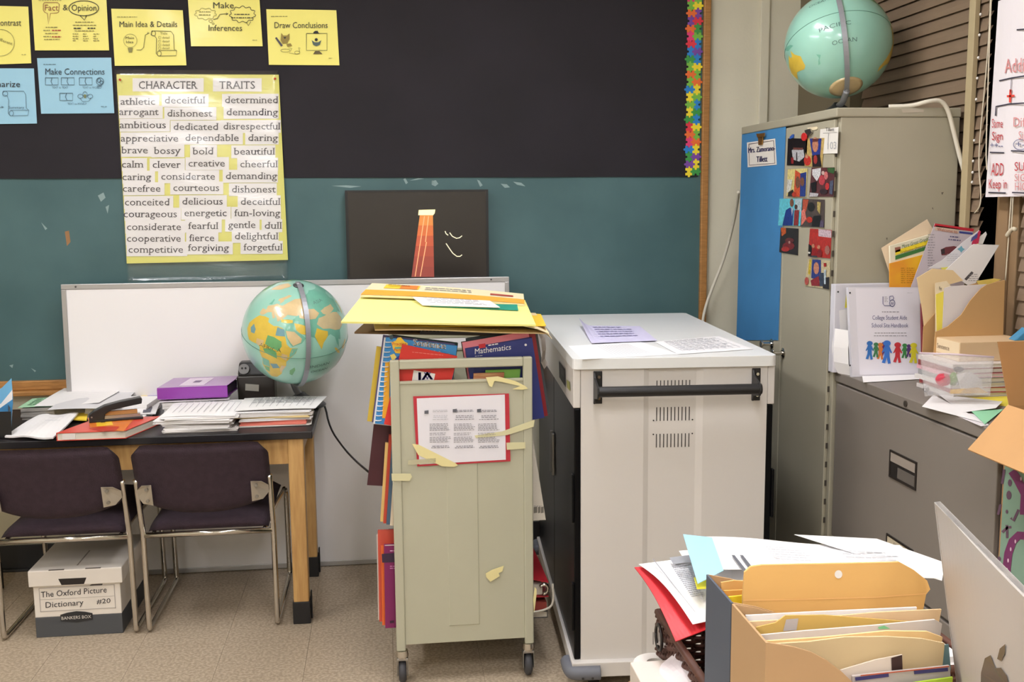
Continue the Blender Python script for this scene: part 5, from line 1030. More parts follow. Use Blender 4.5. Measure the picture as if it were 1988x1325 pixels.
snap('snapshot of a person beside an orange and blue mural and yellow wall', ((1530, 329), (1568, 327), (1565, 383), (1527, 381)), (232, 216, 140), [((216, 90, 54), [(1544, 330), (1556, 338), (1555, 383), (1541, 381)]), ((46, 66, 140), [(1554, 337), (1566, 334), (1564, 382), (1553, 382)]), (SK2, ell(1549, 354, 4.5, 12)), (SK2, ell(1558, 353, 4, 9)), ((222, 222, 214), [(1529, 349), (1539, 349), (1536, 368), (1528, 376)]), ((40, 36, 38), [(1531, 374), (1540, 368), (1545, 382), (1530, 381)]), ((190, 60, 44), ell(1543, 378, 5, 5))])
snap('snapshot of a dense crowd in red shirts with a white tent and tree', ((1576, 326), (1621, 325), (1618, 382), (1571, 382)), (96, 50, 54), [((224, 224, 226), [(1577, 329), (1594, 326), (1593, 340), (1586, 352), (1577, 340)]), ((60, 100, 56), [(1606, 326), (1621, 326), (1619, 338), (1608, 334)]), ((196, 70, 80), ell(1596, 350, 6, 10)), ((214, 120, 120), ell(1604, 341, 4, 8)), ((30, 26, 30), [(1574, 356), (1586, 352), (1585, 372), (1577, 376)]), ((204, 200, 204), [(1573, 374), (1590, 376), (1588, 382), (1572, 382)]), ((90, 96, 120), [(1612, 352), (1619, 350), (1617, 378), (1611, 376)]), ((206, 60, 64), ell(1607, 362, 4, 7)), ((220, 190, 180), ell(1599, 336, 3, 4)), ((60, 44, 50), ell(1600, 372, 8, 5))])
snap('snapshot of a student in a blue gown before a turquoise wall', ((1514, 386), (1558, 386), (1555, 439), (1511, 438)), (104, 206, 224), [((186, 206, 214), [(1543, 387), (1557, 387), (1555, 412), (1545, 408)]), ((34, 60, 140), [(1526, 408), (1534, 403), (1541, 408), (1539, 438), (1519, 438)]), (SK2, ell(1537.5, 394, 4, 8)), ((190, 200, 216), [(1536, 404), (1541, 404), (1538, 420)]), ((150, 52, 56), [(1543, 408), (1552, 408), (1550, 438), (1541, 438)]), ((90, 56, 50), ell(1546, 402, 3, 5))])
snap('snapshot of a busy crowded room with an orange wall', ((1558, 386), (1601, 388), (1600, 442), (1554, 440)), (84, 70, 66), [((190, 84, 60), [(1559, 387), (1570, 388), (1565, 410), (1558, 418)]), ((232, 130, 116), [(1556, 410), (1562, 405), (1566, 426), (1556, 438)]), ((36, 34, 36), ell(1575, 402, 7, 9)), ((190, 170, 100), [(1587, 392), (1594, 393), (1592, 416), (1587, 408)]), ((196, 60, 46), ell(1572, 427, 6, 6)), ((30, 28, 32), [(1580, 420), (1594, 418), (1594, 440), (1576, 440)]), ((96, 84, 110), [(1594, 428), (1600, 428), (1600, 441), (1592, 441)])])
snap('dark snapshot of a small group with an orange glow in the corner', ((1516, 442), (1550, 444), (1549, 496), (1513, 490)), (44, 34, 36), [((206, 96, 46), [(1516, 442), (1526, 443), (1526, 453), (1518, 459)]), ((130, 44, 50), ell(1531, 478, 12, 8)), ((176, 52, 50), ell(1525, 484, 8, 5)), ((110, 50, 54), ell(1533, 467, 9, 5)), ((200, 150, 140), ell(1533, 471, 2, 3))])
snap('snapshot of seated people against a bright red wall', ((1573, 444), (1615, 447), (1612, 502), (1569, 498)), (186, 44, 38), [((214, 190, 200), [(1589, 445), (1614, 448), (1614, 462), (1589, 459)]), ((34, 26, 28), [(1570, 474), (1577, 478), (1575, 498), (1569, 498)]), (SK, ell(1579, 478, 3, 4)), (SK, ell(1590, 480, 3, 4)), ((150, 30, 34), ell(1582, 490, 6, 8)), ((130, 30, 34), ell(1592, 492, 5, 8)), ((170, 110, 100), ell(1607, 486, 5, 9)), ((226, 220, 214), ell(1572, 491, 2.5, 2)), ((60, 60, 70), [(1574, 496), (1588, 497), (1588, 500), (1574, 499)])])
snap('lowest snapshot of a blue painted face mural with bystanders', ((1569, 503), (1612, 507), (1610, 562), (1563, 555)), (206, 190, 150), [((50, 64, 136), [(1577, 504), (1594, 505), (1594, 546), (1575, 540)]), (SK, ell(1585, 521, 5.5, 12)), ((150, 40, 50), [(1574, 545), (1590, 536), (1592, 556), (1576, 555)]), ((220, 190, 60), [(1572, 504), (1576, 504), (1573, 534), (1569, 532)]), ((60, 70, 90), [(1592, 530), (1600, 530), (1600, 556), (1592, 556)]), ((40, 36, 44), [(1600, 540), (1611, 538), (1610, 562), (1598, 560)]), ((180, 40, 40), [(1600, 511), (1605, 511), (1605, 518), (1600, 518)]), ((196, 90, 80), ell(1567, 546, 4, 8)), ((200, 216, 226), [(1601, 524), (1605, 524), (1604, 552), (1601, 552)])])
globe('large globe showing the Pacific Ocean on top of the grey locker', (1627, 88), 101, .19, (((173, -41), (1590, 115)), ((134, -25), (1541, 127))), (1641, 85), LZ+.0005, V((1.70, 3.80, 0)), GRING, [('PACIFIC', (186, -16), 34, 4.4, C((84, 116, 108), .5)), ('OCEAN', (196, -34), 30, 4.4, C((84, 116, 108), .5)), ('OCEAN', (178, 22), 24, 4, C((84, 116, 108), .5))])
# cords
wc = thing('power_cord', 'thick white cord draped over the top right of the grey locker', 'cord', V((1.85, 3.3, 1.0)))
obj('cord', MB().tube([V((1.68, 3.36, LZ+.006)), V((1.75, 3.335, LZ+.006)), ay(1800, 197, 3.31), ay(1826, 194, 3.31), ay(1841, 212, 3.31), ay(1853, 262, 3.31), ay(1868, 322, 3.305), ay(1881, 362, 3.30), ay(1888, 400, 3.29), ay(1894, 450, 3.28), ay(1896, 520, 3.27), ay(1897, 600, 3.26)], .0075, 10, 2), mat('white_cord', (214, 208, 192), .5), wc, smooth=True)
wc2 = thing('wall_cord', 'pale cord hanging on the cream wall left of the locker', 'cord', V((1.5, 4.6, 1.0)))
obj('cord', MB().tube([ay(1434, 372, 4.3), ay(1429, 410, 4.42), ay(1420, 450, 4.5), ay(1405, 505, 4.56), ay(1384, 556, 4.58), ay(1368, 600, 4.58), ay(1362, 640, 4.58), ay(1358, 720, 4.58)], .007, 8, 2), mat('white_cord', (214, 208, 192)), wc2, smooth=True)
# ================================================================ lateral file
FX, FY0, FY1, FZ, FXB = 1.507, 2.356, 3.322, 1.018, 1.915
FIL = mat('taupe_file_enamel', (128, 120, 112), .5, vary=.06, scale=3)
lf = thing('lateral_file', 'low taupe steel lateral file cabinet with wide drawers', 'file cabinet', (1.7, 2.84, 0))
obj('body', MB().box(FX+.015, FXB, FY0+.004, FY1-.004, 0, FZ-.034), FIL, lf, bevel=.002); obj('top', MB().box(FX, FXB, FY0, FY1, FZ-.034, FZ), FIL, lf, bevel=.003)
obj('lock', MB().cyl(V((FX, 2.835, FZ-.018)), V((FX-.004, 2.835, FZ-.018)), .009, n=14), C((60, 54, 48), .4), lf)
for i, zt in enumerate((.982, .72, .442)):
    d = obj('drawer', MB().box(FX, FX+.015, FY0+.012, FY1-.012, zt-.272, zt-.004), FIL, lf, bevel=.003)
    yc, zc = 2.835, zt-.18
    obj('pull_recess', MB().box(FX-.0012, FX-.0002, yc-.078, yc+.078, zc-.038, zc+.04), C((36, 32, 30), .5), d)
    obj('pull_frame', MB().box(FX-.004, FX, yc-.08, yc+.08, zc+.036, zc+.042).box(FX-.004, FX, yc-.08, yc+.08, zc-.042, zc-.036).box(FX-.004, FX, yc-.08, yc-.074, zc-.036, zc+.036).box(FX-.004, FX, yc+.074, yc+.08, zc-.036, zc+.036), C((44, 38, 34), .4), d)
    lb = obj('label_strip', MB().box(FX-.003, FX-.0013, yc-.074, yc+.074, zc+.008, zc+.036), C((150, 140, 130) if i == 0 else (196, 184, 158), .6), d)
    if i == 0: obj('inner_tab', MB().box(FX-.0025, FX-.0013, yc-.072, yc+.03, zc-.034, zc-.002), C((96, 90, 84)), d)
    if i == 1: pwords('Harpers', V((FX-.003, yc+.03, zc+.016)), (0, -1, 0), (0, 0, 1), (-1, 0, 0), .07, .013, INK, lb)
# ================================================================ things on the lateral file
zf = FZ+.0006
q = [az(1668, 700, zf), az(1800, 698, zf), az(1796, 737, zf), az(1676, 744, zf)]
t = qsheet('hanging_sheet', 'white sheet under the white binders curling at the front corner', q, WHITE, lambda u, v: .002)
cs = thing('curled_sheet', 'curled white sheet standing at the left of the white binders', 'paper', ay(1640, 720, 3.26))
obj('sheet', MB().ribbon([ay(1634, 640, 3.262), ay(1631, 675, 3.262), ay(1632, 705, 3.26), ay(1642, 728, 3.25), ay(1662, 738, 3.22), ay(1690, 734, 3.2)], [V((.012, -.035, 0))]*6, [V((-.0006, 0, .0002))]*6), WHITE, cs)
WV = mat('white_vinyl_binder', (214, 212, 220), .3, coat=.3)
b2 = thing('white_binder', 'plain white binder standing behind the handbook binder', 'binder', V((1.62, 3.3, zf)))
y2 = 3.29; a, b = ay(1622, 553, y2), ay(1738, 550, y2)
obj('cover', MB().obox(V((a.x, y2, zf)), (.262, 0, 0), (0, 0, a.z-zf), (0, .003, 0)).obox(V((a.x, y2+.032, zf)), (.262, 0, 0), (0, 0, a.z-zf), (0, .003, 0)).obox(V((a.x, y2+.003, zf)), (.003, 0, 0), (0, 0, a.z-zf), (0, .029, 0)), WV, b2, bevel=.001)
obj('page_block', MB().obox(V((a.x+.012, y2+.004, zf+.006)), (.235, 0, 0), (0, 0, .27), (0, .024, 0)), PAGES, b2)
for yy in (567, 703): p = ay(1627, yy, y2); obj('rivet', MB().cyl(p, p+V((0, -.0015, 0)), .003, n=8), C((60, 60, 64)), b2)
obj('yellow_tab', MB().slab([ay(x, y, y2-.001) for x, y in ((1644, 563), (1647, 563), (1647, 598), (1640, 598))], (0, -.0006, 0)), C((226, 214, 60)), b2)
obj('insert_sheet', MB().slab([ay(x, y, y2-.001) for x, y in ((1629, 603), (1650, 600), (1655, 700), (1634, 705))], (0, -.0006, 0)), WHITE, b2)
# handbook binder leaning against it
yb_, yt_ = 3.195, 3.236
c00, c10, c01, c11 = ay(1655, 726, yb_), ay(1794, 714, yb_), ay(1647, 558, yt_), ay(1785, 558, yt_)
c00.z = c10.z = zf; PH = plane(c00, c10, c01); n_ = PH[1]
hbk = thing('handbook_binder', 'white College Student Aide handbook binder leaning on the locker', 'binder', (c00+c10)/2)
obj('cover', MB().slab([c00, c10, c11, c01], -n_*.003).slab([c00-n_*.015, c10-n_*.015, c11-n_*.015, c01-n_*.015], -n_*.002).slab([c00-n_*.003, c00+(c10-c00)*.012-n_*.003, c01+(c11-c01)*.012-n_*.003, c01-n_*.003], -n_*.012), WV, hbk)
obj('page_block', MB().slab([c00.lerp(c10, .05)-n_*.004+V((0, 0, .004)), c10.lerp(c00, .03)-n_*.004+V((0, 0, .004)), c11.lerp(c01, .03)-n_*.004-V((0, 0, .01)), c01.lerp(c11, .05)-n_*.004-V((0, 0, .01))], -n_*.0105), PAGES, hbk)
obj('cover_insert', MB().slab([c00.lerp(c10, .1)+V((0, 0, .006)), c10.lerp(c00, .02)+V((0, 0, .006)), c11.lerp(c01, .02)-V((0, 0, .004)), c01.lerp(c11, .1)-V((0, 0, .004))], n_*.0006), mat('binder_insert', (224, 221, 230), .5), hbk)
PHh = (PH[0]+n_*.0008, n_); NV = C((84, 86, 128), .6)
words('College Student Aide', 1693.5, 1760.5, 621, 8, PHh, NV, hbk); words('School Site Handbook', 1692, 1763, 636, 8, PHh, NV, hbk)
stroke('logo', [[(1714, 576), (1714, 590), (1717, 594), (1728, 594), (1733, 596)], [(1727, 576), (1733, 575), (1735, 579), (1733, 583), (1727, 584), (1727, 576)], arc(1732, 589, 5, 6.5)], 1.3, PHh, NV, hbk); dashes([577, 580, 583, 586], 1717, 1724, .8, PHh, GREYINK, hbk, ragged=.3); words('#', 1729, 1735, 592, 6, PHh, NV, hbk)
dashes([606], 1712, 1745, 1.3, PHh, GREYINK, hbk, ragged=0); dashes([647, 652.5], 1695, 1762, 1.2, PHh, GREYINK, hbk, ragged=.1, center=True); dashes([569], 1761, 1773, .9, PHh, PALEINK, hbk)
for k, (fx, fy, s, c) in enumerate(((1716, 668, .8, (100, 50, 110)), (1709, 670, .9, (206, 120, 60)), (1756, 671, .8, (60, 130, 70)), (1764, 672, .7, (90, 60, 120)), (1688, 667, 1.0, (50, 110, 180)), (1700, 669, .8, (60, 120, 80)), (1742, 670, 1.1, (190, 50, 58)), (1773, 671, 1.1, (214, 204, 50)), (1721, 667, 1.25, (60, 116, 200)))):
    m = C(c, .5); e_ = .0008+.0003*k
    patch('figure', arc(fx, fy, 6*s, 4.6*s, n=12)[:-1], PHh, m, hbk, e_)
    patch('figure', [(fx-3.5*s, fy+4*s), (fx+3.5*s, fy+4*s), (fx+8*s, fy+14*s), (fx+6.5*s, fy+15.5*s), (fx+4*s, fy+12*s), (fx+4*s, fy+20*s), (fx+6*s, fy+31*s), (fx+1.5*s, fy+32*s), (fx, fy+22*s), (fx-3*s, fy+31*s), (fx-8*s, fy+30*s), (fx-4.5*s, fy+20*s), (fx-4*s, fy+12*s), (fx-7*s, fy+15*s), (fx-8*s, fy+14*s)], PHh, m, hbk, e_)
for yy in (569, 710): p = apl(1650, yy, PH); obj('rivet', MB().cyl(p, p+n_*.0015, .003, n=8), C((60, 60, 64)), hbk)
# leaflets and folders behind
def leaf(name, lab, cat, pts, Y, m, th=.0012, loc=None):
    q = [ay(x, y, Y if not isinstance(Y, (list, tuple)) else Y[i]) for i, (x, y) in enumerate(pts)]
    zmin = zf+.001 if q[0].y > 2 else .7555
    for p in q:
        p.z = max(p.z, zmin)
        if p.y < 2 and p.z < .9: p.x = min(p.x, .698)
    t = thing(name, lab, cat, sum(q, V())/len(q)); obj('sheet', MB().prism(q, (0, th, 0)), m, t); return t
leaf('manila_envelope', 'pale manila envelope tilted behind the graphic organizer book', 'envelope', [(1711, 482), (1800, 426), (1815, 452), (1812, 600), (1745, 600), (1730, 540)], 3.282, C((228, 206, 176), .7))
go = leaf('workbook', 'yellow and green graphic organizers book beside the manila envelope', 'book', [(1728, 478), (1808, 455), (1803, 742), (1733, 742)], 3.268, C((226, 220, 196), .5), .01)
PG = PY(3.2675)
patch('cover_band', [(1738, 487), (1806, 465), (1804, 474), (1738, 496)], PG, C((240, 214, 50), .5), go); patch('cover_band', [(1738, 497), (1804, 477), (1803, 484), (1738, 505)], PG, C((60, 120, 60), .5), go); words('More Great Graphic', 1751, 1806, 483, 7.5, PG, C((70, 110, 60), .5), go, tilt=-.3); words('Graduation Organizers', 1748, 1800, 493, 5, PG, C((90, 80, 20)), go, tilt=-.28)
patch('cover_picture', [(1737, 481), (1748, 479), (1748, 488), (1738, 491)], PG, C((150, 96, 80), .5), go)
oe = leaf('yellow_packet', 'orange yellow packet standing in front of the graphic organizers book', 'packet', [(1727, 512), (1796, 494), (1786, 742), (1728, 742)], 3.262, mat('orange_yellow_card', (240, 190, 40), .55, rgb2=(232, 150, 50), scale=6), .004)
PO = PY(3.2616)
for x, w2 in ((1749, 9), (1760, 17)): dashes([521+4*i for i in range(8)], x, x+w2, 1.4, PO, C((190, 130, 30)), oe)
fl = leaf('leaflet', 'grey printed welcome leaflet with a red top edge', 'leaflet', [(1815, 434), (1901, 446), (1866, 575), (1850, 740), (1775, 740), (1769, 556)], 3.25, mat('grey_leaflet', (206, 196, 204), .55), .0015)
PF = PY(3.2496)
patch('red_edge', [(1815, 434), (1901, 446), (1899, 451), (1813, 440)], PF, C((196, 40, 56)), fl); patch('blue_edge', [(1862, 449), (1899, 453), (1897, 457), (1862, 453)], PF, C((60, 70, 140)), fl); patch('title_box', [(1817, 438), (1862, 445), (1860, 454), (1814, 447)], PF, C((214, 190, 170)), fl)
words('Welcome to', 1819, 1858, 448, 6, PF, C((170, 70, 60)), fl, eps=.0012, tilt=.14); dashes([456+5*i for i in range(15)], 1801, 1816, 1.2, PF, GREYINK, fl, ragged=.4); dashes([459, 465], 1841, 1865, 2.2, PF, C((96, 92, 130)), fl, center=True, tilt=.1)
patch('picture', [(1826, 485), (1836, 480), (1852, 478), (1862, 481), (1860, 492), (1842, 495), (1828, 496)], PF, C((120, 60, 66)), fl); patch('picture', [(1827, 484), (1834, 483), (1834, 493), (1827, 494)], PF, C((60, 50, 54)), fl, .0009)
bs = leaf('large_white_sheet', 'large white sheet slanting behind the yellow note in the sorter', 'paper', [(1890, 474), (1940, 476), (1888, 560), (1835, 525)], 3.06, WHITE); PBS = PY(3.0596); patch('dark_print', [(1886, 527), (1890, 530), (1876, 545), (1872, 542)], PBS, C((80, 76, 78)), bs); dashes([533, 537, 541, 545], 1880, 1900, 1, PBS, GREYINK, bs)
ws = leaf('folded_brochure', 'white folded brochure with red and blue edge above the manila folder', 'brochure', [(1901, 447), (1887, 517), (1801, 522), (1830, 505), (1870, 470)], 3.085, mat('brochure_paper', (222, 220, 226), .5)); PWS = PY(3.0846)
patch('red_edge', [(1901, 447), (1904, 450), (1890, 518), (1878, 517), (1887, 470)], PWS, C((196, 46, 84)), ws); patch('blue_edge', [(1886, 462), (1898, 452), (1897, 462), (1884, 470)], PWS, C((84, 84, 150)), ws, .0009); patch('star_print', [(1858, 484), (1864, 480), (1866, 477), (1869, 482), (1873, 484), (1869, 487), (1866, 491), (1863, 487)], PWS, C((110, 170, 190)), ws); patch('white_tab', [(1881, 477), (1888, 475), (1886, 492), (1879, 494)], PWS, WHITE, ws, .0009); dashes([494, 498, 502, 506], 1838, 1864, .9, PWS, PALEINK, ws)
yn = leaf('yellow_note', 'bright yellow note sticking out of the sorter at the right', 'note', [(1897, 473), (1923, 482), (1905, 522), (1892, 518)], 3.072, C((236, 234, 130), .7))
leaf('yellow_sheet', 'folded yellow sheet under the white brochure', 'paper', [(1826, 520), (1880, 516), (1872, 527), (1845, 528), (1830, 524)], 3.08, C((226, 222, 100), .7))
leaf('curled_strip', 'curled white strip behind the yellow note', 'paper', [(1900, 462), (1914, 450), (1916, 455), (1908, 474), (1899, 474)], 3.09, WHITE)
mfo = leaf('manila_sorter_folder', 'upright manila folder bending out of the sorter', 'folder', [(1780, 540), (1810, 522), (1850, 525), (1870, 545), (1818, 560), (1816, 742), (1806, 742), (1790, 600)], 3.05, C((230, 204, 158), .7), .002)
so_ = thing('file_sorter', 'tan cardboard magazine sorter with a curved cut front on the file cabinet', 'file sorter', V((1.86, 2.99, zf)))
TAN = mat('tan_board', (196, 156, 104), .65, vary=.06, scale=5)
obj('front_panel', MB().prism([ay(x, y, 2.975) for x, y in ((1951, 544), (1944, 760), (1808, 760), (1816, 645), (1840, 634), (1866, 612), (1884, 584), (1905, 560), (1916, 553))], (0, .003, 0)), TAN, so_)
p1, p2 = ay(1951, 544, 2.975), ay(1816, 640, 2.975)
obj('back_panel', MB().prism([V((p1.x+.01, 3.045, zf)), V((p2.x, 3.045, zf)), V((p2.x, 3.045, p2.z)), V((p2.x+.1, 3.045, p1.z-.03)), V((p1.x+.01, 3.045, p1.z))], (0, .003, 0)), TAN, so_)
obj('spine_panel', MB().box(p1.x-.003, p1.x, 2.978, 3.045, zf, p1.z-.005), TAN, so_)
leaf('sorter_paper', 'white paper inside the tan sorter behind the curved cut', 'paper', [(1833, 560), (1846, 556), (1916, 552), (1905, 562), (1884, 588), (1864, 616), (1836, 640), (1830, 742), (1825, 742)], 2.995, C((222, 216, 216), .7))
lbf = leaf('labelled_folder', 'cream folder with black tab lettering inside the tan sorter', 'folder', [(1816, 550), (1838, 546), (1846, 556), (1834, 566), (1832, 742), (1816, 742)], 3.0, C((236, 220, 188), .7)); words('Per.', 1823, 1829, 564, 7, PY(2.9996), INK, lbf)
leaf('yellow_divider', 'yellow divider strip inside the tan sorter', 'paper', [(1817, 572), (1832, 566), (1830, 642), (1826, 742), (1822, 742)], 2.998, C((238, 222, 90), .7))
leaf('yellow_flap', 'thin yellow envelope flap at the top of the tan sorter', 'envelope', [(1896, 546), (1930, 541), (1944, 543), (1918, 553), (1900, 554)], 3.005, C((220, 196, 100), .7))
leaf('dark_red_book', 'dark red book spine between the binder and manila folder', 'book', [(1790, 590), (1804, 606), (1808, 640), (1810, 742), (1792, 742)], 3.12, C((120, 30, 40), .5), .012)
# stack of magazines with a small carton on top
zz = zf
cl_ = [(206, 200, 196), (170, 60, 66), (222, 216, 212), (150, 150, 150), (226, 170, 180), (140, 60, 60), (216, 206, 198)]
nm_ = ['grey lowest', 'red', 'white', 'grey', 'pink', 'maroon', 'cream topmost']
for i in range(7):
    h = .016 if i % 2 else .012; r_ = rot_rect(1.76+(.0, .006, -.008, .004, -.004, .002, 0)[i], 2.905, zz, .26, .2, (2, -3, 1, 4, -2, 3, 0)[i])
    b = book('magazine', nm_[i]+' magazine in the stack under the small carton', 'magazine', r_[3], r_[2]-r_[3], r_[0]-r_[3], V((0, 0, h)), C(cl_[i], .5), 'magazines stacked on the file cabinet'); zz += h+.0004
sb = thing('small_carton', 'small cream and tan carton marked Sentence on the magazine stack', 'box', V((1.78, 2.9, zz)))
sx, sy0, sy1 = 1.672, 2.845, 2.99
obj('carton_body', MB().box(sx, 1.9, sy0, sy1, zz, zz+.058), mat('tan_carton', (214, 184, 144), .65), sb, bevel=.002)
en = obj('end_label', MB().box(sx-.0008, sx, sy0+.002, sy1-.002, zz+.002, zz+.056), C((232, 210, 174), .65), sb); pwords('Sentence', V((sx-.0008, sy1-.02, zz+.026)), (0, -1, 0), (0, 0, 1), (-1, 0, 0), .07, .014, C((130, 110, 90)), en)
obj('flap_line', MB().box(sx-.0012, sx-.0008, sy0+.002, sy1-.002, zz+.012, zz+.0135), C((190, 160, 120)), sb)
bt = thing('blue_scrap', 'crumpled blue plastic scrap on the small carton at the right edge', 'plastic', V((1.83, 2.86, zz+.06)))
obj('scrap', MB().hexa([V((1.845, 2.85, zz+.0585)), V((1.89, 2.85, zz+.0585)), V((1.89, 2.9, zz+.0585)), V((1.85, 2.89, zz+.0585))], [V((1.868, 2.856, zz+.075)), V((1.888, 2.852, zz+.092)), V((1.89, 2.885, zz+.096)), V((1.874, 2.88, zz+.082))]), C((70, 140, 180), .4), bt, bevel=.003)
# yellow pad, loose papers at the front edge
q = [az(1845, 752, zf), az(1962, 738, zf), az(1990, 795, zf), az(1842, 772, zf)]; qsheet('yellow_pad', 'bright yellow sheet lying under the plastic bag', q, C((242, 224, 80), .7), th=.0006)
q = [az(1822, 766, zf+.003), az(1946, 784, zf+.003), az(1933, 797, zf+.003), az(1868, 801, zf+.003)]; t = qsheet('folded_letter', 'folded white letter with a grey crease near the cabinet edge', q, WHITE, lambda u, v: .006*u); lines_on(t, q, 1, .002, GREYINK, .1, .9, .5, .5, lift=.007)
q = [az(1812, 768, zf+.001), az(1872, 800, zf+.001), az(1908, 822, zf+.001), az(1790, 791, zf+.001)]; qsheet('white_letter', 'white letter poking over the front edge of the file cabinet', q, WHITE, lambda u, v: .002)
q = [az(1884, 797, zf+.004), az(1948, 795, zf+.004), az(1912, 824, zf+.003), az(1906, 818, zf+.003)]; qsheet('green_paper', 'torn mint green paper at the cabinet front edge', q, C((150, 214, 170), .7))
q = [az(1830, 796, zf+.0005), az(1900, 806, zf+.0005), az(1920, 826, zf+.0005), az(1905, 828, zf+.0005)]; qsheet('under_sheet', 'white sheet beneath the torn green paper', q, C((224, 218, 220), .7))
# zip bag
zb = thing('zip_bag', 'clear plastic zip bag of craft bits lying on the file cabinet', 'bag', az(1860, 768, zf))
bo_ = [ay(1785, 686, 2.80), ay(1930, 694, 2.70), ay(1922, 768, 2.66), ay(1795, 770, 2.74)]
bo_[2].z = max(bo_[2].z, zf+.004); bo_[3].z = max(bo_[3].z, zf+.004)
def bagm(sgn): return MB().sheet(bo_, 16, 12, lambda u, v: sgn*(.026*max(0, math.sin(math.pi*u))**.6*v*max(0, math.sin(math.pi*min(1, v*.97)))**.6+.0035*math.sin(u*17+v*11)*v+.004*math.sin(u*5)), .0003)
FILM = clear_film('bag_film', gloss=.12, rough=.12, milk=.06, bump=.6, bscale=25)
obj('front_film', bagm(1), FILM, zb, smooth=True); obj('back_film', bagm(-.4), FILM, zb, smooth=True)
obj('zip_strip', MB().tube([bo_[0], bo_[0].lerp(bo_[1], .5)+V((0, 0, .002)), bo_[1]], .003, 6), mat('zip_plastic', (226, 206, 216), .3, alpha=.7), zb, smooth=True)
def inbag(x, y, Y): return ay(x, y, Y)
def blob(lab, name, cat, c, r, m, sq=(1, 1, 1), rough_=.12):
    t = thing(name, lab, cat, c); R_ = random.Random(int(c.x*9999)); mb = MB(); n1, n2 = 14, 9
    for j in range(n2+1):
        for i in range(n1):
            a, b = 2*math.pi*i/n1, -math.pi/2+math.pi*j/n2; k = r*(1+R_.uniform(-rough_, rough_)); mb.v.append(c+V((math.cos(b)*math.cos(a)*k*sq[0], math.cos(b)*math.sin(a)*k*sq[1], math.sin(b)*k*sq[2])))
    for j in range(n2):
        for i in range(n1): mb.f.append((j*n1+i, j*n1+(i+1) % n1, (j+1)*n1+(i+1) % n1, (j+1)*n1+i))
    obj('body', mb, m, t); return t
blob('red pom-pom inside the plastic zip bag', 'pom_pom', 'pom-pom', inbag(1830, 738, 2.735), .02, C((196, 66, 84), .9), (1.1, .7, .9))
blob('green craft tuft inside the plastic zip bag', 'craft_tuft', 'tuft', inbag(1851, 736, 2.735), .017, C((120, 150, 80), .9), (.8, .6, 1.1))
dk = thing('grey_disc', 'grey disc inside the plastic zip bag', 'disc', inbag(1862, 718, 2.735)); obj('disc', MB().prism([inbag(x, y, 2.735) for x, y in arc(1862, 718, 9, 5.5, n=18)[:-1]], (0, .006, 0)), C((90, 88, 84), .5), dk)
leaf('white_packet', 'white folded packet inside the plastic zip bag', 'packet', [(1858, 728), (1884, 722), (1906, 738), (1908, 758), (1868, 760)], 2.72, WHITE, .004)
leaf('yellow_strip', 'yellow card strip at the bottom of the plastic zip bag', 'card', [(1846, 757), (1900, 753), (1921, 764), (1845, 765)], 2.705, C((226, 176, 40), .6), .002)
blob('dark marble lying beside the plastic zip bag', 'marble', 'marble', az(1798, 756, zf+.01), .009, C((60, 50, 54), .3), (1, 1, 1), .02); blob('second dark bead beside the plastic zip bag', 'bead', 'bead', az(1806, 764, zf+.008), .007, C((76, 70, 84), .3), (1.4, 1, .9), .02); blob('orange craft crumb beside the plastic zip bag', 'craft_crumb', 'crumb', az(1790, 742, zf+.007), .006, C((222, 150, 70), .7), (1.3, 1, .8), .2)
# ================================================================ tall carton with open flaps at the right edge
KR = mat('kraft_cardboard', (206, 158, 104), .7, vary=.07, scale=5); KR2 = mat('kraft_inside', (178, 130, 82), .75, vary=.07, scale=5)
tc = thing('tall_carton', 'tall open cardboard carton printed teal and purple at the right edge', 'box', (1.72, 2.1, 0))
TXc, TYc, TZc = 1.512, 2.350, 1.09
TEAL = mat('teal_print', (128, 158, 138), .6)
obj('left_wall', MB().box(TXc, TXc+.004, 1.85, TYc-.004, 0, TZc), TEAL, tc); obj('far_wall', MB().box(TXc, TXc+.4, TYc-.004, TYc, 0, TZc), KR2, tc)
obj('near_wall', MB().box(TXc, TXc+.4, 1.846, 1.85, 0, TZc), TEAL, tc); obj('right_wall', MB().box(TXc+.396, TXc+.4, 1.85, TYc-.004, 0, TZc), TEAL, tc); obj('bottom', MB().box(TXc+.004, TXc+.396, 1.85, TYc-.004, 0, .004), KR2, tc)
hA, hB = V((TXc, TYc-.006, TZc)), V((TXc, 1.86, TZc)); oA = ay(1880, 875, 2.335); oB = V((oA.x, 1.87, oA.z))
obj('left_flap', MB().slab([hA, hB, oB, oA], (-.002, 0, .003)), KR, tc)
u1, u2 = ay(1945, 666, TYc), ay(1995, 660, TYc)
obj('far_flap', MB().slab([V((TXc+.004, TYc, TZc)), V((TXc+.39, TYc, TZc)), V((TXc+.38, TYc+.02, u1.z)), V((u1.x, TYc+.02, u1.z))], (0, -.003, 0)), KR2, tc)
PT_ = PX(TXc-.0002); PU = mat('purple_print', (118, 48, 96), .6); PU2 = mat('dull_purple_print', (100, 72, 92), .6)
lw = [o for o in tc.children if o.name.startswith('left_wall')][0]
for ln_ in ([(1988, 1000), (1990, 960), (1975, 930), (1965, 915)], [(1995, 1042), (1978, 1040), (1966, 1052), (1958, 1075), (1955, 1100), (1954, 1130)]): stroke('print', [ln_], 16, PT_, PU, lw)
for x, y, rx, ry in ((1961, 938, 4, 7), (1959, 962, 5, 9), (1955, 994, 2.5, 4), (1940, 1086, 4, 5), (1949, 1115, 6, 4)): patch('print', ell(x, y, rx, ry), PT_, PU2, lw)
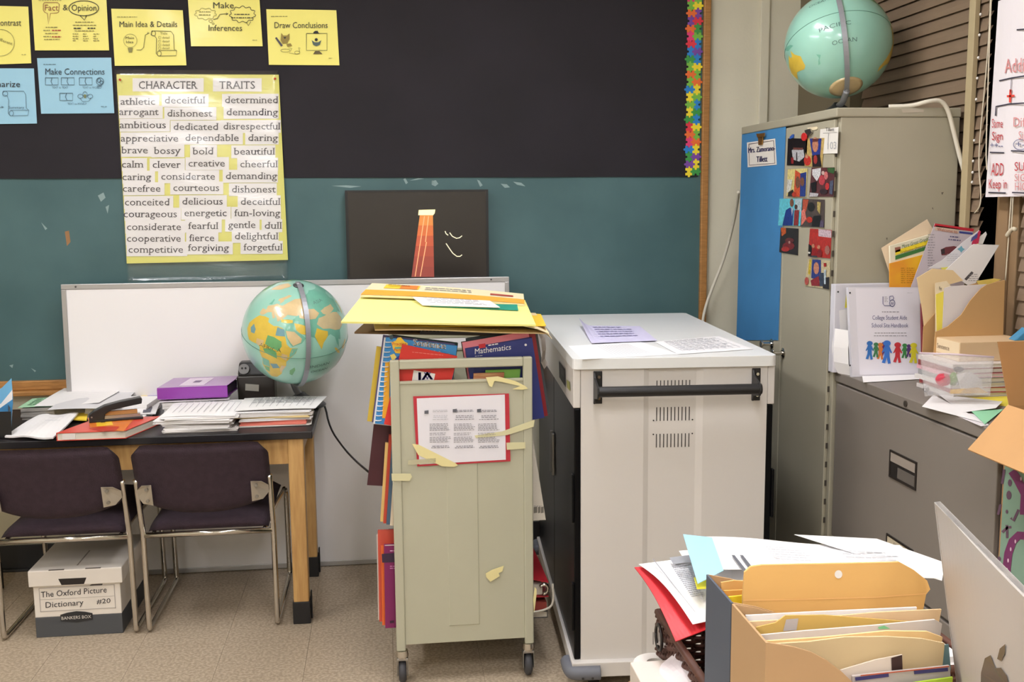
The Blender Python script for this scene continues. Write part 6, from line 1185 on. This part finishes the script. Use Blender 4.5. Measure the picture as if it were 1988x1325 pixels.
for ln_ in ([(1950, 912), (1946, 940)], [(1943, 980), (1938, 1000)], [(1963, 1006), (1968, 1012), (1978, 990)], [(1946, 1034), (1956, 1025), (1964, 1024)], [(1955, 1020), (1956, 1045)]): stroke('print', [ln_], 5, PT_, PU2, lw)
for x, y in ((1972, 1052), (1963, 1067), (1958, 1089), (1956, 1107), (1983, 930)): patch('print', ell(x, y, 1.6, 4), PT_, C((222, 190, 206)), lw, .0012)
# ================================================================ teacher desk in the foreground
DZ = .75
dk_ = thing('teacher_desk', 'oak laminate desk carrying the basket, file holders and computer', 'desk', (.9, 1.2, 0))
DX0, DX1, DY0, DY1 = .412, 1.3, .35, 1.722
obj('desk_top', MB().box(DX0, DX1, DY0, DY1, DZ-.03, DZ), mat('desk_laminate', (170, 130, 88), .5, vary=.1, scale=4), dk_, bevel=.004)
for x in (DX0+.03, DX1-.07):
    for y in (DY0+.03, DY1-.07): obj('leg', MB().box(x, x+.04, y, y+.04, 0, DZ-.03), STEEL, dk_, bevel=.003)
obj('modesty_panel', MB().box(DX0+.07, DX1-.07, DY1-.06, DY1-.045, .3, DZ-.03), mat('desk_laminate', (170, 130, 88)), dk_)
d0 = DZ+.0006
# white carton and roll at the desk corner
a = az(1223, 1286, .835)
wx = obj('white_carton', MB().box(a.x, a.x+.09, a.y-.12, a.y, d0, .835), mat('carton_white', (214, 204, 194), .6), bevel=.002); tag(wx, 'small white carton on the desk corner left of the wicker basket', 'box')
rl = thing('paper_roll', 'white paper roll behind the small white carton on the desk corner', 'paper roll', V((.445, a.y+.055, d0)))
obj('roll', MB().lathe(V((.45, a.y+.055, d0)), [(.038, 0), (.04, .003), (.04, .052), (.038, .055), (.016, .055), (.016, .04)], 28), mat('roll_white', (220, 214, 206), .7), rl, smooth=False)
# wicker basket
WK = mat('dark_wicker', (92, 58, 48), .55, vary=.35, scale=30)
wk = thing('wicker_basket', 'dark brown wicker tray basket heaped with papers on the desk', 'basket', V((.7, 1.66, d0)))
KX0, KX1, KY0, KY1, KZ = .464, .90, 1.43, 1.712, .885
def strands(a, b, za, zb, nrow, ncol, out):
    """woven wall between plan points a and b: rows of strands waving around stakes"""
    a, b = V(a), V(b); o = V(out)
    for k in range(ncol):
        p = a.lerp(b, (k+.5)/ncol); obj('stake', MB().cyl(p+V((0, 0, za)), p+V((0, 0, zb)), .0028, n=6), WK, wk)
    for r_ in range(nrow):
        z = za+(zb-za)*(r_+.5)/nrow; pts = [a.lerp(b, i/(ncol*2))+o*(.003*(1 if (i//1+r_*2) % 4 < 2 else -1))+V((0, 0, z)) for i in range(ncol*2+1)]
        obj('woven_strand', MB().tube(pts, (zb-za)/nrow*.48, 6, 1), WK, wk, smooth=True)
for A_, B2_, o_, n_c in (((KX0, KY0, 0), (KX0, KY1, 0), (1, 0, 0), 16), ((KX0, KY1, 0), (KX1, KY1, 0), (0, 1, 0), 24), ((KX1, KY0, 0), (KX1, KY1, 0), (1, 0, 0), 16), ((KX0, KY0, 0), (KX1, KY0, 0), (0, 1, 0), 24)): strands(A_, B2_, d0+.004, KZ-.01, 16, n_c, o_)
obj('rim', MB().tube([(KX0, KY0, KZ-.008), (KX0, KY1, KZ-.008), (KX1, KY1, KZ-.008), (KX1, KY0, KZ-.008), (KX0, KY0, KZ-.008)], .0075, 8), mat('wicker_rim', (104, 66, 54), .5, vary=.3, scale=30), wk, smooth=True)
obj('bottom', MB().box(KX0, KX1, KY0, KY1, d0, d0+.005), WK, wk)
obj('ring_handle', MB().tube([V((KX0-.012, 1.66+.02*math.cos(t_), KZ-.03+.022*math.sin(t_))) for t_ in [k*math.pi/10 for k in range(21)]], .0028, 8), C((40, 34, 32), .4), wk, smooth=True)
# papers in and over the basket
packet('paper_heap', 'thick heap of mixed papers filling the wicker basket', .715, 1.57, d0+.0055, .33, .24, .13, 0, C((226, 222, 220), .75), layers=14)
def dsheet(name, lab, pts, m, fn=None, th=.0008, cat='paper', group=None):
    q = [ay(x, y, Y) for x, y, Y in pts]; return q, qsheet(name, lab, q, m, fn, cat=cat, th=th, nu=14, nv=10, group=group)
q, t = dsheet('red_folder', 'bright red folder drooping over the left rim of the basket', [(1232, 1098, 1.74), (1440, 1078, 1.76), (1405, 1205, 1.52), (1312, 1242, 1.52)], C((204, 44, 52), .5), lambda u, v: .012*math.sin(v*3.1)*(1-u)-.004, .0015, 'folder')
q, t = dsheet('printed_page', 'printed white page lying on the red folder in the basket', [(1240, 1095, 1.738), (1420, 1072, 1.77), (1420, 1195, 1.52), (1345, 1212, 1.52)], mat('bright_paper', (240, 239, 240)), lambda u, v: .013*math.sin(v*3.1)*(1-u)-.001)
B_ = [x for x in q]; print_on(t, B_, 18, GREYINK, .26, .5, .22, .75, lift=.0125, seed=12, th=.5); patchq = lambda u0, u1, v0, v1, m, l: obj('print', MB().sheet([(B_[0]*(1-u)+B_[1]*u)*(1-v)+(B_[3]*(1-u)+B_[2]*u)*v for u, v in ((u0, v0), (u1, v0), (u1, v1), (u0, v1))], 6, 6, lambda u, v: l, .0002), m, t)
lines_on(t, B_, 1, .002, GREYINK, .12, .12, .06, .95, vert=True, lift=.0125)
patchq(.3, .6, .06, .18, C((150, 150, 154)), .011)
patchq(.45, .56, .25, .8, C((176, 176, 180)), .010)
q, t = dsheet('white_page', 'white page under the light blue card in the basket', [(1318, 1082, 1.79), (1480, 1068, 1.8), (1450, 1190, 1.56), (1385, 1195, 1.56)], mat('bright_paper', (240, 239, 240)), lambda u, v: .012)
q, t = dsheet('yellow_scrap', 'small yellow scrap under the light blue card', [(1346, 1140, 1.6), (1375, 1140, 1.6), (1372, 1162, 1.54), (1352, 1163, 1.54)], C((238, 224, 50), .6), lambda u, v: .016)
q, t = dsheet('blue_card', 'light blue card standing out of the basket papers', [(1322, 1058, 1.74), (1378, 1064, 1.74), (1400, 1130, 1.57), (1350, 1156, 1.54)], C((160, 208, 230), .7), lambda u, v: .02, .001)
q, t = dsheet('white_printout', 'large white printout with dark bars on top of the basket heap', [(1348, 1055, 1.8), (1745, 1074, 1.8), (1825, 1140, 1.6), (1388, 1120, 1.6)], mat('bright_paper', (240, 239, 240)), lambda u, v: .012+.003*math.sin(u*8))
for x in (1432, 1448): patch('dark_bar', [(x-12, 1079), (x-6, 1079), (x+20, 1112), (x+12, 1112)], (q[0].lerp(q[1], .2)+V((0, 0, .0175)), ((q[1]-q[0]).cross(q[3]-q[0])).normalized()*(-1 if (q[1]-q[0]).cross(q[3]-q[0]).dot(EYE-q[0]) < 0 else 1)), C((96, 98, 106)), t)
print_on(t, q, 6, PALEINK, .3, .5, .3, .75, lift=.0165, seed=2); print_on(t, q, 3, PALEINK, .65, .95, .3, .6, lift=.0165, seed=6)
q, t = dsheet('back_sheet', 'white sheet at the back right of the basket heap', [(1540, 1054, 1.83), (1700, 1062, 1.83), (1832, 1110, 1.66), (1826, 1145, 1.62)], mat('bright_paper', (240, 239, 240)), lambda u, v: .016)
# crumpled papers beside the basket on the left
cr = thing('crumpled_wrapper', 'crumpled grey tissue tucked under the left rim of the basket', 'paper', az(1300, 1250, .8))
obj('sheet', MB().sheet([ay(1296, 1198, 1.70), ay(1312, 1222, 1.64), ay(1328, 1280, 1.60), ay(1271, 1250, 1.68)], 8, 8, lambda u, v: .012*math.sin(u*5+v*3)*math.sin(v*4), .001), C((186, 178, 170), .6), cr)
pk_ = thing('white_paper_corner', 'white sheet corner fanning out below the basket rim', 'paper', az(1300, 1310, .78))
obj('sheet', MB().sheet([ay(1318, 1262, 1.60), ay(1352, 1316, 1.50), ay(1320, 1345, 1.50), ay(1250, 1318, 1.60)], 8, 8, lambda u, v: .012*math.sin(u*3)*math.sin(v*3), .001), C((228, 220, 222), .7), pk_)
# ---------------------------------------------------------------- two magazine holders
GRY = mat('slate_blue_board', (82, 90, 104), .6); KRF = mat('tan_chipboard', (192, 156, 114), .7, vary=.06, scale=6); INN = mat('tan_chipboard_inside', (196, 156, 104), .7)
def holder(lab, ya, yb, spine_m):
    t = thing('magazine_holder', lab, 'magazine holder', V((.58, (ya+yb)/2, d0)), 'cardboard magazine holders')
    x0, x1, zt, zl = .4525, .705, 1.06, d0+.13
    cv = [ay(x, y, 1.168) for x, y in ((1485, 1250), (1540, 1257), (1575, 1267), (1605, 1283), (1635, 1306), (1660, 1330), (1684, 1362), (1706, 1400))]
    pr_ = [(x0, d0), (x1, d0), (x1, zl)]+[(p.x, p.z) for p in reversed(cv[1:]) if p.x < x1]+[(x0, zt)]
    obj('spine', MB().box(x0, x0+.003, ya, yb, d0, zt), spine_m, t)
    for y in (ya, yb-.003): obj('side_panel', MB().prism([V((x, y, z)) for x, z in [(x0+.003, d0)]+pr_[1:-1]+[(x0+.003, zt)]], (0, .003, 0)), KRF, t)
    obj('bottom', MB().box(x0+.003, x1, ya+.003, yb-.003, d0, d0+.003), INN, t); obj('front_lip', MB().box(x1-.003, x1, ya+.003, yb-.003, d0+.003, zl), KRF, t)
    return t
holder('tan cardboard magazine holder nearest the camera, crammed with folders', 1.168, 1.294, KRF)
holder('cardboard magazine holder with a slate blue spine behind the tan one', 1.297, 1.406, GRY)
def card(name, lab, cat, pts, Y, m, th=.0012): return leaf(name, lab, cat, pts, Y, m, th)
ME = mat('manila_envelope', (232, 184, 112), .55, vary=.08, scale=4, bump=.12, bscale=10)
ev = card('clasp_envelope', 'large golden manila envelope with a punched hole in the rear holder', 'envelope', [(1446, 1112), (1458, 1101), (1480, 1098), (1730, 1093), (1746, 1092), (1775, 1108), (1800, 1128), (1806, 1145), (1798, 1155), (1796, 1800), (1440, 1800), (1442, 1160)], 1.315, ME, .004)
PE = PY(1.3146); patch('punched_hole', arc(1627.5, 1115.5, 7.5, 8, n=20)[:-1], PE, C((240, 238, 236)), ev); stroke('flap_crease', [[(1443, 1166), (1560, 1164), (1700, 1160), (1797, 1153)]], 1.3, PE, C((244, 196, 130)), ev)
card('golden_envelope', 'golden envelope at the back of the slate blue holder', 'envelope', [(1400, 1132), (1425, 1128), (1470, 1130), (1470, 1800), (1400, 1800)], 1.385, ME, .003)
card('amber_folder', 'amber folder edge in the slate blue holder', 'folder', [(1405, 1148), (1450, 1146), (1450, 1800), (1405, 1800)], 1.365, C((222, 160, 80), .6), .003)
card('yellow_folder_edge', 'yellow folder edge low in the slate blue holder', 'folder', [(1415, 1160), (1450, 1156), (1450, 1800), (1418, 1800)], 1.345, C((238, 206, 40), .6), .003)
card('white_file', 'white papers behind the taped tan folder in the front holder', 'paper', [(1448, 1196), (1560, 1190), (1780, 1180), (1780, 1800), (1450, 1800)], 1.283, mat('bright_paper', (240, 239, 240)), .003)
card('manila_file', 'pale manila folder in the middle of the front holder', 'folder', [(1455, 1208), (1560, 1203), (1700, 1190), (1828, 1184), (1832, 1800), (1455, 1800)], 1.274, C((236, 206, 164), .7), .003)
tf = card('taped_folder', 'khaki yellow folder with a grey tape patch in the front holder', 'folder', [(1468, 1219), (1506, 1210), (1525, 1196), (1600, 1195), (1820, 1212), (1830, 1800), (1468, 1800)], 1.262, C((212, 176, 96), .6), .002); PTF = PY(1.2616); patch('tape_patch', [(1526, 1203), (1550, 1201), (1546, 1224), (1520, 1226)], PTF, C((190, 182, 180)), tf)
gt = card('grey_file', 'grey white card file with a green mark in the front holder', 'folder', [(1478, 1234), (1560, 1226), (1700, 1215), (1815, 1204), (1829, 1212), (1832, 1800), (1480, 1800)], 1.245, C((216, 208, 202), .6), .003); patch('green_mark', [(1704, 1218), (1716, 1215), (1728, 1221), (1706, 1222)], PY(1.2446), C((130, 206, 150)), gt)
card('cream_file', 'cream orange folder in front of the grey file', 'folder', [(1484, 1246), (1600, 1238), (1720, 1226), (1800, 1227), (1830, 1238), (1832, 1800), (1484, 1800)], 1.228, C((244, 210, 150), .7), .003)
card('buff_file', 'buff folder with a curved top nearest in the front holder', 'folder', [(1490, 1252), (1570, 1247), (1640, 1238), (1720, 1237), (1790, 1241), (1834, 1250), (1838, 1800), (1490, 1800)], 1.21, C((214, 190, 146), .7), .003)
nl = card('white_label_card', 'white card with a dark brown tab in the front holder', 'card', [(1632, 1302), (1700, 1282), (1752, 1272), (1752, 1330), (1632, 1345)], 1.2, C((226, 212, 196), .6), .002); patch('brown_tab', [(1730, 1278), (1751, 1272), (1752, 1303), (1731, 1306)], PY(1.1996), C((64, 42, 38)), nl)
ca2 = card('catalogue', 'catalogue with blue and red print at the front of the holder', 'magazine', [(1655, 1314), (1730, 1306), (1844, 1294), (1846, 1325), (1846, 1800), (1655, 1800)], 1.19, C((190, 180, 176), .5), .004); stroke('print', [[(1660, 1319), (1725, 1311)]], 7, PY(1.1896), C((62, 58, 110)), ca2); stroke('print', [[(1774, 1306), (1840, 1300)]], 7, PY(1.1896), C((62, 58, 110)), ca2); stroke('print', [[(1670, 1312), (1842, 1294)]], 2.4, PY(1.1896), C((190, 90, 60)), ca2, .001)
bd_ = card('blue_divider', 'pale blue divider at the right end of the front holder', 'folder', [(1829, 1255), (1842, 1252), (1846, 1300), (1846, 1800), (1826, 1800)], 1.232, C((130, 170, 176), .6), .002)
lm = card('lime_booklet', 'lime green booklet edge at the bottom right of the holder', 'booklet', [(1740, 1332), (1850, 1316), (1852, 1800), (1740, 1800)], 1.18, C((170, 200, 60), .5), .003)
# ---------------------------------------------------------------- desktop computer seen from behind
im = thing('desktop_computer', 'slim silver all-in-one desktop computer seen from behind at the right edge', 'computer', V((.66, 1.0, d0)))
A0 = V((.715, 1.258, 1.20)); al = V((-.241, -.971, 0)).normalized(); hn = V((-.971, .241, 0)).normalized()
tl_ = math.radians(9); dn = (V((0, 0, -1))*math.cos(tl_)-hn*math.sin(tl_)); nb = al.cross(dn).normalized(); nb = nb if nb.dot(hn) > 0 else -nb
ALM = mat('silver_aluminium', (190, 184, 178), .5, .25)
Wd_, Hd_ = .528, .37
mb = MB(); nu, nv = 24, 16
bul = lambda u, v: .036*max(0, math.sin(math.pi*u))**1.3*max(0, math.sin(math.pi*min(1, v*.9+.05)))**1.2
for j in range(nv+1):
    for i in range(nu+1): mb.v.append(A0+al*(Wd_*i/nu)+dn*(Hd_*j/nv)+nb*(bul(i/nu, j/nv)))
for j in range(nv+1):
    for i in range(nu+1): mb.v.append(A0+al*(Wd_*i/nu)+dn*(Hd_*j/nv)-nb*.006)
m = (nu+1)*(nv+1)
for j in range(nv):
    for i in range(nu): a = j*(nu+1)+i; mb.f += [(a, a+1, a+nu+2, a+nu+1), (m+a, m+a+nu+1, m+a+nu+2, m+a+1)]
for i in range(nu): a = i; b = nv*(nu+1)+i; mb.f += [(a, m+a, m+a+1, a+1), (b, b+1, m+b+1, m+b)]
for j in range(nv): a = j*(nu+1); b = a+nu; mb.f += [(a, a+nu+1, m+a+nu+1, m+a), (b, m+b, m+b+nu+1, b+nu+1)]
obj('back_shell', mb, ALM, im)
obj('edge_band', MB().obox(A0-nb*.0065, al*Wd_, dn*.0012, nb*.0075).obox(A0-nb*.0065, al*.0012, dn*Hd_, nb*.0075), mat('bright_aluminium', (226, 224, 222), .3, .5), im)
obj('screen', MB().obox(A0-nb*.008+al*.008+dn*.008, al*(Wd_-.016), dn*(Hd_-.07), nb*.0015), mat('dark_screen', (40, 36, 36)), im)
ft = A0+al*(Wd_/2); fb_ = V((ft.x, ft.y, d0))+(-hn*.03)
obj('stand', MB().hexa([fb_-al*.095+hn*.07, fb_+al*.095+hn*.07, fb_+al*.095-hn*.1, fb_-al*.095-hn*.1], [x+V((0, 0, .006)) for x in (fb_-al*.095+hn*.07, fb_+al*.095+hn*.07, fb_+al*.095-hn*.1, fb_-al*.095-hn*.1)]).hexa([fb_-al*.09+hn*.06+V((0, 0, .006)), fb_+al*.09+hn*.06+V((0, 0, .006)), fb_+al*.09+hn*.07+V((0, 0, .006)), fb_-al*.09+hn*.07+V((0, 0, .006))], [x for x in (ft+dn*.27-al*.07+nb*.02, ft+dn*.27+al*.07+nb*.02, ft+dn*.27+al*.07+nb*.03, ft+dn*.27-al*.07+nb*.03)]), ALM, im, bevel=.003)
# emblem: bitten apple outline with a leaf, lying on the curved back
def emb(poly, c_u, c_v, sc):
    mb = MB(); tris = tessellate_polygon([[V((x, y, 0)) for x, y in poly]])
    P = []
    for x, y in poly:
        u, v = c_u+x*sc/Wd_, c_v-y*sc/Hd_; P.append(A0+al*(Wd_*u)+dn*(Hd_*v)+nb*(bul(u, v)+.0012))
    return mb.add(P, [tuple(t_) for t_ in tris])
body = [(0, .42), (.16, .5), (.34, .48), (.46, .36), (.36, .26), (.31, .1), (.36, -.08), (.48, -.2), (.4, -.38), (.26, -.54), (.12, -.56), (0, -.5), (-.12, -.56), (-.26, -.54), (-.4, -.36), (-.48, -.12), (-.48, .14), (-.38, .38), (-.2, .5)]
body = [(-x, y) for x, y in body]
EMB = mat('dark_emblem', (96, 84, 70), .25, .3)
obj('emblem', emb([(-x, y) for x, y in body], .55, .35, .085), EMB, im); obj('emblem_leaf', emb([(.02, .55), (.06, .7), (.2, .82), (.22, .7), (.14, .58)], .55, .35, .085), EMB, im)
